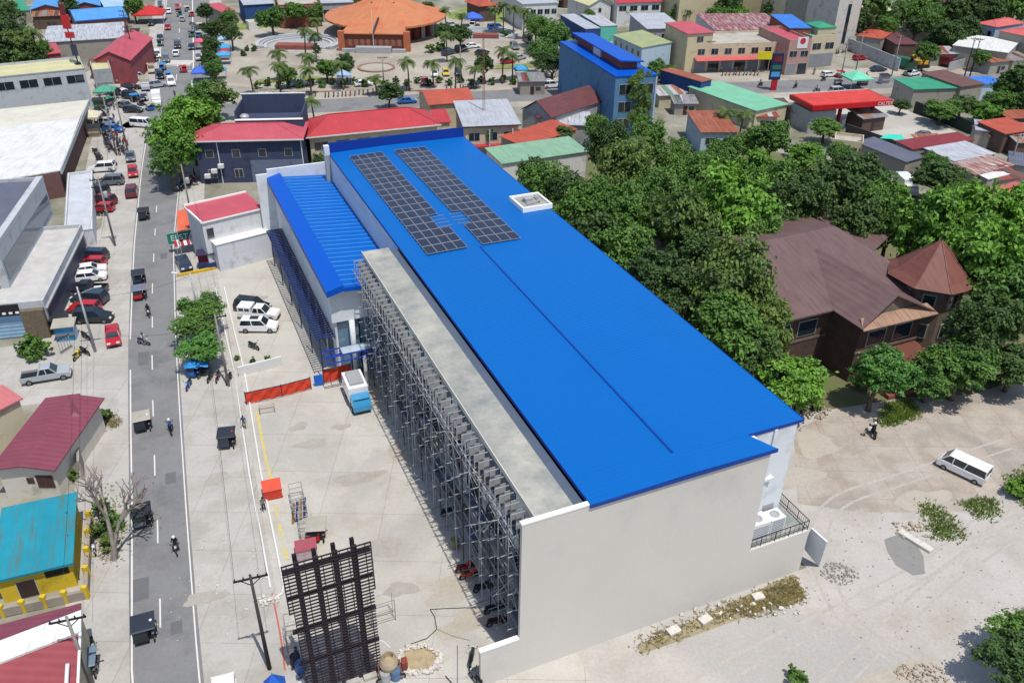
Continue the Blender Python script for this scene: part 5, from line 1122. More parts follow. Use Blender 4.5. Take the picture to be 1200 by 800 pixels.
house('pale_hall', 'long pale building front at the far edge behind the plaza', 'building', (376, 4), (432, 2), (378, -8), 6, W_GREY, R_GREY, 'shedf', .6, .3, wins=[('F', 6, 2, 4, 1.8)])
house('pale_hall', 'whitish building at the far edge right of the round shrine', 'building', (612, 5), (655, 3), (612, -8), 8, W_WHITE, R_GREY, 'shedf', .6, .3, wins=[('F', 5, 4.6, 6.2, 1.8)])
# ------------------------------------------------------------------ the round shrine
sh = thing('round_shrine', 'large round shrine with a wide orange fan roof and brick porch', 'church', G(447, 48), 0)
M_TILE = mat('orange_tile', (208, 134, 92), .75, .08, .3, stain=(205, 108, 66), amount=.35); M_BRICK = mat('brown_brick', (134, 76, 62), .9, .2, 2)
cz, Rr_ = 5.6, 18.6
mb = MB(); n = 64; vs = []
rings = [(Rr_, 5.2), (Rr_ * .78, 6.1), (Rr_ * .55, 7.6), (Rr_ * .3, 9.6), (.4, 11.5)]
for r, z in rings:
    for i in range(n): a = 2 * PI * i / n; vs.append((r * math.cos(a), r * math.sin(a) * 1.15 + 13, z + (.12 if i % 2 else 0)))
fs = [(j * n + i, j * n + (i + 1) % n, (j + 1) * n + (i + 1) % n, (j + 1) * n + i) for j in range(len(rings) - 1) for i in range(n)]
vs2 = vs + [(v_[0], v_[1], v_[2] - .5) for v_ in vs[:n]]; m0 = len(vs); fs += [(i, m0 + i, m0 + (i + 1) % n, (i + 1) % n) for i in range(n)] + [tuple(m0 + n - 1 - i for i in range(n))]
mb.add(vs2, fs); P(sh, 'fan_roof', mb, M_TILE)
P(sh, 'drum_wall', MB().lathe([(Rr_ * .74, 0), (Rr_ * .74, 4.68)], 40, (0, 13, 0), 1, 1.1), M_BRICK)
P(sh, 'roof_vent', MB().beam((-3.6, 7.6, 9.3), (3.6, 7.6, 9.3), .9, .6), mat('vent_dark', (96, 58, 48)))
for k in range(14):
    a = PI + PI * (k + .5) / 14; P(sh, 'drum_column', MB().box(Rr_ * .77 * math.cos(a) - .5, Rr_ * .77 * math.sin(a) * 1.1 + 13 - .5, 0, Rr_ * .77 * math.cos(a) + .5, Rr_ * .77 * math.sin(a) * 1.1 + 13.5, 4.7), mat('column_white', (206, 204, 200)) if k % 2 else M_BRICK)
P(sh, 'porch_wall', MB().box(-9, -13.5, 0, 9, -9, 4.6), M_BRICK); P(sh, 'porch_roof', MB().slab([(-9.4, -14, 4.9), (9.4, -14, 4.9), (7.2, -3, 6.6), (-7.2, -3, 6.6)], .25), M_TILE); P(sh, 'porch_ridge', MB().beam((0, -14.2, 5.3), (0, -3, 7.0), .5, .5), mat('ridge_dark', (70, 62, 66)))
for x in (-9.3, 9.3): P(sh, 'porch_pier', MB().box(x - .9, -14.1, 0, x + .9, -12.4, 5.4), mat('pier_orange', (196, 112, 76)))
mb = MB()
for k in range(9): mb.box(-7.4 + k * 1.75, -13.56, 1.4, -6.4 + k * 1.75, -13.503, 3.2)
P(sh, 'wall_relief', mb, mat('relief_tan', (160, 110, 90)))
P(sh, 'altar_step', MB().box(-5, -16.5, 0, 5, -14.2, 1.6).box(-9, -15.6, 0, -5.2, -14.2, .9).box(5.2, -15.6, 0, 9, -14.2, .9), W_GREY); P(sh, 'flagpole', MB().tube((0, -15, 0), (0, -15, 12), .09, .05, n=6), M_WHITE)
# rings of steps on the plaza
for px, py, s_, lb in ((350, 53, 9, 'round amphitheatre of low grey steps with red stage at the plaza left'), (570, 42, 6.5, 'round amphitheatre of low grey steps with red stage at the plaza right')):
    o = G(px, py); t = thing('amphitheatre', lb, 'amphitheatre', o, 0)
    for k in range(3):
        m_ = MB(); r0, r1 = s_ + k * 1.1, s_ + k * 1.1 + 1.0; nn = 30; vs = []
        for i in range(nn + 1):
            a = -.5 + (PI + 1.0) * i / nn
            for r, z in ((r0, .0), (r0, .35 + .3 * k), (r1, .35 + .3 * k), (r1, 0)): vs.append((r * math.cos(a), r * math.sin(a), z))
        m_.add(vs, [(4 * i + j, 4 * i + 4 + j, 4 * i + 5 + j, 4 * i + 1 + j) for i in range(nn) for j in range(3)] + [(3, 2, 1, 0), (4 * nn, 4 * nn + 1, 4 * nn + 2, 4 * nn + 3)])
        P(t, 'step_ring', m_, W_GREY if k % 2 else mat('pale_step', (196, 200, 204), .9))
    P(t, 'stage', MB().box(-s_ * .6, -s_ * .7, 0, s_ * .6, -s_ * .25, 1.2), W_REDB); P(t, 'floor', MB().lathe([(s_ * .95, 0), (s_ * .95, .05)], 30), W_GREY)
t = thing('fountain', 'low round flower ring bed in front of the shrine', 'planter', G(441, 80), 0); P(t, 'rim', MB().lathe([(5, 0), (5, .35), (4.3, .35), (4.3, .2)], 30), mat('rim_brick', (160, 122, 112))); P(t, 'bed', MB().lathe([(4.25, 0), (4.25, .23)], 30), M_PLAZA)

# small weathered roofs filling the town
SK = random.Random(77)
SKM = [('rusty brown', roofmat('sk_rust', (146, 88, 68), rust=(196, 150, 120), amount=.5)), ('dull grey', roofmat('sk_grey', (150, 152, 156), rust=(110, 92, 84), amount=.5)), ('pale silver', roofmat('sk_silver', (190, 192, 196), rust=(146, 110, 92), amount=.45)), ('faded red', roofmat('sk_red', (156, 74, 70), rust=(120, 70, 62), amount=.5)), ('dusty green', roofmat('sk_green', (112, 150, 126), rust=(140, 130, 110), amount=.4)), ('dark brown', roofmat('sk_brown', (92, 74, 68), rust=(130, 96, 80), amount=.5))]
def shack(px, py, w_, d_, h_, k, where):
    nm, rm = SKM[k]; a0 = .25 + SK.uniform(-.2, .2)
    t = thing('shack', nm + ' roofed shack ' + where, 'shack', G(px, py), a0)
    P(t, 'wall', MB().box(-w_ / 2, -d_ / 2, 0, w_ / 2, d_ / 2, h_ - .1), SK.choice([W_CONC, W_GREY, W_BROWN, W_CREAM])); P(t, 'roof', MB().slab([(-w_ / 2 - .4, -d_ / 2 - .4, h_ - .1), (w_ / 2 + .4, -d_ / 2 - .4, h_ - .1), (w_ / 2 + .4, d_ / 2 + .4, h_ + .7), (-w_ / 2 - .4, d_ / 2 + .4, h_ + .7)], .1), rm)
    P(t, 'door', MB().box(-.5, -d_ / 2 - .04, 0, .4, -d_ / 2 - .003, 2), M_DOOR); P(t, 'window', MB().box(.8, -d_ / 2 - .04, 1, min(w_ / 2 - .2, 2), -d_ / 2 - .003, 1.9), M_GLASS)
    for j in range(SK.randrange(1, 4)):
        x = SK.uniform(-w_ / 2, w_ / 2 - 1.4); P(t, 'roof_patch', MB().slab([(x, -d_ / 2 - .2, h_ - .03), (x + SK.uniform(.8, 1.6), -d_ / 2 - .2, h_ - .03), (x + 1.4, d_ / 2, h_ + .72), (x, d_ / 2, h_ + .72)], .05), SK.choice(SKM)[1])
for px, py, w_, d_, h_, k, wh in ((1012, 150, 6, 5, 3.2, 1, 'beside the petrol station columns'), (1085, 182, 5, 4, 3, 0, 'left of the silvery shed'), (1100, 196, 6, 4, 3, 5, 'below the silvery shed'), (1135, 215, 6, 5, 3, 2, 'above the bright mango trees'), (1168, 222, 5, 4, 3, 3, 'left of the salmon red roof'), (1196, 180, 6, 4, 3.2, 1, 'at the right edge below the orange roofs'), (1155, 170, 5, 4, 3, 5, 'below the tarpaulin roofed shack'), (1185, 168, 5, 4, 3, 0, 'between tarpaulin roof and right edge'),
    (1098, 75, 7, 5, 3.5, 2, 'behind the red lorry'), (1160, 84, 7, 5, 3.4, 0, 'above the plain blue roof'), (1185, 82, 7, 5, 3.4, 1, 'right of the plain blue roof'), (1130, 58, 6, 5, 3.4, 5, 'before the broad white roof'), (1075, 50, 7, 5, 3.4, 1, 'right of the brown hut'), (1120, 30, 8, 6, 4, 3, 'left of the pale blue house'), (1060, 30, 7, 5, 3.6, 0, 'under the villa trees'), (1190, 70, 8, 6, 4, 2, 'at the right edge by the broad white roof'),
    (622, 108, 6, 5, 3.4, 1, 'before the maroon warehouse'), (640, 160, 5, 4, 3, 5, 'behind the orange roof'), (698, 128, 5, 4, 3, 0, 'under the wall of the tall blue building'), (783, 122, 7, 5, 3, 2, 'behind the rusty roofed house'), (765, 112, 6, 5, 3, 5, 'left of the container house'), (800, 132, 5, 4, 2.8, 1, 'beside the rusty roofed house'), (888, 148, 6, 5, 3, 3, 'below the mint green roof'), (905, 138, 6, 4, 3, 5, 'right of the mint green roof'), (935, 142, 5, 4, 2.8, 0, 'before the petrol station kiosk'),
    (60, 32, 8, 6, 4, 0, 'above the long market roof'), (128, 34, 6, 5, 3.4, 3, 'right of the long market roof'), (90, 50, 7, 5, 3.6, 2, 'between market roof and red hall'), (138, 60, 5, 4, 3, 1, 'right of the dusky red hall'), (122, 90, 5, 4, 3.4, 5, 'at the foot of the grey shop building'), (585, 8, 6, 5, 4, 3, 'behind the plaza kiosk'), (668, 8, 7, 5, 4, 0, 'beside the parasols at the top'), (742, 26, 6, 5, 4, 1, 'left of the grey shophouse'), (850, 30, 8, 5, 4, 4, 'behind the patched market shed'), (900, 24, 8, 5, 4, 0, 'before the olive warehouse')):
    shack(px, py, w_, d_, h_, k, wh)
# ------------------------------------------------------------------ old timber house with the turret
M_OLDROOF = roofmat('old_maroon_brown', (116, 92, 90), rust=(100, 78, 76), ribs=.8, axis='X'); M_RUSTCONE = roofmat('turret_rust', (126, 78, 68), rust=(110, 64, 56), amount=.5, ribs=30)
M_TIMB = mat('dark_timber', (92, 72, 64), .9, .25, 1.2, ribs=.5, axis='X'); M_OLDW = mat('old_wall', (120, 104, 94), .9, .25, .8)
oh_ = thing('old_mansion', 'old dark timber mansion with maroon brown hipped roofs among the trees', 'house', (0, 0, 0), YAW)
P(oh_, 'wall', MB().box(59.5, 65, 0, 83, 89, 7.85).box(70.2, 60.2, 0, 79.5, 64.99, 7.85), M_TIMB)
r = MB(); r.add([(58, 64, 8), (84.6, 64, 8), (84.6, 90, 8), (58, 90, 8), (66, 77, 11.3), (80.6, 77.5, 11.3), (58, 64, 7.8), (84.6, 64, 7.8), (84.6, 90, 7.8), (58, 90, 7.8)], [(0, 1, 5, 4), (1, 2, 5), (2, 3, 4, 5), (3, 0, 4), (9, 8, 7, 6), (6, 7, 1, 0), (7, 8, 2, 1), (8, 9, 3, 2), (9, 6, 0, 3)]); P(oh_, 'roof', r, M_OLDROOF)
r = MB(); r.slab([(69.3, 59.2, 8.02), (74.9, 60.4, 10.6), (74.9, 74, 10.6), (69.3, 74, 8.02)], .15); r.slab([(74.9, 60.4, 10.6), (80.4, 59.0, 8.02), (80.4, 71.2, 8.02), (74.9, 74, 10.6)], .15); P(oh_, 'wing_roof', r, M_OLDROOF)
P(oh_, 'gable_wall', MB().add([(69.8, 60.5, 7.9), (79.9, 60.5, 7.9), (74.9, 60.9, 10.35)], [(0, 1, 2)]), M_OLDW); P(oh_, 'gable_eave', MB().slab([(69.3, 59.0, 7.9), (80.4, 58.8, 7.9), (80.0, 60.4, 8.6), (70, 60.5, 8.6)], .12), roofmat('tan_tin', (166, 132, 108), rust=(124, 90, 78)))
P(oh_, 'valley_gutter', MB().beam((80.3, 71.1, 8.1), (84.7, 73.0, 8.15), .5, .3), W_LBLUE); P(oh_, 'rear_roof', MB().slab([(84.6, 74, 8.2), (92, 78, 8.0), (92, 90, 8.6), (84.6, 90, 9.4)], .15), M_OLDROOF)
for wz, ww, ll in ((4.6, 71.5, 60.2), (4.6, 75.5, 60.2), (1.2, 72.5, 60.2), (4.6, 61.5, 65), (4.6, 65.5, 65)):
    f = MB().box(ww, ll - .06, wz, ww + 2.8, ll - .002, wz + 2.1).build('window', mat('pale_sash', (176, 170, 160), .8), oh_); MB().box(ww + .12, ll - .09, wz + .12, ww + 2.68, ll - .06, wz + 1.98).build('pane', M_GLASS, f)
P(oh_, 'string_course', MB().box(70.1, 60.1, 3.9, 79.6, 60.197, 4.2).box(59.4, 64.9, 3.9, 70.0, 64.997, 4.2), M_OLDW)
tx, ty = 85.4, 65.0; oct_ = [(math.cos(PI / 8 + k * PI / 4), math.sin(PI / 8 + k * PI / 4)) for k in range(8)]
P(oh_, 'turret_wall', MB().prism([(tx + 4.1 * a, ty + 4.1 * b) for a, b in oct_], 0, 9.4), M_OLDW)
r = MB(); rg = [(5.5, 9.2), (4.4, 9.8), (2.4, 11.6), (.12, 13.6)]; vs = [(tx + R_ * a, ty + R_ * b, z) for R_, z in rg for a, b in oct_]; r.add(vs, [(j * 8 + i, j * 8 + (i + 1) % 8, j * 8 + 8 + (i + 1) % 8, j * 8 + 8 + i) for j in range(3) for i in range(8)] + [tuple(range(7, -1, -1)), tuple(range(24, 32))]); P(oh_, 'turret_roof', r, M_RUSTCONE)
r = MB()
for a, b in oct_: r.path([(tx + R_ * a, ty + R_ * b, z + .04) for R_, z in rg], .07, 5)
P(oh_, 'turret_hip', r, roofmat('hip_rust', (140, 92, 80))); P(oh_, 'finial', MB().tube((tx, ty, 13.5), (tx, ty, 14.6), .09, .03, n=6), M_DKSTEEL)
for k in (4, 5, 6):
    a = PI / 4 * k + PI / 4 * 0 ; c_ = Vector((tx + 3.85 * math.cos(a), ty + 3.85 * math.sin(a), 0)); Mx = Matrix.Translation(c_) @ Matrix.Rotation(a, 4, 'Z')
    for z0 in (6.2, 2.2): f = MB().box(-.05, -.8, z0, .08, .8, z0 + 2, Mx).build('window', mat('pale_sash', (176, 170, 160), .8), oh_); MB().box(.08, -.65, z0 + .15, .1, .65, z0 + 1.85, Mx).build('pane', M_GLASS, f)
P(oh_, 'porch_step', MB().box(72, 55.5, 0, 79, 60, .5), W_REDB); P(oh_, 'porch_roof', MB().slab([(72, 56, 3.2), (79.5, 56, 3.2), (79.5, 60.1, 3.7), (72, 60.1, 3.7)], .12), roofmat('porch_red', (118, 70, 60)))
# ------------------------------------------------------------------ cars
def V2(x, y, z=.0): p = G(x, y, z); return Vector((p.x, p.y, .018))
def veh(kind, color, a, b, label, group=None, lite=None, extra=None, z=.7):
    """rear and front points of the centre line in the photo"""
    A, B_ = G(*a, z), G(*b, z); m = (A + B_) / 2; m.z = .02
    if lite is None: lite = scale_at(m) < 4.6
    return car(kind, color, m, ang(A, B_), label, group, lite, extra)
def at(x, y, hx, hy, z=.5):
    A, B_ = G(x, y, z), G(hx, hy, z); return Vector((A.x, A.y, .02)), ang(A, B_)
def trike(color, roofm, p, h, label, group=None, lite=None, rider=None):
    m, a = at(*p, *h)
    if lite is None: lite = scale_at(m) < 4.6
    o = tricycle(color, roofm, m, a, label, group, lite)
    if rider: rd(m, a, *rider)
    return o
def rd(m, a, shirt, trousers, helmet, label, group=None): return person('ride', shirt, trousers, m, a, label, group, helmet)
def moto(color, p, h, label, group=None, lite=None, rider=None):
    m, a = at(*p, *h)
    if lite is None: lite = scale_at(m) < 4.6
    o = motorcycle(color, m, a, label, group, lite)
    if rider: rd(m, a, *rider)
    return o
RF_BLACK = mat('trike_roof_black', (52, 58, 70), .5); RF_GREY = mat('trike_roof_beige', (186, 180, 166), .7); RF_BLUE = mat('trike_roof_blue', (60, 150, 215), .5); RF_RED = mat('trike_roof_red', (200, 50, 50), .5); RF_GREEN = mat('trike_roof_green', (60, 150, 110), .5); RF_YEL = mat('trike_roof_cream', (222, 206, 150), .6); RF_DK = mat('trike_roof_charcoal', (48, 50, 56), .6)
# parked row left of the street
for col, kind, ax, ay, bx, by, lb in (
    ('navy', 'suv', 126, 300, 88, 299, 'dark navy car at the back of the parked row beside the white box building'),
    ('red', 'hatch', 126, 307, 88, 307, 'red car second from the back in the parked row'),
    ('white', 'sedan', 85, 318, 125, 312, 'white car parked between the red car and another white one'),
    ('white', 'hatch', 88, 325, 126, 321, 'white hatchback next to a black pickup in the parked row'),
    ('black', 'pickup', 126, 338, 78, 338, 'long black pickup in the middle of the parked row'),
    ('teal', 'suv', 126, 350, 84, 347, 'dark teal car between the black pickup and the red car'),
    ('red', 'hatch', 119, 360, 78, 359, 'shiny red car third from the near end of the parked row'),
    ('black', 'suv', 90, 371, 129, 370, 'black car at the near end of the parked row')):
    veh(kind, col, (ax, ay), (bx, by), lb, 'cars parked in a row beside the street')
veh('hatch', 'red', (131, 379), (133, 407), 'red hatchback parked alone at the kerb of the street', z=.8)
veh('pickup', 'silver', (24, 443), (84, 433), 'silver grey pickup with open bed parked behind the mauve-roofed house')
veh('suv', 'black', (278, 356), (316, 352) if False else (314, 360), 'black car behind the white pickup in the car park')
veh('pickup', 'white', (279, 365), (329, 368), 'white pickup with a boxy bed cover in the car park', extra='canopy')
veh('suv', 'white', (282, 381), (325, 381), 'white sport utility car nearest the work yard in the car park', extra='sunroof')
veh('sedan', 'navy', (208, 294), (222, 319), 'dark blue sedan parked behind the yellow kerb wall', z=.9)
veh('van', 'white', (1159, 560), (1101, 533), 'white passenger van parked alone on the bare yard', z=.9)
veh('suv', 'grey', (144, 211), (113, 213), 'grey blue car parked across the pavement beside the white box building')
veh('hatch', 'red', (155, 193), (156, 209), 'small bright red car driving beside the kerb lane')
veh('suv', 'maroon', (153, 232), (155, 215), 'dark maroon car parked at the kerb')
veh('hatch', 'red', (131, 243), (106, 243), 'red car parked under the power lines beside the white box building')
veh('suv', 'maroon', (133, 236), (108, 232), 'maroon car behind the red one under the power lines')
veh('van', 'white', (153, 144), (180, 146), 'white van crossing the street mouth by the big tree')
veh('suv', 'white', (185, 112), (183, 124), 'white pickup like delivery truck stopped at the crossing') if False else None
def lite_box(name, label, cat, p, h, L_, W_, H_, cab, body, z=.8, roofc=None):
    A, B_ = G(*p, z), G(*h, z); m = (A + B_) / 2; m.z = .02
    t = thing(name, label, cat, m, ang(A, B_)); P(t, 'cargo_box', bevelled(MB().box(-L_ / 2, -W_ / 2, .8, L_ * .2, W_ / 2, H_), .05), PAINT[body]); P(t, 'cab', bevelled(MB().profile([(L_ * .21, .5), (L_ / 2, .5), (L_ / 2, 1.2), (L_ * .42, 2.0), (L_ * .21, 2.0)], -W_ * .46, W_ * .46), .06), PAINT[cab])
    P(t, 'windscreen', MB().beam((L_ * .475, 0, 1.3), (L_ * .43, 0, 1.9), W_ * .8, .03), M_GLASS); P(t, 'chassis', MB().box(-L_ / 2, -W_ * .35, .45, L_ * .45, W_ * .35, .78), M_BLACK)
    for x in (-L_ * .3, L_ * .33):
        for y in (-1, 1): P(t, 'wheel', wheel_mb(x, y * (W_ / 2 - .12), .38, .22), [M_TYRE, M_RIM])
    if roofc: P(t, 'roof_load', MB().box(-L_ * .4, -W_ * .35, H_ + .005, L_ * .1, W_ * .35, H_ + .3), roofc)
    return t
lite_box('box_truck', 'white box truck waiting at the busy junction', 'truck', (184, 112), (184, 126), 5.4, 2.0, 2.9, 'white', 'white')
lite_box('box_truck', 'cream topped jeepney style truck in the junction traffic', 'truck', (170, 93), (171, 108), 6, 2.1, 2.6, 'silver', 'beige')
lite_box('small_truck', 'white roofed blue truck parked below the orange tarpaulin fence', 'truck', (412, 449), (426, 481), 5.2, 2.2, 2.7, 'cyan', 'white', roofc=M_STEEL)
lite_box('box_truck', 'white lorry parked on the lane between trees on the right', 'truck', (1055, 214), (1068, 226), 6.2, 2.2, 2.7, 'white', 'white')
lite_box('flatbed_truck', 'green lorry standing by the open lot in the upper right', 'truck', (1052, 76), (1064, 78), 7, 2.4, 3.0, 'green', 'green')
lite_box('flatbed_truck', 'dark red lorry standing right of the yellow digger', 'truck', (1100, 73), (1115, 76), 7, 2.4, 2.8, 'maroon', 'maroon')
for a, b, k, c_, lb in (((154, 90), (168, 91), 'suv', 'white', 'white car side on in the junction traffic left of the cream truck'), ((146, 102), (160, 101), 'sedan', 'black', 'black car behind the white one in the junction traffic'), ((177, 100), (190, 98), 'suv', 'silver', 'pale silver car side on between the trucks'),
    ((198, 88), (203, 104), 'suv', 'white', 'white jeep facing the camera in the right lane at the junction'), ((176, 74), (179, 89), 'suv', 'beige', 'beige car queueing before the zebra crossing'), ((141, 107), (150, 110), 'hatch', 'white', 'small white car near the left pavement of the junction'),
    ((194, 66), (193, 55) if False else (195, 72), 'suv', 'grey', 'grey car queueing beyond the zebra crossing'), ((208, 47), (208, 59), 'suv', 'black', 'black car alone in the middle lane'), ((225, 50), (224, 59), 'sedan', 'navy', 'dark blue car in the far right lane'),
    ((197, 27), (196, 37), 'hatch', 'red', 'red car approaching in the left lane'), ((198, 9), (197, 17), 'sedan', 'white', 'white car far up the street'), ((209, 4), (208, 13), 'van', 'red', 'red van far up the street'), ((233, 62), (233, 72), 'van', 'silver', 'silver van parked by the plaza hedge'),
    ((188, 1), (188, 11), 'van', 'navy', 'navy van at the top of the street'), ((182, 24), (174, 30), 'sedan', 'black', 'black car beside the red market canopy')):
    veh(k, c_, a, b, lb)
# plaza and cross street cars
for a, b, k, c_, lb in (((524, 29), (534, 28), 'sedan', 'silver', 'pale silver car on the upper plaza beside trees'), ((520, 63), (530, 60), 'sedan', 'teal', 'dark green car nearest the bushes on the plaza'), ((536, 58), (546, 55), 'suv', 'navy', 'navy car parked beside the dark green car on the plaza'), ((548, 54), (560, 53), 'sedan', 'white', 'white car by the red stage on the plaza'),
    ((510, 82), (509, 90), 'hatch', 'white', 'whitish violet car left of the yellow car on the plaza edge'), ((521, 80), (524, 90), 'hatch', 'yellow', 'bright yellow car on the plaza edge'), ((536, 79), (538, 90), 'hatch', 'navy', 'dark blue car right of the yellow car'), ((553, 31), (555, 27), 'van', 'white', 'white van under the blue tent on the plaza'),
    ((961, 88), (981, 86), 'hatch', 'white', 'white car side on in front of the maroon shop'), ((1021, 81), (1038, 80), 'sedan', 'navy', 'dark blue car beside the concrete panel wall'), ((1002, 68), (1013, 67), 'hatch', 'red', 'red car in the recess beside the concrete panel wall'),
    ((1062, 87), (1078, 84), 'sedan', 'white', 'white car beyond the jade green roof'), ((975, 107), (990, 106), 'suv', 'silver', 'silver car behind the petrol station canopy'), ((1080, 158), (1092, 159), 'sedan', 'grey', 'grey car in the petrol station yard'), ((615, 45), (622, 49), 'van', 'black', 'black van at the edge of the plaza trees'), ((604, 68), (613, 66), 'sedan', 'silver', 'silver car parked behind the plaza palms'), ((888, 136), (880, 131) if False else (874, 128), 'van', 'white', 'white van beneath the trees by the mint green roof')):
    veh(k, c_, a, b, lb)
# street tricycles and motorcycles
trike('black', RF_BLACK, (180, 738), (181, 761), 'tricycle with broad black roof in the nearest street lane', rider=('white', 'black', 'white', 'tricycle driver in a white helmet in the nearest street lane'))
trike('grey', RF_DK, (176, 606), (178, 629), 'charcoal roofed tricycle coming down the street past the bare tree', rider=('grey', 'navy', 'black', 'driver of the charcoal roofed tricycle by the bare tree'))
trike('black', RF_GREY, (175, 496), (177, 516), 'tricycle with beige roof in the street beside the bare tree top', rider=('red', 'black', 'white', 'tricycle driver in red shirt beside the bare tree top'))
trike('navy', RF_BLACK, (169, 327), (169, 340), 'dark tricycle leading two others along the parked row', rider=('black', 'navy', 'black', 'driver of the dark tricycle along the parked row'))
trike('red', mat('trike_roof_grey', (120, 128, 146), .5), (170, 345), (171, 360), 'grey roofed red tricycle right behind the dark one', rider=('red', 'black', 'red', 'driver in red helmet on the grey roofed tricycle'))
moto('black', (174, 366), (176, 384), 'black motorcycle following the grey roofed tricycle', rider=('black', 'black', 'black', 'motorcyclist in black behind the grey roofed tricycle'))
moto('silver', (168, 400), (174, 393) if False else (180, 402), 'pale scooter turning across the lane by the red hatchback', rider=('white', 'navy', 'navy', 'scooter rider in white shirt turning by the red hatchback'))
moto('black', (200, 502), (198, 485), 'black motorcycle in the right lane riding away', rider=('blue', 'black', 'white', 'motorcyclist in blue shirt in the right lane riding away'))
moto('black', (206, 640), (208, 660), 'motorcycle in the right lane passing the work yard', rider=('black', 'navy', 'white', 'motorcyclist in dark clothes and white helmet passing the work yard'))
trike('black', RF_DK, (174, 253), (174, 262), 'tricycle abreast of the orange canopy', rider=('grey', 'black', 'black', 'tricycle driver abreast of the orange canopy'))
# work yard and car park bikes
trike('red', RF_GREY, (380, 624), (378, 642), 'parked tricycle with a beige roof beside the scaffold frames')
trike('navy', RF_BLACK, (274, 516), (272, 532), 'parked tricycle with a dark roof on the street shoulder', rider=('red', 'black', 'red', 'driver in red sitting on the tricycle parked on the shoulder'))
moto('black', (297, 405), (305, 408), 'black motorcycle with side box parked below the white car')
trike('blue', RF_BLUE, (236, 436), (222, 450), 'bright blue tricycle under tarpaulin beside the street trees')
moto('blue', (221, 450), (215, 460), 'blue scooter in front of the bright blue tricycle')
moto('black', (246, 441), (240, 450), 'black motorcycle behind the bright blue tricycle'); moto('maroon', (255, 441), (250, 452), 'maroon motorcycle beside the street trees'); moto('black', (268, 443), (262, 452), 'black motorcycle against the white kerb')
for i, (x, y, c_, lb) in enumerate(((527, 598, 'navy', 'navy motorcycle farthest along the scaffold foot'), (545, 664, 'red', 'red motorcycle parked at the scaffold foot'), (550, 672, 'orange', 'orange motorcycle beside the red one at the scaffold foot'), (566, 687, 'black', 'black motorcycle between the red and maroon ones at the scaffold'), (579, 712, 'black', 'black motorcycle near the shaded corner of the white low wall'), (582, 727, 'maroon', 'maroon motorcycle nearest the low end wall'))):
    moto(c_, (x, y), (x + 14, y - 4), lb)
moto('black', (553, 770), (557, 752), 'black motorcycle leaning at the end of the low wing wall'); moto('teal', (558, 795), (553, 789), 'teal motorcycle at the bottom edge by the wing wall')
moto('black', (1023, 506), (1018, 498), 'black motorcycle ridden beside the lawn at the old mansion', rider=('black', 'black', 'white', 'motorcyclist in dark shirt beside the lawn'))
person('sit', 'white', 'black', at(1019, 508, 1014, 500)[0] + Vector((-.2, .1, .28)), at(1019, 508, 1014, 500)[1], 'passenger in white shirt on the motorcycle beside the lawn')
moto('silver', (110, 640), (112, 655), 'silver motorcycle among bushes below the bare tree'); moto('silver', (109, 757), (111, 770), 'pale motorcycle parked beside the wall at the lower left'); trike('grey', mat('trike_roof_steel', (120, 140, 160), .5), (112, 780), (110, 798), 'grey blue roofed tricycle parked at the lower left kerb')
moto('black', (100, 393), (108, 397), 'dark motorcycle by the lamp pole beside the red hatchback'); moto('black', (99, 411), (106, 414), 'second dark motorcycle nearer the silver pickup'); moto('yellow', (90, 416), (94, 412), 'yellow scooter near the silver pickup')
# dense rows of parked motorcycles at the junction and in front of the plaza
def row(a, b, n, head, cols, label, group, jit=1.0):
    for i in range(n):
        t = (i + .5) / n; x = a[0] + (b[0] - a[0]) * t + RND.uniform(-jit, jit); y = a[1] + (b[1] - a[1]) * t + RND.uniform(-jit, jit) * .5
        moto(RND.choice(cols), (x, y), (x + head[0], y + head[1]), label, group, True)
CB = ['black', 'black', 'navy', 'maroon', 'red', 'silver', 'grey', 'blue']
row((108, 118), (126, 138), 9, (5, 1.5), CB, 'motorcycle parked in the crowded row along the big white hall', 'motorcycles along the big white hall')
row((115, 130), (130, 176), 12, (6, 1), CB, 'motorcycle parked under the power lines beside the junction', 'motorcycles under the power lines')
row((120, 158), (150, 168), 8, (2, -5), CB, 'motorcycle parked on the pavement corner before the white van', 'motorcycles on the pavement corner')
row((132, 190), (128, 200), 4, (6, 1), CB, 'motorcycle parked by the grey blue car', 'motorcycles by the grey blue car')
row((118, 252), (121, 236), 4, (6, 0), CB, 'motorcycle parked below the red car under the lines', 'motorcycles below the red car')
row((378, 112), (480, 104), 20, (1, -4), CB, 'motorcycle in the long row before the plaza hedge', 'motorcycles before the plaza hedge')
row((606, 92), (652, 88), 10, (1, -4), CB, 'motorcycle in the row right of the gabled red roof', 'motorcycles right of the gabled red roof')
row((845, 86), (890, 86), 11, (1, -4), CB, 'motorcycle in front of the beige corner shops', 'motorcycles at the beige corner shops')
row((206, 222), (226, 208), 8, (4, 2), CB, 'motorcycle parked beside the dark navy house', 'motorcycles beside the dark navy house')
row((975, 62), (996, 58), 6, (2, 3), CB, 'motorcycle by the concrete panel wall', 'motorcycles by the panel wall')
for x, y, hx, hy, c_, lb in ((932, 101, 938, 99, 'black', 'motorcycle on the cross street by the petrol station'), (965, 93, 971, 92, 'black', 'motorcycle beside the white car on the cross street'), (1015, 90, 1009, 91, 'grey', 'motorcycle riding on the cross street toward the left'), (957, 106, 951, 106, 'black', 'motorcycle behind the petrol station roof'), (891, 99, 886, 100, 'black', 'motorcycle below the price pylon'), (954, 85, 954, 89, 'maroon', 'motorcycle in front of the green roofed shop')):
    moto(c_, (x, y), (hx, hy), lb, None, True, rider=('grey', 'black', 'black', 'rider of the ' + lb))
TC = [('red', RF_RED), ('green', RF_GREEN), ('navy', RF_DK), ('blue', RF_BLUE), ('black', RF_YEL), ('grey', RF_GREY)]
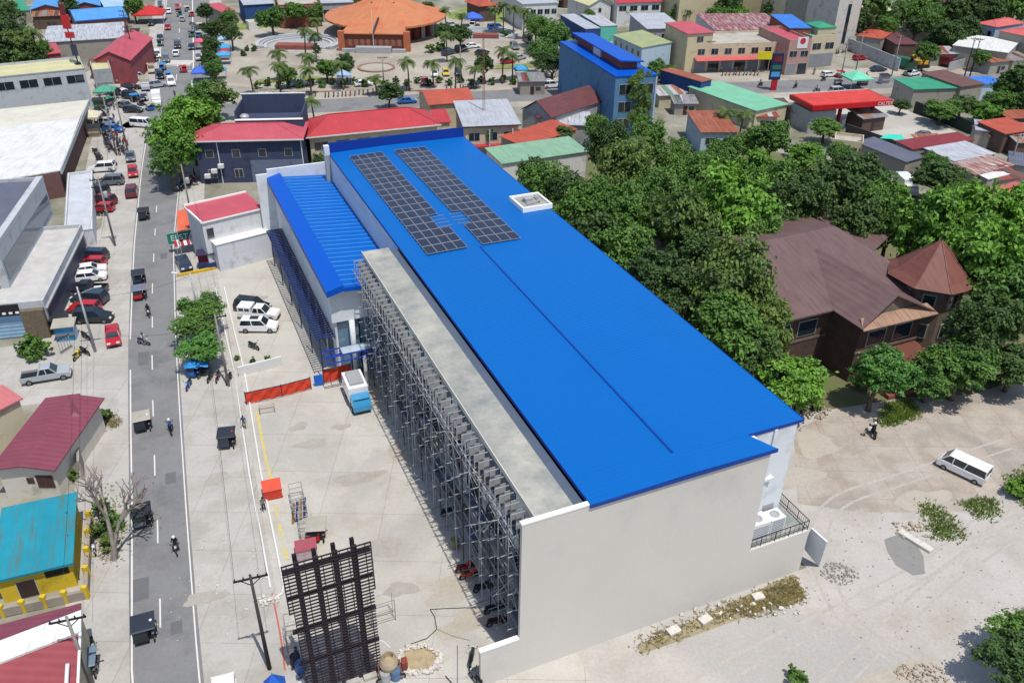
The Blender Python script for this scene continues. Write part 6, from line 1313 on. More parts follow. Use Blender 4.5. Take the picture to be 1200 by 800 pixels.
for i, (x, y, hx, hy, rf, lb) in enumerate(((160, 70, 162, 76, RF_GREEN, 'green roofed tricycle near the market poles'), (191, 52, 192, 58, RF_DK, 'dark tricycle in the queue far from the crossing'), (185, 70, 186, 76, RF_DK, 'dark roofed tricycle left of the queue'), (194, 80, 194, 86, RF_BLUE, 'dark blue roofed tricycle just before the crossing'), (192, 90, 193, 96, RF_DK, 'black roofed tricycle beside the white jeep'),
    (202, 90, 203, 96, RF_BLUE, 'bright blue roofed tricycle behind the white jeep'), (212, 83, 212, 78, RF_RED, 'red roofed tricycle crossing the stop line'), (222, 42, 222, 36, RF_DK, 'charcoal tricycle at the plaza kerb'), (232, 32, 232, 26, RF_YEL, 'cream roofed tricycle at the plaza kerb'), (236, 42, 236, 48, RF_GREY, 'beige roofed tricycle at the plaza kerb'),
    (173, 80, 174, 86, RF_YEL, 'cream roofed tricycle left of the junction queue'), (217, 12, 217, 6, RF_YEL, 'cream roofed tricycle far up the street'), (222, 18, 222, 12, RF_GREY, 'beige roofed tricycle far up the street'), (208, 18, 208, 12, RF_DK, 'dark tricycle behind the red van'), (165, 120, 171, 119, RF_DK, 'dark tricycle crossing before the box truck'), (175, 126, 181, 125, RF_GREY, 'grey roofed tricycle near the box truck'), (157, 116, 163, 115, RF_BLUE, 'navy blue roofed tricycle in mid junction'),
    (131, 120, 137, 122, RF_GREEN, 'green roofed tricycle at the crowded pavement'), (983, 88, 988, 88, RF_RED, 'red roofed tricycle right of the white car on the cross street'), (1062, 86, 1068, 86, RF_DK, 'dark tricycle beyond the jade green roof'), (983, 101, 978, 101, RF_DK, 'dark tricycle behind the petrol station canopy'), (660, 42, 655, 40, RF_DK, 'dark tricycle on the lane by the market stalls'))):
    trike(TC[i % 6][0], rf, (x, y), (hx, hy), lb, None, True)
# ------------------------------------------------------------------ people on foot
for i, (x, y, sh_, tr, hx, hy, ps_, lb) in enumerate(((494, 118, 'red', 'navy', 1, 0, 'walk', 'pedestrian in red walking in front of the plaza hedge'), (447, 112, 'white', 'black', -1, 0, 'walk', 'pedestrian in white before the plaza steps'), (148, 75, 'red', 'black', 0, 1, 'walk', 'pedestrian in red near the market poles'), (128, 104, 'yellow', 'navy', 1, 0, 'stand', 'person in yellow on the crowded pavement'), (138, 98, 'white', 'black', 1, 1, 'stand', 'person in white on the crowded pavement'),
    (205, 118 - 6, 'blue', 'black', 0, 1, 'walk', 'person in blue crossing behind the white jeep'), (845, 83, 'white', 'navy', 1, 0, 'stand', 'person in white at the beige corner shops'), (862, 84, 'orange', 'black', -1, 0, 'walk', 'person in orange at the beige corner shops'), (228, 205, 'red', 'black', 1, 0, 'stand', 'person in red beside the dark navy house'), (241, 300, 'grey', 'khaki', 1, 1, 'stand', 'person in grey at the maroon stall'), (286, 768 - 270, 'blue', 'khaki', 0, 1, 'stand', 'worker in blue by the white kerb near the yellow line'),
    (309, 503 + 91, 'grey', 'navy', 1, 1, 'stand', 'worker in grey standing beside the orange box'), (348, 770, 'blue', 'black', 1, 0, 'stand', 'worker in blue beside the steel sign frame'), (420, 442, 'red', 'navy', 0, 1, 'stand', 'worker in red behind the white roofed blue truck'), (512, 480, 'orange', 'grey', 0, 1, 'stand', 'worker in orange under the scaffolding'), (640, 30, 'white', 'navy', 0, 1, 'walk', 'pedestrian in white on the lane past the plaza trees'), (658, 30, 'red', 'black', 0, -1, 'walk', 'pedestrian in red on the lane past the plaza trees'))):
    m, a = at(x, y, x + hx * 3, y + hy * 3); person(ps_, sh_, tr, m, a, lb)

# the crowd on the pavement at the junction
cr_ = random.Random(21)
for i in range(34):
    t = cr_.random(); x, y = (cr_.uniform(112, 134), cr_.uniform(104, 150)) if i < 16 else (cr_.uniform(122, 150), cr_.uniform(150, 185)) if i < 26 else (cr_.uniform(142, 168), cr_.uniform(50, 86))
    m, a = at(x, y, x + cr_.uniform(-3, 3), y + cr_.uniform(-2, 3)); sh_ = cr_.choice(['white', 'red', 'blue', 'black', 'grey']); 
    person(cr_.choice(['stand', 'walk']), sh_, cr_.choice(['navy', 'black']), m, a, 'pedestrian in ' + sh_ + ' shirt ' + ('in the crowd by the grey shop building' if i < 16 else 'in the crowd under the power lines' if i < 26 else 'in the upper street market'), sh_ + ' shirts ' + ('by the grey shop building' if i < 16 else 'under the power lines' if i < 26 else 'in the upper market'))
for a, b, k, c_, lb in (((142, 122), (152, 124), 'sedan', 'grey', 'grey car edging out of the crowded pavement'), ((150, 112), (160, 113), 'suv', 'navy', 'dark navy car between white car and box truck'), ((186, 84), (187, 92), 'suv', 'navy', 'navy jeep in the queue left of the white jeep'), ((168, 108), (169, 118), 'sedan', 'silver', 'silver car behind the cream topped truck'), ((151, 128), (161, 128), 'hatch', 'black', 'black hatchback in the junction near the power lines')): veh(k, c_, a, b, lb)

row((136, 168), (148, 178), 6, (3, -4), CB, 'motorcycle beside the double utility pole', 'motorcycles beside the double pole')
row((112, 175), (124, 200), 8, (6, 1), CB, 'motorcycle parked along the side of the white hall towards the box building', 'motorcycles towards the white box building')
row((150, 84), (156, 108), 7, (4, 2), CB, 'motorcycle waiting in the left of the junction traffic', 'motorcycles in the junction traffic')
row((146, 40), (158, 66), 8, (5, 1), CB, 'motorcycle parked in the upper street market', 'motorcycles in the upper street market')
row((224, 26), (240, 52), 9, (-5, 0), CB, 'motorcycle parked at the plaza kerb of the street', 'motorcycles at the plaza kerb')
row((700, 36), (680, 44), 7, (2, 3), CB, 'motorcycle in front of the market stalls', 'motorcycles before the market stalls')
for a, b, k, c_, lb in (((120, 142), (132, 142), 'sedan', 'silver', 'silver car squeezed in behind the crowd by the white hall'), ((128, 150), (140, 151), 'hatch', 'blue', 'blue car near the power lines at the junction'), ((126, 196), (112, 197), 'suv', 'white', 'white car parked beside the white hall end'), ((118, 224), (104, 224), 'suv', 'black', 'black car between grey blue and maroon cars under the lines'), ((152, 178), (153, 188), 'sedan', 'grey', 'grey car driving past the pavement corner'), ((184, 60), (185, 68), 'suv', 'white', 'white car in the queue above the crossing'), ((187, 40), (188, 48), 'sedan', 'navy', 'dark blue car higher up in the left lane'), ((214, 26), (213, 18), 'sedan', 'silver', 'silver car driving away up the street'), ((206, 66), (206, 58), 'sedan', 'white', 'white car leaving the crossing'), ((198, 150), (192, 158), 'hatch', 'maroon', 'dark red car coming out from under the street tree')): veh(k, c_, a, b, lb)

row((300, 112), (372, 110), 12, (1, -4), CB, 'motorcycle in the street row left of the shrine approach', 'motorcycles left of the shrine approach')
row((522, 104), (560, 101), 8, (1, -4), CB, 'motorcycle in the street row below the yellow car', 'motorcycles below the yellow car')
for a, b, k, c_, lb in (((498, 92), (497, 99), 'hatch', 'red', 'red car at the planted edge left of the whitish violet car'), ((560, 62), (570, 60), 'sedan', 'black', 'black car right of the white car by the red stage'), ((600, 52), (606, 57), 'suv', 'grey', 'grey car near the big plaza trees'), ((590, 72), (600, 71), 'hatch', 'red', 'red car under the tall plaza palm'), ((530, 33), (540, 32), 'hatch', 'white', 'white hatchback just below the pale silver car on the plaza'), ((420, 98), (432, 97), 'sedan', 'white', 'white car before the shrine forecourt'), ((345, 98), (357, 97), 'suv', 'silver', 'silver car at the front lawn of the plaza'), ((470, 118), (484, 117), 'sedan', 'blue', 'blue car driving on the street behind the long red roof'), ((640, 100), (652, 99), 'suv', 'white', 'white car on the street left of the tall blue building'), ((626, 14), (632, 18), 'sedan', 'black', 'black car beside the palms at the top of the lane'), ((575, 33), (585, 32), 'van', 'blue', 'blue van right of the blue tent on the plaza')): veh(k, c_, a, b, lb)
# ------------------------------------------------------------------ trees
# kind, crown middle in the photo, height of the crown middle, crown radius, label
TR = [
 ('mid', 640, 218, 8, 4.5, 'rounded tree nearest the green shed behind the blue roof'), ('dark', 625, 205, 7, 3.6, 'small dark tree touching the pale green shed'), ('mid', 690, 240, 9, 5, 'dense tree right behind the white roof hatch'), ('dark', 668, 232, 8, 4, 'dark tree beside the roof hatch at the roof edge'),
 ('olive', 735, 205, 10, 5, 'tall olive tree below the tall blue building'), ('dark', 712, 172, 10, 4.6, 'dark tree against the foot of the tall blue building'), ('mid', 760, 165, 8, 4, 'leafy tree at the corner of the tall blue building'), ('dark', 700, 282, 8, 4.2, 'dark tree along the blue roof edge, second from the hatch'),
 ('mid', 735, 300, 8, 4.4, 'tree along the blue roof edge, third from the hatch'), ('dark', 768, 328, 8, 4.6, 'shaded tree along the middle of the blue roof edge'), ('olive', 798, 270, 10, 4.6, 'yellowish tree in the middle of the grove'), ('bright', 858, 245, 11, 6.8, 'broad bright green tree in the middle of the grove'),
 ('mid', 905, 215, 9, 5, 'tree beyond the broad bright one in the grove'), ('mid', 885, 278, 9, 4.2, 'tree left of the old mansion roof'), ('olive', 860, 330, 10.5, 5.4, 'large olive tree filling the grove between blue roof and old mansion'), ('olive', 893, 380, 8, 4.3, 'olive tree against the front of the old mansion'),
 ('bright', 920, 440, 5, 4.6, 'bright leafy tree just behind the roof corner'), ('mid', 848, 392, 8, 4.6, 'tree over the right edge of the blue roof near its corner'), ('dark', 800, 350, 8, 4.4, 'dark tree next to the right edge of the blue roof'), ('dark', 820, 300, 9, 4.6, 'dark tree deep in the grove'), ('mid', 778, 232, 9, 4.8, 'tree in the upper part of the grove'),
 ('mid', 808, 205, 8, 4.4, 'tree behind the rusty roofed pale blue house'), ('mid', 745, 250, 9, 4.5, 'tree between roof hatch and olive tree'), ('bright', 880, 205, 8, 4.2, 'bright bushy tree at the upper edge of the grove'), ('mid', 905, 162, 6, 4.2, 'tree below the mint green roof'), ('bright', 945, 180, 4, 3.6, 'light green bushy tree near the beige cottage'), ('mid', 967, 150, 3.2, 3.8, 'tree in front of the petrol station'),
 ('dark', 935, 240, 10, 5, 'dark tree behind the old mansion roof'), ('dark', 985, 225, 10, 5.5, 'large dark tree behind the old mansion'), ('mid', 1018, 240, 9, 4.8, 'tree beside the white lorry lane'), ('olive', 960, 215, 9, 4.4, 'greyish olive tree up behind the old mansion'), ('dark', 1005, 268, 8, 4.2, 'dark tree close behind the mansion roof'),
 ('bright', 1085, 265, 10, 5.4, 'bright mango tree left of the turret roof'), ('bright', 1135, 255, 11, 6, 'bright mango tree above the turret roof'), ('bright', 1165, 305, 11, 6, 'bright mango tree right of the turret'), ('bright', 1190, 270, 10, 5.4, 'bright mango tree below the salmon red roof'), ('mid', 1192, 345, 9, 5, 'tree at the right edge beside the mansion'), ('dark', 1160, 380, 8, 4.4, 'dark tree in the shade right of the turret'),
 ('fresh', 1030, 436, 5.2, 3.6, 'fresh green tree on the little lawn before the old mansion'), ('mid', 1128, 425, 5, 4.8, 'round tree right of the lawn by the parked van'), ('mid', 1092, 440, 3.6, 3.2, 'smaller tree between the lawn tree and the round tree'), ('bright', 938, 455, 3, 2.6, 'low leafy tree at the roof corner'), ('dark', 1190, 425, 4, 3.6, 'dark tree at the right edge of the yard'),
 ('dark', 1198, 776, 3.4, 3.1, 'dark leafy tree cut by the lower right corner'), ('mid', 1198, 742, 3, 2.4, 'tree just above the lower right corner tree'),
 ('dark', 1100, 207, 5, 4.6, 'round dark tree standing beside the white lorry'), ('mid', 1105, 128, 3.6, 4.8, 'tree behind the screen fence of the petrol station'), ('mid', 1148, 126, 3.6, 4.6, 'tree right of the screen fence'), ('bright', 1160, 132, 4, 3.2, 'bright bush like tree near the tarpaulin shack'), ('dark', 1195, 98, 8, 5.2, 'dark tree at the right edge above the shacks'), ('dark', 1128, 122, 4, 4.0, 'dark tree between two trees by the screen fence'),
 ('dark', 1056, 122, 2.4, 2.4, 'dark tree at the end of the petrol station canopy'), ('mid', 1085, 62, 5, 3.4, 'tree beside the yellow digger'), ('dark', 1110, 38, 7, 5, 'dark tree left of the pale blue house at the upper right'), ('mid', 1090, 20, 8, 5.5, 'tree at the top right between villa and hut'), ('dark', 1115, 12, 9, 6, 'dark tree at the top right of the picture'), ('dark', 1160, 12, 9, 5.6, 'dark tree before the reddish brown roof at the top right'), ('mid', 1190, 10, 9, 6, 'tree in the top right corner'), ('mid', 1060, 14, 8, 5, 'tree in front of the pale villa at the top right'), ('bright', 1037, 22, 4, 3.2, 'yellow green tree beside the pale villa'), ('dark', 1075, 30, 6, 4, 'dark tree behind the grey hut at the upper right'), ('mid', 1025, 4, 9, 5, 'tree above the pale villa'),
 ('mid', 775, 82, 5, 4.4, 'leafy tree between the tall blue building and the deep blue container'), ('mid', 843, 18, 6, 4.4, 'tree before the olive warehouse'), ('bright', 862, 16, 6, 4, 'bright tree before the olive warehouse'), ('dark', 800, 10, 6, 4, 'dark tree before the pale yellow warehouse'), ('dark', 855, 4, 9, 4.4, 'dark tree between the two warehouses'), ('mid', 788, 18, 4, 3, 'low tree behind the grey shophouse'),
 ('mid', 640, 35, 7, 5.6, 'big tree at the right edge of the plaza, upper one'), ('mid', 628, 30, 6, 4.4, 'tree left of the big trees at the plaza edge'), ('mid', 652, 48, 7, 5, 'big tree beside the plaza lane'), ('mid', 636, 62, 6, 5, 'tree above the tall blue building corner'), ('dark', 648, 72, 6, 4.2, 'dark tree at the corner of the tall blue building and plaza'),
 ('bright', 222, 138, 9, 6.8, 'spreading bright green street tree beside the dark navy house'), ('bright', 205, 165, 8, 5.2, 'bright green street tree over the street below the spreading one'), ('mid', 198, 186, 6, 3.6, 'lower street tree shading the lane by the dark navy house'), ('olive', 252, 108, 6, 4.8, 'olive brown tree behind the spreading street tree'), ('mid', 235, 112, 6, 4, 'tree at the corner of plaza and street'),
 ('mid', 268, 22, 5, 3.0, 'tree at the left plaza edge before the rose red hut'), ('dark', 250, 32, 5, 3.0, 'dark tree at the left plaza edge near the street'), ('dark', 247, 52, 4, 2.6, 'dark tree beside the street stalls at the plaza'), ('mid', 318, 19, 6, 5.2, 'broad low tree on the left plaza lawn'), ('mid', 345, 14, 5, 3.6, 'tree at the end of the left plaza lawn'), ('dark', 270, 38, 5, 3.4, 'dark tree on the left plaza pavement'), ('mid', 252, 80, 4, 2.6, 'tree above the olive brown tree by the plaza'),
 ('mid', 382, 78, 4, 3.6, 'small broad tree before the shrine steps'), ('mid', 335, 84, 4, 2.8, 'small tree on the plaza front lawn'), ('dark', 455, 108, 4, 3.2, 'dark tree on the street before the shrine'), ('dark', 405, 112 - 40, 5, 2.6, 'dark tree left of the shrine porch'), ('dark', 520, 62 - 24, 5, 3, 'dark tree on the plaza beside the silver car'), ('dark', 539, 40, 5, 3.4, 'dark tree between silver and white cars on the plaza'), ('dark', 568, 75, 5, 2.6, 'dark tree at the plaza edge by the antenna mast'),
 ('dark', 12, 40, 8, 5.5, 'dark tree at the upper left edge'), ('olive', 22, 58, 8, 5.2, 'olive tree at the upper left above the pale olive roof'), ('dark', 2, 60, 8, 5, 'dark tree cut by the upper left edge'), ('dark', 35, 68, 6, 3.6, 'dark tree right above the pale olive roof'), ('dark', 6, 14, 8, 5, 'dark tree in the top left corner'), ('dark', 79, 4, 6, 3.4, 'dark tree between the blue gabled market sheds'), ('mid', 48, 60, 5, 3.2, 'tree below the palm at the upper left'),
 ('mid', 236, 364, 3.6, 3.4, 'farther of the two clipped street trees by the car park'), ('fresh', 238, 407, 2.9, 2.9, 'nearer bright green street tree by the car park'), ('mid', 230, 380, 3.0, 2.8, 'low street tree between the two clipped ones'), ('dark', 290, 178 - 40, 5, 2.4, 'dark tree behind the roof deck') if False else ('dark', 380, 190, 4, 2.4, 'dark tree squeezed between the navy house and the blue roof'),
 ('mid', 370, 12, 5, 3, 'tree beside the brick hall'), ('mid', 850, 175, 6, 3.6, 'tree in front of the rusty roofed pale blue house'), ('mid', 790, 185, 7, 4, 'tree left of the rusty roofed pale blue house'), ('olive', 755, 215, 11, 4, 'thin olive tree rising above the grove'),
 ('mid', 575, 158, 4, 2.2, 'small tree at the porch of the balcony house') , ('dark', 660, 158, 4, 2.6, 'small tree between the orange roof and the tall blue building'), ('mid', 700, 150, 5, 3, 'small tree at the foot of the tall blue building wall'), ('mid', 532, 118, 4, 2.4, 'small tree behind the small red annex roof'), ('dark', 1010, 25, 7, 4.2, 'dark tree right of the white tower block'), ('mid', 1040, 30, 6, 4, 'tree above the orange red hut'), ('dark', 1130, 35, 7, 4.6, 'dark tree right of the grey hut'), ('mid', 1080, 6, 9, 5.5, 'tree at the top edge above the pale villa trees'), ('dark', 1135, 4, 9, 5.5, 'dark tree at the top edge near the reddish brown roof'), ('mid', 1176, 6, 8, 5, 'tree at the top edge left of the corner tree'), ('dark', 1098, 45, 5, 3.4, 'dark tree beside the broad white roof'), ('mid', 1150, 66, 4, 3, 'tree in front of the broad white roof'), ('mid', 1172, 118, 5, 3.6, 'tree above the orange roofed shacks'), ('dark', 1195, 120, 5, 3.4, 'dark tree at the right edge above the orange roofed shacks'), ('mid', 1095, 190, 4, 3.0, 'tree tucked behind the round dark tree'), ('mid', 1130, 225, 5, 3.4, 'tree below the patched metal roofs'), ('bright', 1045, 225, 4, 3, 'bright tree beside the white lorry'), ('mid', 985, 180, 4, 3, 'tree at the beige cottage corner'), ('dark', 1010, 200, 6, 4, 'dark tree below the grey lean-to shed'),
 ('dark', 500, 10, 5, 3.2, 'dark tree at the right rim of the shrine'), ('mid', 690, 20, 4, 2.6, 'tree between white gable house and stalls'), ('mid', 735, 14, 4, 2.8, 'tree in front of the long school building'), ('dark', 905, 10, 6, 3.6, 'dark tree in front of the olive warehouse corner'), ('mid', 155, 4, 6, 3.4, 'tree at the top of the street on the market side'), ('dark', 240, 12, 5, 2.8, 'dark tree at the top of the street on the plaza side'), ('dark', 245, 68, 4, 2.3, 'dark tree beside the parasol tent by the street'), ('mid', 425, 2, 6, 3.4, 'tree behind the shrine at the top edge'),
 ('mid', 882, 165, 5, 3.2, 'tree at the right wall of the rusty roofed pale blue house'), ('mid', 835, 195, 7, 4.2, 'tree below the rusty roofed pale blue house'), ('dark', 1045, 262, 7, 4, 'dark tree between white lorry lane and turret'), ('mid', 655, 262, 6, 3.6, 'tree peeping over the roof edge below the hatch'), ('mid', 818, 355, 7, 4, 'tree over the roof edge beside the large olive tree'), ('dark', 885, 415, 7, 3.8, 'dark tree over the roof edge before its corner'), ('mid', 720, 262, 9, 4, 'tree behind the roof hatch trees') ]
for k_, x, y, z, r, lb in TR: tree(k_, x, y, z, r, lb, 'trees about the town')
for i, (x, y, h_, lb) in enumerate(((38, 40, 11, 'tall palm at the upper left above the pale olive roof'), (293, 82, 6, 'palm left of the plaza lawn'), (325, 78, 7, 'palm on the plaza front, left of the small tree'), (327, 62, 7, 'palm behind the left front palm of the plaza'), (361, 68, 7, 'palm before the left amphitheatre'), (362, 82, 6, 'lower palm before the left amphitheatre'), (400, 76, 6, 'palm left of the shrine steps'), (368, 42, 7, 'palm left of the shrine roof, lower one'), (355, 36, 7, 'palm at the left rim of the shrine'), (371, 24, 6, 'palm by the white parasols at the left of the shrine'),
    (478, 72, 7, 'palm right of the shrine steps'), (507, 74, 6, 'palm behind the whitish violet car'), (533, 72, 8, 'palm behind the dark blue car on the plaza'), (555, 80, 5, 'low palm right of the dark blue car'), (589, 60, 8, 'tall palm on the right plaza front'), (601, 66, 6, 'palm right of the tall plaza palm'), (523, 42, 7, 'palm on the upper plaza right of the shrine'), (540, 18, 5, 'small palm on the upper lawn'), (366, 118, 6, 'palm in the street behind the dark navy house'), (503, 112, 4, 'small palm behind the long red roof'), (590, 8, 8, 'palm before the whitish building at the top'), (602, 10, 8, 'palm right of the kiosk at the top'), (614, 14, 8, 'palm nearest the plaza lane at the top'), (580, 12, 7, 'palm beside the orange roofed kiosk'),
    (727, 180, 9, 'palm rising from the grove below the tall blue building'), (745, 170, 9, 'palm with long fronds at the tall blue building corner'), (870, 133, 6, 'palm behind the white van by the mint roof'), (850, 130, 6, 'palm left of the white van by the mint roof'), (1020, 8, 9, 'palm at the top right beside the villa'), (1055, 12, 9, 'palm right of the villa'), (440, 92, 4, 'short palm on the path before the shrine'), (522, 12, 6, 'palm behind the upper lawn'))):
    palm(x, y, h_, lb, 'palms about the town', 2.9)
SB = []
for i in range(26): SB.append((302 + i * 12.5, 104 - i * .2 - (3 if i % 2 else 0), 1.3, ('mid', 'dark', 'olive')[i % 3], 'hedge shrub in the planted edge of the plaza', 'hedge shrubs along the plaza edge'))
for i in range(12): SB.append((240 + (i % 3) * 6, 36 + i * 5.2, 1.6, ('dark', 'mid')[i % 2], 'hedge shrub between the street and the plaza', 'hedge shrubs beside the street'))
for x, y, r, lf, lb in ((505, 62, 1.9, 'olive', 'round olive shrub on the plaza right of the porch'), (515, 60, 1.8, 'mid', 'round green shrub beside the olive one on the plaza'), (298, 60, 1.2, 'dark', 'clipped round shrub on the left plaza'), (290, 60, 1.0, 'dark', 'small clipped shrub on the left plaza'), (285, 66, 1.1, 'dark', 'low clipped shrub on the left plaza'), (592, 43, 1.5, 'mid', 'shrub on the plaza right of the amphitheatre'),
    (372, 62, 1.8, 'dark', 'dark shrub beside the left amphitheatre'), (46, 418, 1.9, 'mid', 'leafy shrub at the glass front of the silver building'), (34, 416, 1.6, 'mid', 'shrub left of the leafy one at the silver building'), (88, 512, .9, 'bright', 'yellow green shrub in the side garden of the mauve-roofed house'), (86, 535, 1.0, 'mid', 'shrub in the side garden of the mauve-roofed house'), (84, 562, 1.1, 'olive', 'olive shrub in the side garden of the mauve-roofed house'),
    (122, 600, 1.1, 'olive', 'greyish shrub under the bare tree'), (133, 618, 1.2, 'mid', 'shrub at the foot of the bare tree'), (116, 628, 1.0, 'olive', 'shrub beside the parked silver motorcycle'), (128, 640, 1.0, 'olive', 'lowest shrub below the bare tree'), (124, 490, .9, 'olive', 'low dry shrub at the porch corner'), (930, 798, 1.0, 'mid', 'small shrub at the bottom edge of the yard'),
    (1190, 580, 1.6, 'bright', 'grassy shrub at the right edge near the van'), (278, 422, .5, 'olive', 'small plant in the planter corner'), (297, 425, .5, 'dark', 'dark potted plant on the planter wall'), (314, 424, .6, 'mid', 'trailing plant on the planter wall'), (395, 208, 1.4, 'mid', 'shrub in the gap behind the annex') if False else (372, 205, 1.2, 'mid', 'shrub in the gap behind the annex'), (1170, 450, 1.2, 'dark', 'shrub in the shade at the right of the yard'), (1010, 455, 1.3, 'mid', 'shrub left of the lawn tree'), (955, 480, 1.0, 'olive', 'dry shrub at the roof corner'), (940, 195, 2.2, 'bright', 'light green thicket beside the beige cottage'), (958, 205, 2.2, 'bright', 'light green thicket nearer the mansion'), (930, 185, 2.0, 'fresh', 'thicket below the mint green roof')):
    SB.append((x, y, r, lf, lb, None))
for x, y, r, lf, lb, gr in SB: shrub(x, y, r, lf, lb, gr)
# the bare tree by the street
bt = thing('bare_tree', 'leafless grey tree leaning over the left street kerb', 'tree', G(134, 655), 0)
rb = random.Random(8); mb = MB()
def branch(p, d, L_, r, lv):
    q = p + d * L_; mb.tube(p, q, r, r * .72, n=6)
    if lv == 0: return
    for k in range(3 if lv > 1 else 2):
        nd = (d + Vector((rb.uniform(-.75, .75), rb.uniform(-.75, .75), rb.uniform(-.25, .45)))).normalized(); branch(q, nd, L_ * rb.uniform(.6, .85), r * .66, lv - 1)
mb.tube((0, 0, -.1), (.1, .3, 1.2), .3, .26, n=8)
mb.build('trunk', mat('bare_bark', (150, 140, 132), .95, .2, 3), bt); mb = MB(); branch(Vector((.1, .3, 1.2)), Vector((-.22, .5, 1)).normalized(), 2.6, .22, 4); branch(Vector((.1, .3, 1.2)), Vector((.3, .35, 1)).normalized(), 2.3, .2, 4)
mb.build('limb', mat('bare_bark', (150, 140, 132)), bt)
lm = MB(); rl_ = random.Random(4)
for k in range(160):
    p = Vector((rl_.gauss(0, 1.4), rl_.gauss(1.6, 1.6), rl_.uniform(1.5, 6))); leaf_quad(lm, p, Vector((rl_.gauss(0, 1), rl_.gauss(0, 1), 1)), .12, rl_)
lm.build('foliage', LEAF['olive'], bt)
# grass: tufts on the little lawn and the patches in the yard
def grass(name, polys, n, hgt, m, seed, label):
    rg_ = random.Random(seed); mb = MB()
    for pl, cnt in polys:
        q = [G(*p) for p in pl]; xs = [v_.x for v_ in q]; ys = [v_.y for v_ in q]; k = 0; tries = 0
        while k < cnt and tries < cnt * 12:
            tries += 1; x, y = rg_.uniform(min(xs), max(xs)), rg_.uniform(min(ys), max(ys)); ins = False; j = len(q) - 1
            for i in range(len(q)):
                if (q[i].y > y) != (q[j].y > y) and x < (q[j].x - q[i].x) * (y - q[i].y) / (q[j].y - q[i].y) + q[i].x: ins = not ins
                j = i
            if not ins: continue
            k += 1; x += rg_.gauss(0, .35); y += rg_.gauss(0, .35)
            for b in range(3):
                a = rg_.uniform(0, 6.28); h = hgt * rg_.uniform(.5, 1.3); dx, dy = math.cos(a) * .06, math.sin(a) * .06; o = Vector((x + rg_.gauss(0, .1), y + rg_.gauss(0, .1), .02)); tip = o + Vector((rg_.gauss(0, .15), rg_.gauss(0, .15), h))
                mb.add([o + Vector((dx, dy, 0)), o - Vector((dx, dy, 0)), tip], [(0, 1, 2)])
    o = mb.build(name, m); o['kind'] = 'stuff'; o['label'] = label; return o
sheet('lawn', poly([(1032, 498), (1040, 476), (1065, 470), (1076, 484), (1050, 495)]), M_GRASS, .022)
grass('grass', [([(1032, 498), (1040, 476), (1065, 470), (1076, 484), (1050, 495)], 1500), ([(1078, 594), (1100, 592), (1130, 622), (1125, 632), (1095, 632)], 480), ([(1125, 590), (1160, 583), (1172, 600), (1150, 608)], 330), ([(1178, 560), (1215, 545), (1215, 610), (1185, 575)], 600), ([(1178, 730), (1215, 715), (1215, 760), (1185, 745)], 500), ([(935, 200), (950, 195), (985, 215), (960, 222)], 500)], 0, .3, leafmat('turf_blades', (104, 128, 62)), 3, 'patches of green grass on the lawn and at the yard edge')
grass('dry_grass', [([(860, 712), (930, 678), (943, 700), (875, 722)], 900), ([(745, 752), (860, 705), (866, 716), (752, 762)], 300), ([(118, 492), (132, 486), (141, 496), (128, 502)], 200), ([(112, 600), (140, 592), (140, 655), (112, 655)], 300)], 0, .13, leafmat('dry_blades', (128, 120, 82)), 5, 'thin dry grass along the wall foot and the street verge')
sheet('verge_soil', poly([(745, 757), (862, 703), (930, 672), (944, 698), (870, 724), (752, 766)]), mat('verge_soil', (164, 152, 124), .95, .25, 1.2, stain=(136, 128, 92), amount=.5), .020)
sheet('stain_patch', poly([(1036, 632), (1052, 626), (1072, 634), (1082, 652), (1084, 672), (1070, 674), (1050, 662), (1040, 646)]), mat('damp_cement', (150, 148, 144), .95, .08, .6), .022)

# worn patches, stains and tyre tracks
def blob(px, rx, ry, seed, n=22, a0=0.0):
    rb_ = random.Random(seed); o = G(*px); ph = [rb_.uniform(0, 6.28) for _ in range(3)]; out = []
    for i in range(n):
        a = 2 * PI * i / n; q = 1 + .18 * math.sin(2 * a + ph[0]) + .14 * math.sin(3 * a + ph[1]) + .1 * math.sin(5 * a + ph[2]) + rb_.uniform(-.05, .05)
        x, y = rx * q * math.cos(a), ry * q * math.sin(a); out.append(o + Vector((x * math.cos(a0) - y * math.sin(a0), x * math.sin(a0) + y * math.cos(a0), 0)))
    return out
M_OIL = mat('oil_stained_concrete', (184, 178, 168), .9, .12, .8, stain=(186, 180, 170), amount=.6, k=.73, grain=.2); M_DAMP = mat('sandy_stain', (202, 192, 176), .95, .1, .6, stain=(206, 198, 186), amount=.6, k=.66, grain=.2); M_APATCH = mat('asphalt_patch', (122, 122, 125), .9, .1, .6, k=.68, grain=.2)
for i, (px, rx, ry) in enumerate((((365, 520), 1.6, .8), ((420, 560), 2.2, 1.0), ((450, 640), 1.8, 1.2), ((350, 500), 1.0, .7), ((470, 690), 1.3, .9), ((300, 350), 1.4, .8), ((255, 560), 1.2, .8), ((240, 700), 1.5, .8), ((400, 500), 1.1, .5), ((130, 330), 1.2, 1.6))): sheet('pavement_stain', blob(px, rx, ry, 40 + i, a0=.4), M_OIL, .0235 + i * .0001)
for i, (px, rx, ry) in enumerate((((530, 690), 2.6, 1.4), ((470, 530), 1.0, 2.2), ((545, 730), 2.2, 1.2), ((930, 560), 2.8, 1.6), ((955, 520), 2.4, 2.0), ((1080, 585), 3.0, 1.2), ((1060, 790), 3.2, 1.2))): sheet('pavement_stain', blob(px, rx, ry, 70 + i, a0=.4), M_DAMP, .0225 + i * .0001)
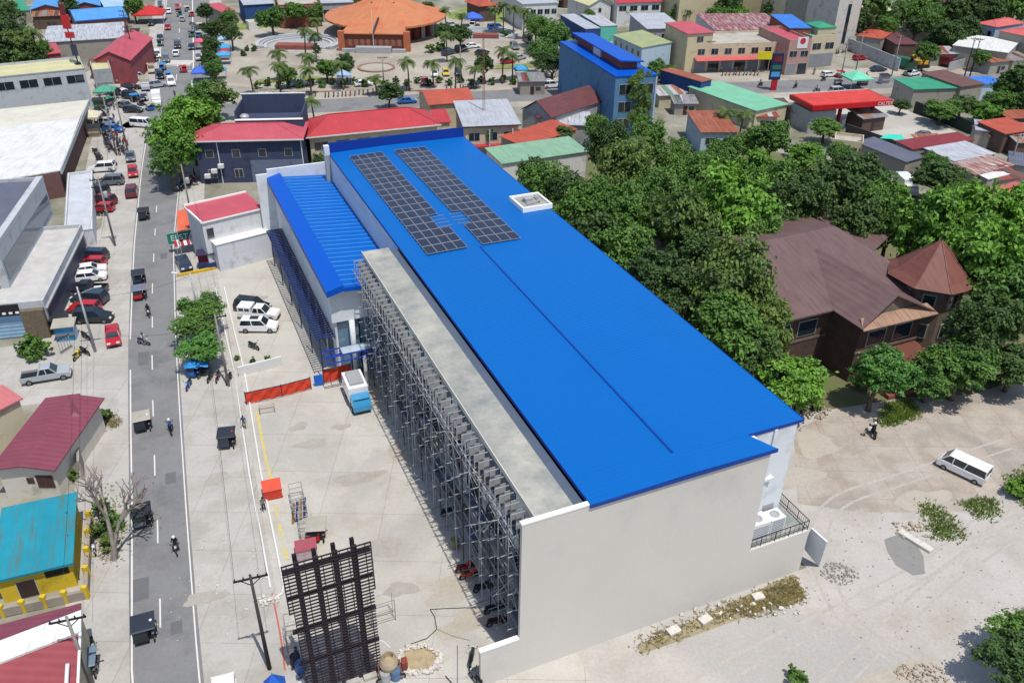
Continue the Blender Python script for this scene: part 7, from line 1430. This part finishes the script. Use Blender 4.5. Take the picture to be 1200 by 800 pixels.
for i, (x, y, w_, l_) in enumerate(((165, 690, 1.3, 2.6), (200, 560, 1.0, 1.8), (168, 420, 1.2, 3.2), (192, 300, 1.0, 2.2), (207, 735, .9, 1.4))):
    o = G(x, y); a_ = .36; ux_, uy_ = Vector((math.cos(a_), math.sin(a_), 0)), Vector((-math.sin(a_), math.cos(a_), 0)); sheet('road_patch', [o - ux_ * w_ / 2 - uy_ * l_ / 2, o + ux_ * w_ / 2 - uy_ * l_ / 2, o + ux_ * w_ / 2 + uy_ * l_ / 2, o - ux_ * w_ / 2 + uy_ * l_ / 2], M_APATCH, .0185)
M_TRACK = mat('tyre_track_dust', (190, 182, 172), .95, .08, 1.0, stain=(202, 195, 187), amount=.8, sscale=.8, k=.72, grain=.2)
for k, pts_ in enumerate((((1250, 520), (1120, 640), (1020, 700), (880, 770), (780, 830)), ((1230, 600), (1130, 660), (1040, 740), (960, 820)), ((1180, 520), (1060, 560), (980, 590), (960, 640), (990, 720), (1080, 790)))):
    q = [G(*p) for p in pts_]; fine = []
    for i in range(len(q) - 1):
        p0, p1, p2, p3 = q[max(0, i - 1)], q[i], q[i + 1], q[min(len(q) - 1, i + 2)]
        for j in range(10): t = j / 10; fine.append(((2 * p1) + (p2 - p0) * t + (2 * p0 - 5 * p1 + 4 * p2 - p3) * t * t + (3 * p1 - p0 - 3 * p2 + p3) * t ** 3) / 2)
    for off_ in (-.75, .75):
        mb = MB(); vs = []
        for i in range(len(fine)):
            d = (fine[min(i + 1, len(fine) - 1)] - fine[max(i - 1, 0)]).normalized(); n_ = Vector((-d.y, d.x, 0)); w_ = .13 + .03 * math.sin(i * 1.7)
            for s_ in (-1, 1): v_ = fine[i] + n_ * (off_ + s_ * w_); vs.append((v_.x, v_.y, .0195 + k * .0008))
        mb.add(vs, [(2 * i, 2 * i + 1, 2 * i + 3, 2 * i + 2) for i in range(len(fine) - 1)]); o_ = mb.build('tyre_track_path', M_TRACK); o_['kind'] = 'structure'
        if o_.data.polygons[0].normal.z < 0: o_.data.flip_normals()
# ------------------------------------------------------------------ things in the work yard
# big dark steel sign frame
LF = 43.0
def onl(x, y, l):   # photo point on the upright plane l across the building axes
    o = Vector((0, 0, H)); d = CR * (x - 600) - CU * (y - 400) + FW * F; t = (LD * l - o).dot(LD) / d.dot(LD); return o + d * t
a, b = onl(350, 800, LF), onl(440, 790, LF); tl, tr_ = onl(333, 660, LF), onl(437, 634, LF)
fw0, fw1 = a.dot(WD) + .0, b.dot(WD); tw0, tw1 = tl.dot(WD), tr_.dot(WD); hz_ = (tl.z + tr_.z) / 2
M_DKSTEEL = mat('black_primed_steel', (44, 36, 44), .7)
sfm = thing('sign_frame', 'tall dark steel signboard frame of close bars standing in the work yard', 'sign frame', (0, 0, 0), YAW)
wm0, wm1 = (fw0 + tw0) / 2 + .3, (fw1 + tw1) / 2 - .2
for k in range(4):
    w_ = wm0 + .7 + (wm1 - wm0 - 1.4) * k / 3
    for dl in (0, .75): P(sfm, 'upright', MB().box(w_ - .15, LF + dl - .1, 0, w_ + .15, LF + dl + .1, hz_), M_DKSTEEL)
    lc = MB()
    for j in range(int(hz_ / .5)): lc.beam((w_, LF, j * .5), (w_, LF + .75, j * .5 + .5), .06)
nb = int(hz_ / .32)
for j in range(1, nb + 1):
    z = j * hz_ / nb; top = z > hz_ * .66; e0, e1 = (wm0 - .35, wm1 + .45) if top else (wm0, wm1 + .3)
    P(sfm, 'crossbar', MB().box(e0, LF - .17, z - .05, e1, LF - .1, z + .05), M_DKSTEEL)
for j in range(10): 
    w_ = wm0 + (wm1 - wm0) * j / 9; P(sfm, 'vertical_bar', MB().box(w_ - .03, LF - .24, .8, w_ + .03, LF - .17, hz_), M_DKSTEEL)
for z in (.25, .5, .75, .93): P(sfm, 'main_beam', MB().box(wm0 - .3, LF + .1, hz_ * z - .14, wm1 + .4, LF + .3, hz_ * z + .14), M_DKSTEEL)
for w_ in (wm0 - .3, wm1 + .4): P(sfm, 'vertical_bar', MB().box(w_ - .04, LF - .24, hz_ * .67, w_ + .04, LF - .17, hz_), M_DKSTEEL)
for k in range(4):
    w_ = wm0 + .7 + (wm1 - wm0 - 1.4) * k / 3; P(sfm, 'footing', MB().box(w_ - .5, LF - .6, 0, w_ + .5, LF + 1.3, .35), M_CONC)
# loose scaffold frames
def frames(label, px, heads, n, h=1.7, w=1.2):
    t = thing('scaffold_frame', label, 'scaffold frame', G(*px), heads)
    for i in range(n):
        m_ = MB(); y = i * .9
        for x in (0, w): m_.tube((x, y, 0), (x, y, h), .028, n=6)
        for z in (.5, 1.1, h): m_.tube((0, y, z), (w, y, z), .025, n=6)
        P(t, 'end_frame', m_, M_STEEL if i % 2 else mat('dusty_tube', (150, 128, 118), .7))
    m_ = MB()
    for i in range(n - 1): m_.tube((0, i * .9, .2), (0, i * .9 + .9, 1.4), .018, n=5); m_.tube((w, i * .9, 1.4), (w, i * .9 + .9, .2), .018, n=5); m_.tube((0, i * .9, h), (0, i * .9 + .9, h), .02, n=5); m_.tube((w, i * .9, h), (w, i * .9 + .9, h), .02, n=5)
    P(t, 'brace', m_, M_STEEL); return t
frames('stack of grey scaffold frames next to the orange box in the yard', (346, 612), .35, 5)
frames('scaffold frames and pipes behind the parked beige roofed tricycle', (354, 640), .3, 4)
frames('small scaffold tower frame right of the steel sign frame', (436, 735), .4, 2, 2.4, 2.0)
frames('scaffold frames left of the steel sign frame base', (338, 765), .3, 3, 2.4, 1.4)
frames('low metal frame rack at the orange tarpaulin fence', (305, 486), .3, 2, .7, 1.6)
pl_ = thing('plank_pile', 'blue and dark boards lying beside the scaffold frames', 'boards', G(346, 600), .2)
for k in range(4): P(pl_, 'board', MB().box(-.3 + k * .35, -1.6 + k * .2, .02 + k * .05, -.05 + k * .35, 1.3 + k * .15, .07 + k * .05), M_NAVY if k % 2 else M_WOOD)
pk_ = thing('tarp_crate', 'pinkish painted crate beside the beige roofed tricycle', 'crate', G(360, 650), .3); P(pk_, 'box', bevelled(MB().box(-.9, -.7, 0, .9, .7, 1.2), .03), mat('crate_pink', (200, 176, 178), .8, .2, 1.4)); P(pk_, 'rim', MB().box(-.95, -.75, 1.2, .95, .75, 1.28), mat('crate_rim', (176, 90, 100)))
ob = thing('site_box', 'bright orange red box bin standing on the yellow line', 'box', G(320, 580), .35); P(ob, 'box', bevelled(MB().box(-.85, -.7, .08, .85, .7, 1.15), .05), mat('bin_orange', (226, 70, 48), .55)); P(ob, 'lid', bevelled(MB().beam((-.0, -.75, 1.15), (0, .75, 1.42), 1.8, .08), .02), mat('bin_lid', (234, 92, 66), .55)); P(ob, 'skid', MB().box(-.9, -.6, 0, .9, -.4, .078).box(-.9, .4, 0, .9, .6, .078), M_BLACK)
# orange tarpaulin fence
M_TARP = mat('orange_mesh_tarp', (226, 72, 46), .75, .12, 1.0)
tf = thing('tarpaulin_fence', 'orange tarpaulin fence on posts between car park and work yard', 'fence', (0, 0, 0))
def fence_run(pts, h0, h1):
    w_ = [G(*p) for p in pts]
    for p, q in zip(w_[:-1], w_[1:]):
        m_ = MB(); n = 8; vs = []; sd = (q - p).normalized(); nn = Vector((-sd.y, sd.x, 0))
        for i in range(n + 1):
            t = i / n; c_ = p.lerp(q, t); wv = .07 * math.sin(i * 1.9)
            for z, k in ((h0, 1), ((h0 + h1) / 2, -1.4), (h1 - .05 * math.sin(i * 2.3), .6)): v_ = c_ + nn * wv * k; vs.append((v_.x, v_.y, z))
        m_.add(vs, [(3 * i + j, 3 * i + 3 + j, 3 * i + 4 + j, 3 * i + 1 + j) for i in range(n) for j in range(2)]); P(tf, 'tarpaulin', m_, M_TARP)
    for p in w_: P(tf, 'post', MB().tube((p.x, p.y, 0), (p.x, p.y, h1 + .15), .05, n=6), M_DKSTEEL)
    for p, q in zip(w_[:-1], w_[1:]): P(tf, 'top_rail', MB().tube((p.x, p.y, h1), (q.x, q.y, h1), .04, n=6), M_NAVY); P(tf, 'bottom_rail', MB().tube((p.x, p.y, .1), (q.x, q.y, .1), .04, n=6), M_STEEL)
fence_run([(289, 474), (331, 465), (365, 456)], .12, 1.6); fence_run([(380, 450), (412, 442)], .2, 1.9)
bt_ = thing('blue_tarpaulin', 'blue tarpaulin sheet hanging at the gap of the orange fence', 'tarpaulin', G(374, 452), .3); P(bt_, 'sheet', MB().box(-.5, -.03, .05, .5, .03, 1.5), mat('tarp_blue', (40, 110, 220), .7)); P(bt_, 'post', MB().tube((.52, 0, 0), (.52, 0, 1.7), .04, n=6), M_STEEL)
# concrete mixer, drum and mixing bed
mx_ = thing('concrete_mixer', 'dusty drum concrete mixer beside the ring of rubble', 'concrete mixer', G(457, 790), .3)
P(mx_, 'drum', MB().lathe([(.15, 0), (.62, .25), (.75, .7), (.66, 1.1), (.42, 1.5), (.40, 1.52), (.36, 1.45), (.3, 1.0)], 18, (0, 0, .75)), mat('mixer_tan', (188, 168, 140), .8, .2, 2), ); P(mx_, 'frame', MB().beam((-.9, -.6, .3), (.9, -.6, .3), .1).beam((-.9, .6, .3), (.9, .6, .3), .1).beam((-.85, -.6, .3), (-.8, 0, 1.5), .1).beam((.85, -.6, .3), (.8, 0, 1.5), .1).beam((-.85, .6, .3), (-.8, 0, 1.5), .1).beam((.85, .6, .3), (.8, 0, 1.5), .1), mat('mixer_frame', (132, 84, 70)))
for x in (-.95, .95): P(mx_, 'wheel', wheel_mb(0, 0, .3, .12), [M_TYRE, M_RIM]).location = (x * .9, -.6, 0)
P(mx_, 'motor_box', bevelled(MB().box(.95, -.3, .6, 1.4, .3, 1.3), .03), mat('mixer_red', (150, 70, 60)))
for x, y, m_, lb in ((452, 797, M_STEEL, 'grey steel drum below the concrete mixer'), (464, 794, mat('drum_blue', (96, 124, 160), .5), 'blue grey steel drum beside the concrete mixer'), (347, 778, mat('barrel_black', (50, 46, 56), .6), 'dark barrel at the foot of the steel sign frame'), (353, 786, mat('barrel_blue', (80, 120, 180), .5), 'blue barrel at the foot of the steel sign frame'), (533, 641, mat('drum_tan', (150, 140, 112), .6), 'tan drum lying at the scaffold foot')):
    t = thing('steel_drum', lb, 'drum', G(x, y) + Vector((0, 0, .02)), 0); P(t, 'shell', MB().lathe([(.38, 0), (.4, .04), (.4, .44), (.42, .46), (.4, .48), (.4, .96), (.38, 1.0), (.36, .96)], 18), m_); P(t, 'lid', MB().lathe([(.35, .93), (.35, .95)], 16), M_DKSTEEL)
rr_ = random.Random(9)
def heap(name, label, px, rx, ry, n, s, m, ring=False, hgt=.35, cat='rubble'):
    o = G(*px); mb = MB()
    for k in range(n):
        a = rr_.uniform(0, 6.28); q = math.sqrt(rr_.random()) if not ring else rr_.uniform(.8, 1.08); x, y = o.x + math.cos(a) * rx * q, o.y + math.sin(a) * ry * q; z = .02 + (hgt * max(0, 1 - q) if not ring else rr_.uniform(0, .12)); e = s * rr_.uniform(.4, 1.4)
        Mx = Matrix.Translation((x, y, z + e * .3)) @ Matrix.Rotation(rr_.uniform(0, 6), 4, Vector((rr_.random() + .01, rr_.random(), rr_.random()))); mb.box(-e / 2, -e / 2 * rr_.uniform(.5, 1), -e * .3, e / 2, e / 2, e * .3, Mx)
    ob_ = mb.build(name, m); ob_['kind'] = 'stuff'; ob_['label'] = label; return ob_
M_RUB = mat('pale_rubble', (224, 218, 208), .95, .2, 3); M_GREYR = mat('grey_rubble', (170, 166, 162), .95, .25, 3)
heap('rubble', 'ring of pale rubble round a sand mixing bed', (491, 773), 1.75, 1.35, 260, .22, M_RUB, True)
sheet('sand_bed', [G(491, 773) + Vector((1.6 * math.cos(k * .4), 1.2 * math.sin(k * .4), 0)) for k in range(15)], mat('wet_sand', (186, 168, 134), .95, .2, 2), .022)
heap('rubble', 'scatter of grey rubble below the balcony', (984, 672), 1.7, 1.4, 170, .13, M_GREYR, False, .08); heap('rubble', 'pieces of broken concrete along the foot of the grey wall', (850, 715), 6.5, 1.0, 45, .24, M_RUB, False, .05); heap('rubble', 'rubble and rubbish at the bottom edge of the yard', (1080, 790), 2.2, 1.0, 150, .14, mat('tan_rubble', (192, 176, 156), .95, .2, 2), False, .15)
heap('rubble', 'broken slabs beside the damp cement patch', (1066, 622), 1.7, 1.3, 60, .24, mat('tan_rubble', (192, 176, 156)), False, .05); heap('rubble', 'white rubble patch at the curved end of the lot kerb', (314, 704), 1.1, .5, 60, .2, M_RUB, False, .1); heap('litter', 'small litter scattered over the bare yard', (1080, 680), 18, 10, 260, .09, M_GREYR, False, .0); heap('litter', 'litter along the street shoulder beside the pole', (262, 690), 5, 8, 60, .12, M_RUB, False, 0); heap('rubble', 'dirt and debris at the blue roof corner', (945, 480), 2.6, 2.0, 120, .3, mat('tan_rubble', (196, 170, 140)), False, .3)
for i, (x, y, l_, a_, lb) in enumerate(((1072, 635, 3.2, -.9, 'long concrete slab leaning over the damp cement patch'), (888, 700, 1.0, .3, 'broken pale block on the verge by the grey wall'), (826, 727, 1.1, .6, 'tilted white block on the verge by the grey wall'), (789, 740, 1.1, .5, 'flat white block on the verge farther left'))):
    t = bevelled(MB().box(-l_ / 2, -.35, .0, l_ / 2, .35, .3), .05).build('concrete_block', M_RUB, None, False, G(x, y) + Vector((0, 0, .02)), a_); tag(t, lb, 'concrete block')
# hoses and rods
def hose(label, pts, r, m, name='hose', cat='hose', z=.04):
    q = [G(*p) + Vector((0, 0, z)) for p in pts]; o = MB().path(q, r, 6).build(name, m); return tag(o, label, cat)
hose('thin dark hose curling from the rubble ring towards the scaffold', [(474, 757), (500, 748), (512, 737), (509, 722), (504, 714), (520, 713), (545, 712), (562, 712)], .035, M_WIRE); hose('second dark hose on the sandy concrete', [(512, 737), (530, 745), (550, 750)], .03, mat('hose_tan', (160, 140, 118)))
hose('orange red hose lying beside the pole in the yard', [(319, 695), (323, 715), (327, 735), (331, 760), (334, 785)], .06, mat('hose_orange', (224, 110, 86), .6)); hose('thick white hose beside the steel sign frame', [(441, 748), (450, 752), (457, 759)], .06, M_WHITE); hose('thick white hose leaving the mixer downwards', [(469, 780), (473, 795), (476, 803)], .07, M_WHITE)
hose('steel bar lying on the lot near the wing wall', [(536, 756), (536, 800)], .03, M_GUT, 'steel_bar', 'steel bar'); hose('short dark rod at the bottom of the lot', [(522, 792), (530, 801)], .05, M_DKSTEEL, 'steel_bar', 'steel bar')
# parasol and white vehicle roof at the lower edge, blue tarpaulin
pv = car_parts('van', 'white'); veh('van', 'white', (262, 792), (258, 838), 'white vehicle roof just entering at the bottom edge of the shoulder', z=1.9) if False else veh('van', 'white', (261, 797), (264, 845), 'white van just entering at the bottom edge of the street shoulder', z=1.9)
bs_ = thing('tarpaulin_cover', 'pointed blue tarpaulin cover at the bottom edge by the pole', 'tarpaulin', G(322, 805), .3); P(bs_, 'sheet', MB().add([(-.9, -.8, 0), (.9, -.8, 0), (.8, .8, 0), (-.8, .8, 0), (0, 0, 1.6)], [(0, 1, 4), (1, 2, 4), (2, 3, 4), (3, 0, 4)]), mat('tarp_blue', (40, 110, 220))); P(bs_, 'ridge_pole', MB().tube((0, 0, 0), (0, 0, 1.7), .04, n=6), M_WOOD)
cs_ = thing('site_gear', 'heap of bagged site gear at the foot of the steel sign frame', 'bags', G(362, 795), .4)
for k in range(6): P(cs_, 'bag', bevelled(MB().box(-.9 + (k % 3) * .65, -.4 + (k // 3) * .5, .02, -.35 + (k % 3) * .65, .05 + (k // 3) * .5, .3), .08), M_GUT if k % 2 else M_RUB)
# street trees' blue tarpaulin
bt2 = thing('tarpaulin_cover', 'crumpled bright blue tarpaulin over the tricycle by the street trees', 'tarpaulin', G(234, 440), .2); bt2.location.z = 1.75
m_ = MB(); n = 8; rr2 = random.Random(2); vs = [(-1.3 + 2.6 * i / n, -.9 + 1.8 * j / n, .25 - .5 * ((i / n - .5) ** 2 + (j / n - .5) ** 2) * 1.6 + rr2.uniform(-.07, .07)) for j in range(n + 1) for i in range(n + 1)]; m_.add(vs, [(j * (n + 1) + i, j * (n + 1) + i + 1, (j + 1) * (n + 1) + i + 1, (j + 1) * (n + 1) + i) for j in range(n) for i in range(n)]); P(bt2, 'sheet', m_, mat('tarp_sky', (50, 150, 225), .6))
# ------------------------------------------------------------------ poles, cables, masts
pa = utility_pole(G(316, 783), 10.2, YAW * .8, 'concrete utility pole beside the work yard at the lower edge', 1, r=.14, mt=mat('pole_dark', (74, 66, 68), .8)); pb = utility_pole(G(268, 452), 9.5, YAW * .8, 'utility pole by the white kerb near the blue tricycle', 1)
for w_, bx in (((316, 783), (268, 452)), ):
    A, B_ = G(*w_), G(*bx)
    for k, dx in enumerate((-1.1, 1.1)):
        sd_ = Vector((math.cos(YAW * .8), math.sin(YAW * .8), 0)) * dx; cable(A + sd_ + Vector((0, 0, 10.1)), B_ + sd_ + Vector((0, 0, 9.4)), .8, 'overhead cable above the right street shoulder', group='cables above the right shoulder')
pc = utility_pole(G(226, 262), 10, .4, 'leaning utility pole beside the dark navy house', 2, True); pd = utility_pole(G(135, 288), 11, .4, 'utility pole with transformer by the white box building', 2, True); pe = utility_pole(G(137, 182), 12, .4, 'double utility pole at the crowded pavement, nearer one', 3); pf = utility_pole(G(150, 178), 12, .4, 'double utility pole at the crowded pavement, farther one', 2)
pg_ = utility_pole(G(112, 412), 9, .3, 'silver lamp pole at the near end of the parked row', 1, False, True, M_STEEL); ph = utility_pole(G(160, 82), 11, .2, 'dark lattice pole in the upper street market', 2, mt=M_DKSTEEL); pi_ = utility_pole(G(154, 60), 11, .2, 'second dark pole in the upper street market', 2, mt=M_DKSTEEL); pj = utility_pole(G(236, 385), 8, 2.9, 'street lamp pole rising through the clipped street trees', 0, False, True, M_STEEL)
for a_, b_, hh, gr in ((pb, pc, 9.3, 'cables above the right shoulder'), (pc, pf, 9.8, 'cables towards the junction'), (pd, pe, 10.6, 'cables on the left side of the street'), (pg_, pd, 8.6, 'cables on the left side of the street'), (pe, ph, 11, 'cables over the junction'), (pf, pi_, 11, 'cables over the junction')):
    A, B_ = a_.location.copy(), b_.location.copy()
    for dx in (-.9, .9): cable(A + Vector((dx, 0, hh)), B_ + Vector((dx, 0, hh)), 1.0, 'overhead cable, one of the ' + gr, group=gr)
for k in range(2):
    A = pg_.location + Vector((k * .8 - .4, 0, 8.4)); B_ = G(112, 760) + Vector((k * .8 - .4, 0, 8.2)); cable(A, B_, .8, 'overhead cable above the left shoulder', group='cables above the left shoulder')
utility_pole(G(112, 812), 8.4, .3, 'pole at the lower left kerb', 1)
for A, B_, hh in ((G(268, 452), G(150, 470), 8.6), (G(226, 262), G(135, 288), 8.8), (G(236, 385), G(112, 412), 7.6)): cable(A + Vector((0, 0, hh)), B_ + Vector((0, 0, hh)), .7, 'overhead cable crossing the street', group='cables crossing the street')
for i, (x, y, h_, lb) in enumerate(((1003, 82, 10, 'utility pole by the maroon shop on the cross street'), (1045, 88, 10, 'utility pole beside the pale panel wall'), (1130, 90, 10, 'dark utility pole by the blue roofed building'), (1136, 91, 10, 'second dark utility pole by the blue roofed building'), (985, 92, 9, 'thin pole right of the white car on the cross street'), (822, 80, 9, 'thin pole before the beige corner building'), (829, 84, 8, 'second thin pole before the beige corner building'), (450, 100, 7, 'lamp post before the shrine'), (540, 98, 9, 'lamp post on the plaza front right of the shrine'), (1180, 205, 8, 'pole by the shacks at the right edge'))):
    utility_pole(G(x, y), h_, .2, lb, 1, False, 'lamp' in lb, M_DKSTEEL if 'dark' in lb else None)
# antenna mast
an_ = thing('antenna_mast', 'thin red lattice antenna mast behind the pale grey roof', 'antenna', G(567, 168), 0)
for k in range(3):
    a_ = k * 2.09; P(an_, 'leg', MB().tube((math.cos(a_) * .35, math.sin(a_) * .35, 0), (math.cos(a_) * .12, math.sin(a_) * .12, 22), .04, n=5), mat('mast_red', (150, 96, 92), .6))
m_ = MB()
for j in range(30):
    z = j * .72; r0 = .35 - .23 * z / 22
    for k in range(3): a0, a1 = k * 2.09, (k + 1) * 2.09; m_.tube((math.cos(a0) * r0, math.sin(a0) * r0, z), (math.cos(a1) * r0, math.sin(a1) * r0, z + .72), .022, n=4)
P(an_, 'lacing', m_, mat('mast_red', (150, 96, 92)))
# roof pylon on the grey shop building (figure left out, plain panels)
rp_ = thing('roof_pylon', 'slender rooftop pole with red and navy panels on the pale olive roof', 'sign', G(92, 75.5, 8.1), 0)
P(rp_, 'base', MB().lathe([(.7, 0), (.7, .3), (.3, .4)], 14), M_BLACK); P(rp_, 'pole', MB().tube((0, 0, .3), (-.8, 0, 12), .16, .1, n=8), M_DKSTEEL)
for z, w_, h_, m2 in ((3.2, 1.2, 2.6, PAINT['navy']), (6.4, 1.9, 1.3, PAINT['red']), (9.2, 1.7, 3.0, PAINT['red']), (11.8, 1.1, 2.6, PAINT['maroon'])): P(rp_, 'panel', bevelled(MB().box(-w_ / 2 - .05 * z, -.35, z - h_ / 2, w_ / 2 - .05 * z, .35, z + h_ / 2), .15), m2)
fb_ = thing('shop_sign', 'orange red banner board at the crowded pavement by the grey shop', 'sign', G(137, 97), .2); P(fb_, 'board', MB().box(-1.6, -.1, .6, 1.6, .1, 4.6), mat('banner_orange', (226, 70, 40), .6)); P(fb_, 'post', MB().box(-1.7, -.06, 0, -1.6, .06, 4.8).box(1.6, -.06, 0, 1.7, .06, 4.8), M_STEEL)
# market canopy, tents, umbrellas
def tent(label, px, s, h, m, rz=.2, name='canopy_tent', cat='tent'):
    t = thing(name, label, cat, G(*px), rz); P(t, 'canopy', MB().add([(-s, -s, h), (s, -s, h), (s, s, h), (-s, s, h), (0, 0, h + s * .5), (-s, -s, h - .35), (s, -s, h - .35), (s, s, h - .35), (-s, s, h - .35)], [(0, 1, 4), (1, 2, 4), (2, 3, 4), (3, 0, 4), (5, 6, 1, 0), (6, 7, 2, 1), (7, 8, 3, 2), (8, 5, 0, 3)]), m)
    for x in (-1, 1):
        for y in (-1, 1): P(t, 'post', MB().tube((x * s * .95, y * s * .95, 0), (x * s * .95, y * s * .95, h), .05, n=5), M_STEEL)
    return t
M_TB = mat('tent_blue', (70, 110, 220), .7); M_TR = mat('tent_red', (205, 50, 55), .7); M_TC = mat('tent_cyan', (70, 170, 225), .7); M_TY = mat('tent_yellow', (240, 200, 60), .7); M_TP = mat('tent_pink', (235, 100, 130), .7); M_TG = mat('tent_green', (90, 170, 140), .7)
for lb, px, s, h_, m2 in (('blue canopy tent over the white van on the plaza', (554, 31), 3, 3, M_TB), ('red market canopy on the left side of the upper street', (178, 26), 4.5, 3, M_TR), ('sky blue street stall tent by the plaza hedge, upper one', (264, 66), 1.7, 2.6, M_TC), ('sky blue street stall tent by the plaza hedge, lower one', (264, 75), 1.7, 2.6, M_TC), ('red stall tent between the two sky blue ones', (264, 70), 1.4, 2.4, M_TR), ('pale blue stall tent at the top of the plaza hedge', (264, 56), 1.8, 2.6, mat('tent_pale', (160, 195, 225), .7)),
    ('pink parasol tent beside the plaza kerb', (236, 58), 1.5, 2.4, M_TP), ('violet blue stall tent at the corner of the plaza', (239, 95), 2.4, 2.6, M_TB), ('yellow and white parasol tent on the lane beyond the plaza trees', (649, 8), 3, 3, M_TY), ('pink parasol tent left of the yellow one', (640, 7), 2.4, 3, M_TP), ('turquoise stall tent by the plaza corner', (260, 92), 1.3, 2.4, M_TC), ('green stall canopy in the upper street market', (165, 66), 3, 2.8, M_TG), ('teal stall canopy at the crowded pavement', (126, 118), 2.2, 2.6, M_TG), ('cream stall canopy at the corner of the big white hall', (108, 150), 2.2, 2.8, mat('tent_cream', (226, 218, 190), .7)), ('mint tent behind the petrol station canopy', (1001, 104), 3, 3, mat('tent_mint', (120, 215, 180), .7)), ('white parasols left of the round shrine, right one', (370, 21), 2.2, 2.8, M_WHITE), ('white parasol left of the other one by the shrine', (361, 20), 2.0, 2.8, M_WHITE), ('orange stall tent by the plaza hedge', (263, 43), 2.0, 2.6, mat('tent_orange', (226, 140, 90), .7)), ('blue white stall tent on the pavement before the plaza', (404, 99), 1.8, 2.6, mat('tent_pale', (160, 195, 225))), ('small turquoise stall tent by the row right of the gabled red roof', (610, 91), 1.8, 2.4, M_TC)): tent(lb, px, s, h_, m2)
# small stalls with walls on the crowded pavement
for i, (x, y, c_, lb) in enumerate(((118, 128, 'green', 'dark green vendor kiosk on the crowded pavement'), (136, 112, 'navy', 'navy vendor kiosk on the crowded pavement'), (112, 160, 'beige', 'beige vendor kiosk beside the big white hall'), (150, 52, 'maroon', 'maroon vendor kiosk in the upper street market'), (160, 44, 'black', 'dark vendor kiosk in the upper street market'), (80, 396, 'cyan', 'pale blue vendor kiosk beside the silver building'), (72, 388, 'black', 'dark vendor kiosk at the silver building corner'), (1010, 100, 'navy', 'navy kiosk behind the petrol station canopy'), (1035, 98, 'silver', 'silver kiosk right of the petrol station canopy'))):
    t = thing('vendor_kiosk', lb, 'kiosk', G(x, y), .25); P(t, 'cabin', MB().box(-1.1, -.8, 0, 1.1, .8, 2.1), PAINT[c_]); P(t, 'roof', MB().slab([(-1.35, -1.1, 2.15), (1.35, -1.1, 2.15), (1.35, 1.0, 2.4), (-1.35, 1.0, 2.4)], .06), RF_GREY if i % 2 else RF_DK); P(t, 'counter', MB().box(-1.1, -1.05, .9, 1.1, -.802, 1.0), M_WOOD)
# digger on the earth lot
dg = thing('excavator', 'yellow digger parked on the open lot in the upper right', 'excavator', G(1078, 79), .2); M_YD = mat('digger_yellow', (236, 184, 40), .5)
for y in (-1.1, 1.1): P(dg, 'track', bevelled(MB().profile([(-1.8, .1), (1.8, .1), (2.1, .45), (1.8, .85), (-1.8, .85), (-2.1, .45)], y - .3, y + .3), .05), M_BLACK)
P(dg, 'body', bevelled(MB().box(-2.0, -1.2, .95, 1.4, 1.2, 2.0), .1), M_YD); P(dg, 'cab', bevelled(MB().box(.2, .1, 2.0, 1.5, 1.2, 3.1), .08), M_GLASS); P(dg, 'boom', MB().beam((1.3, -.3, 1.6), (-.6, -.3, 4.6), .4).beam((-.6, -.3, 4.6), (-3.4, -.3, 3.2), .3), M_YD); P(dg, 'bucket', MB().profile([(-3.9, 1.6), (-3.0, 1.8), (-3.0, 2.8), (-3.5, 3.1)], -.8, .2), M_DKSTEEL)
# road side cone
cn = thing('traffic_cone', 'small red and white cone post by the silver building', 'cone', G(66, 368), 0); P(cn, 'cone', MB().lathe([(.28, .04), (.08, .7), (.03, .75)], 12), PAINT['red']); P(cn, 'base', MB().box(-.3, -.3, 0, .3, .3, .04), M_WHITE)
gt = thing('entry_gate', 'dark barred gate between wall and kiosk by the silver building', 'gate', G(72, 415), 1.2)
for k in range(5): P(gt, 'bar', MB().tube((k * .4, 0, 0), (k * .4, 0, 1.9), .04, n=6), M_STEEL)
P(gt, 'rail', MB().box(-.1, -.03, 1.85, 1.8, .03, 1.95).box(-.1, -.03, .2, 1.8, .03, .3), M_BLACK)
# ------------------------------------------------------------------ light, camera
cam = bpy.data.cameras.new('camera'); co = bpy.data.objects.new('camera', cam); COL.objects.link(co)
cam.sensor_width = 36; cam.lens = F / 1200 * 36; cam.clip_end = 3000; cam.clip_start = .5
co.matrix_world = Matrix((( CR.x, CU.x, -FW.x, 0), (CR.y, CU.y, -FW.y, 0), (CR.z, CU.z, -FW.z, H), (0, 0, 0, 1)))
SC.camera = co
SUN_EL, SUN_AZ = math.radians(69), math.radians(146)   # azimuth clockwise from +y
sd = Vector((math.sin(SUN_AZ) * math.cos(SUN_EL), math.cos(SUN_AZ) * math.cos(SUN_EL), math.sin(SUN_EL)))
sl = bpy.data.lights.new('sun', 'SUN'); sl.energy = 4.1; sl.angle = math.radians(.5); sl.color = (1, .955, .875)
so = bpy.data.objects.new('sun', sl); COL.objects.link(so); so.rotation_euler = sd.to_track_quat('Z', 'Y').to_euler()
wd = bpy.data.worlds.new('World'); SC.world = wd; wd.use_nodes = True
nt = wd.node_tree; bg = nt.nodes['Background']; sk = nt.nodes.new('ShaderNodeTexSky'); sk.sky_type = 'NISHITA'; sk.sun_disc = False
sk.sun_elevation = SUN_EL; sk.sun_rotation = SUN_AZ; nt.links.new(sk.outputs[0], bg.inputs[0]); bg.inputs[1].default_value = .148
SC.view_settings.view_transform = 'Standard'; SC.view_settings.look = 'None'; SC.view_settings.gamma = 1; SC.view_settings.exposure = 0.1
SC.render.engine = 'CYCLES'; SC.cycles.max_bounces = 6; SC.cycles.transparent_max_bounces = 4
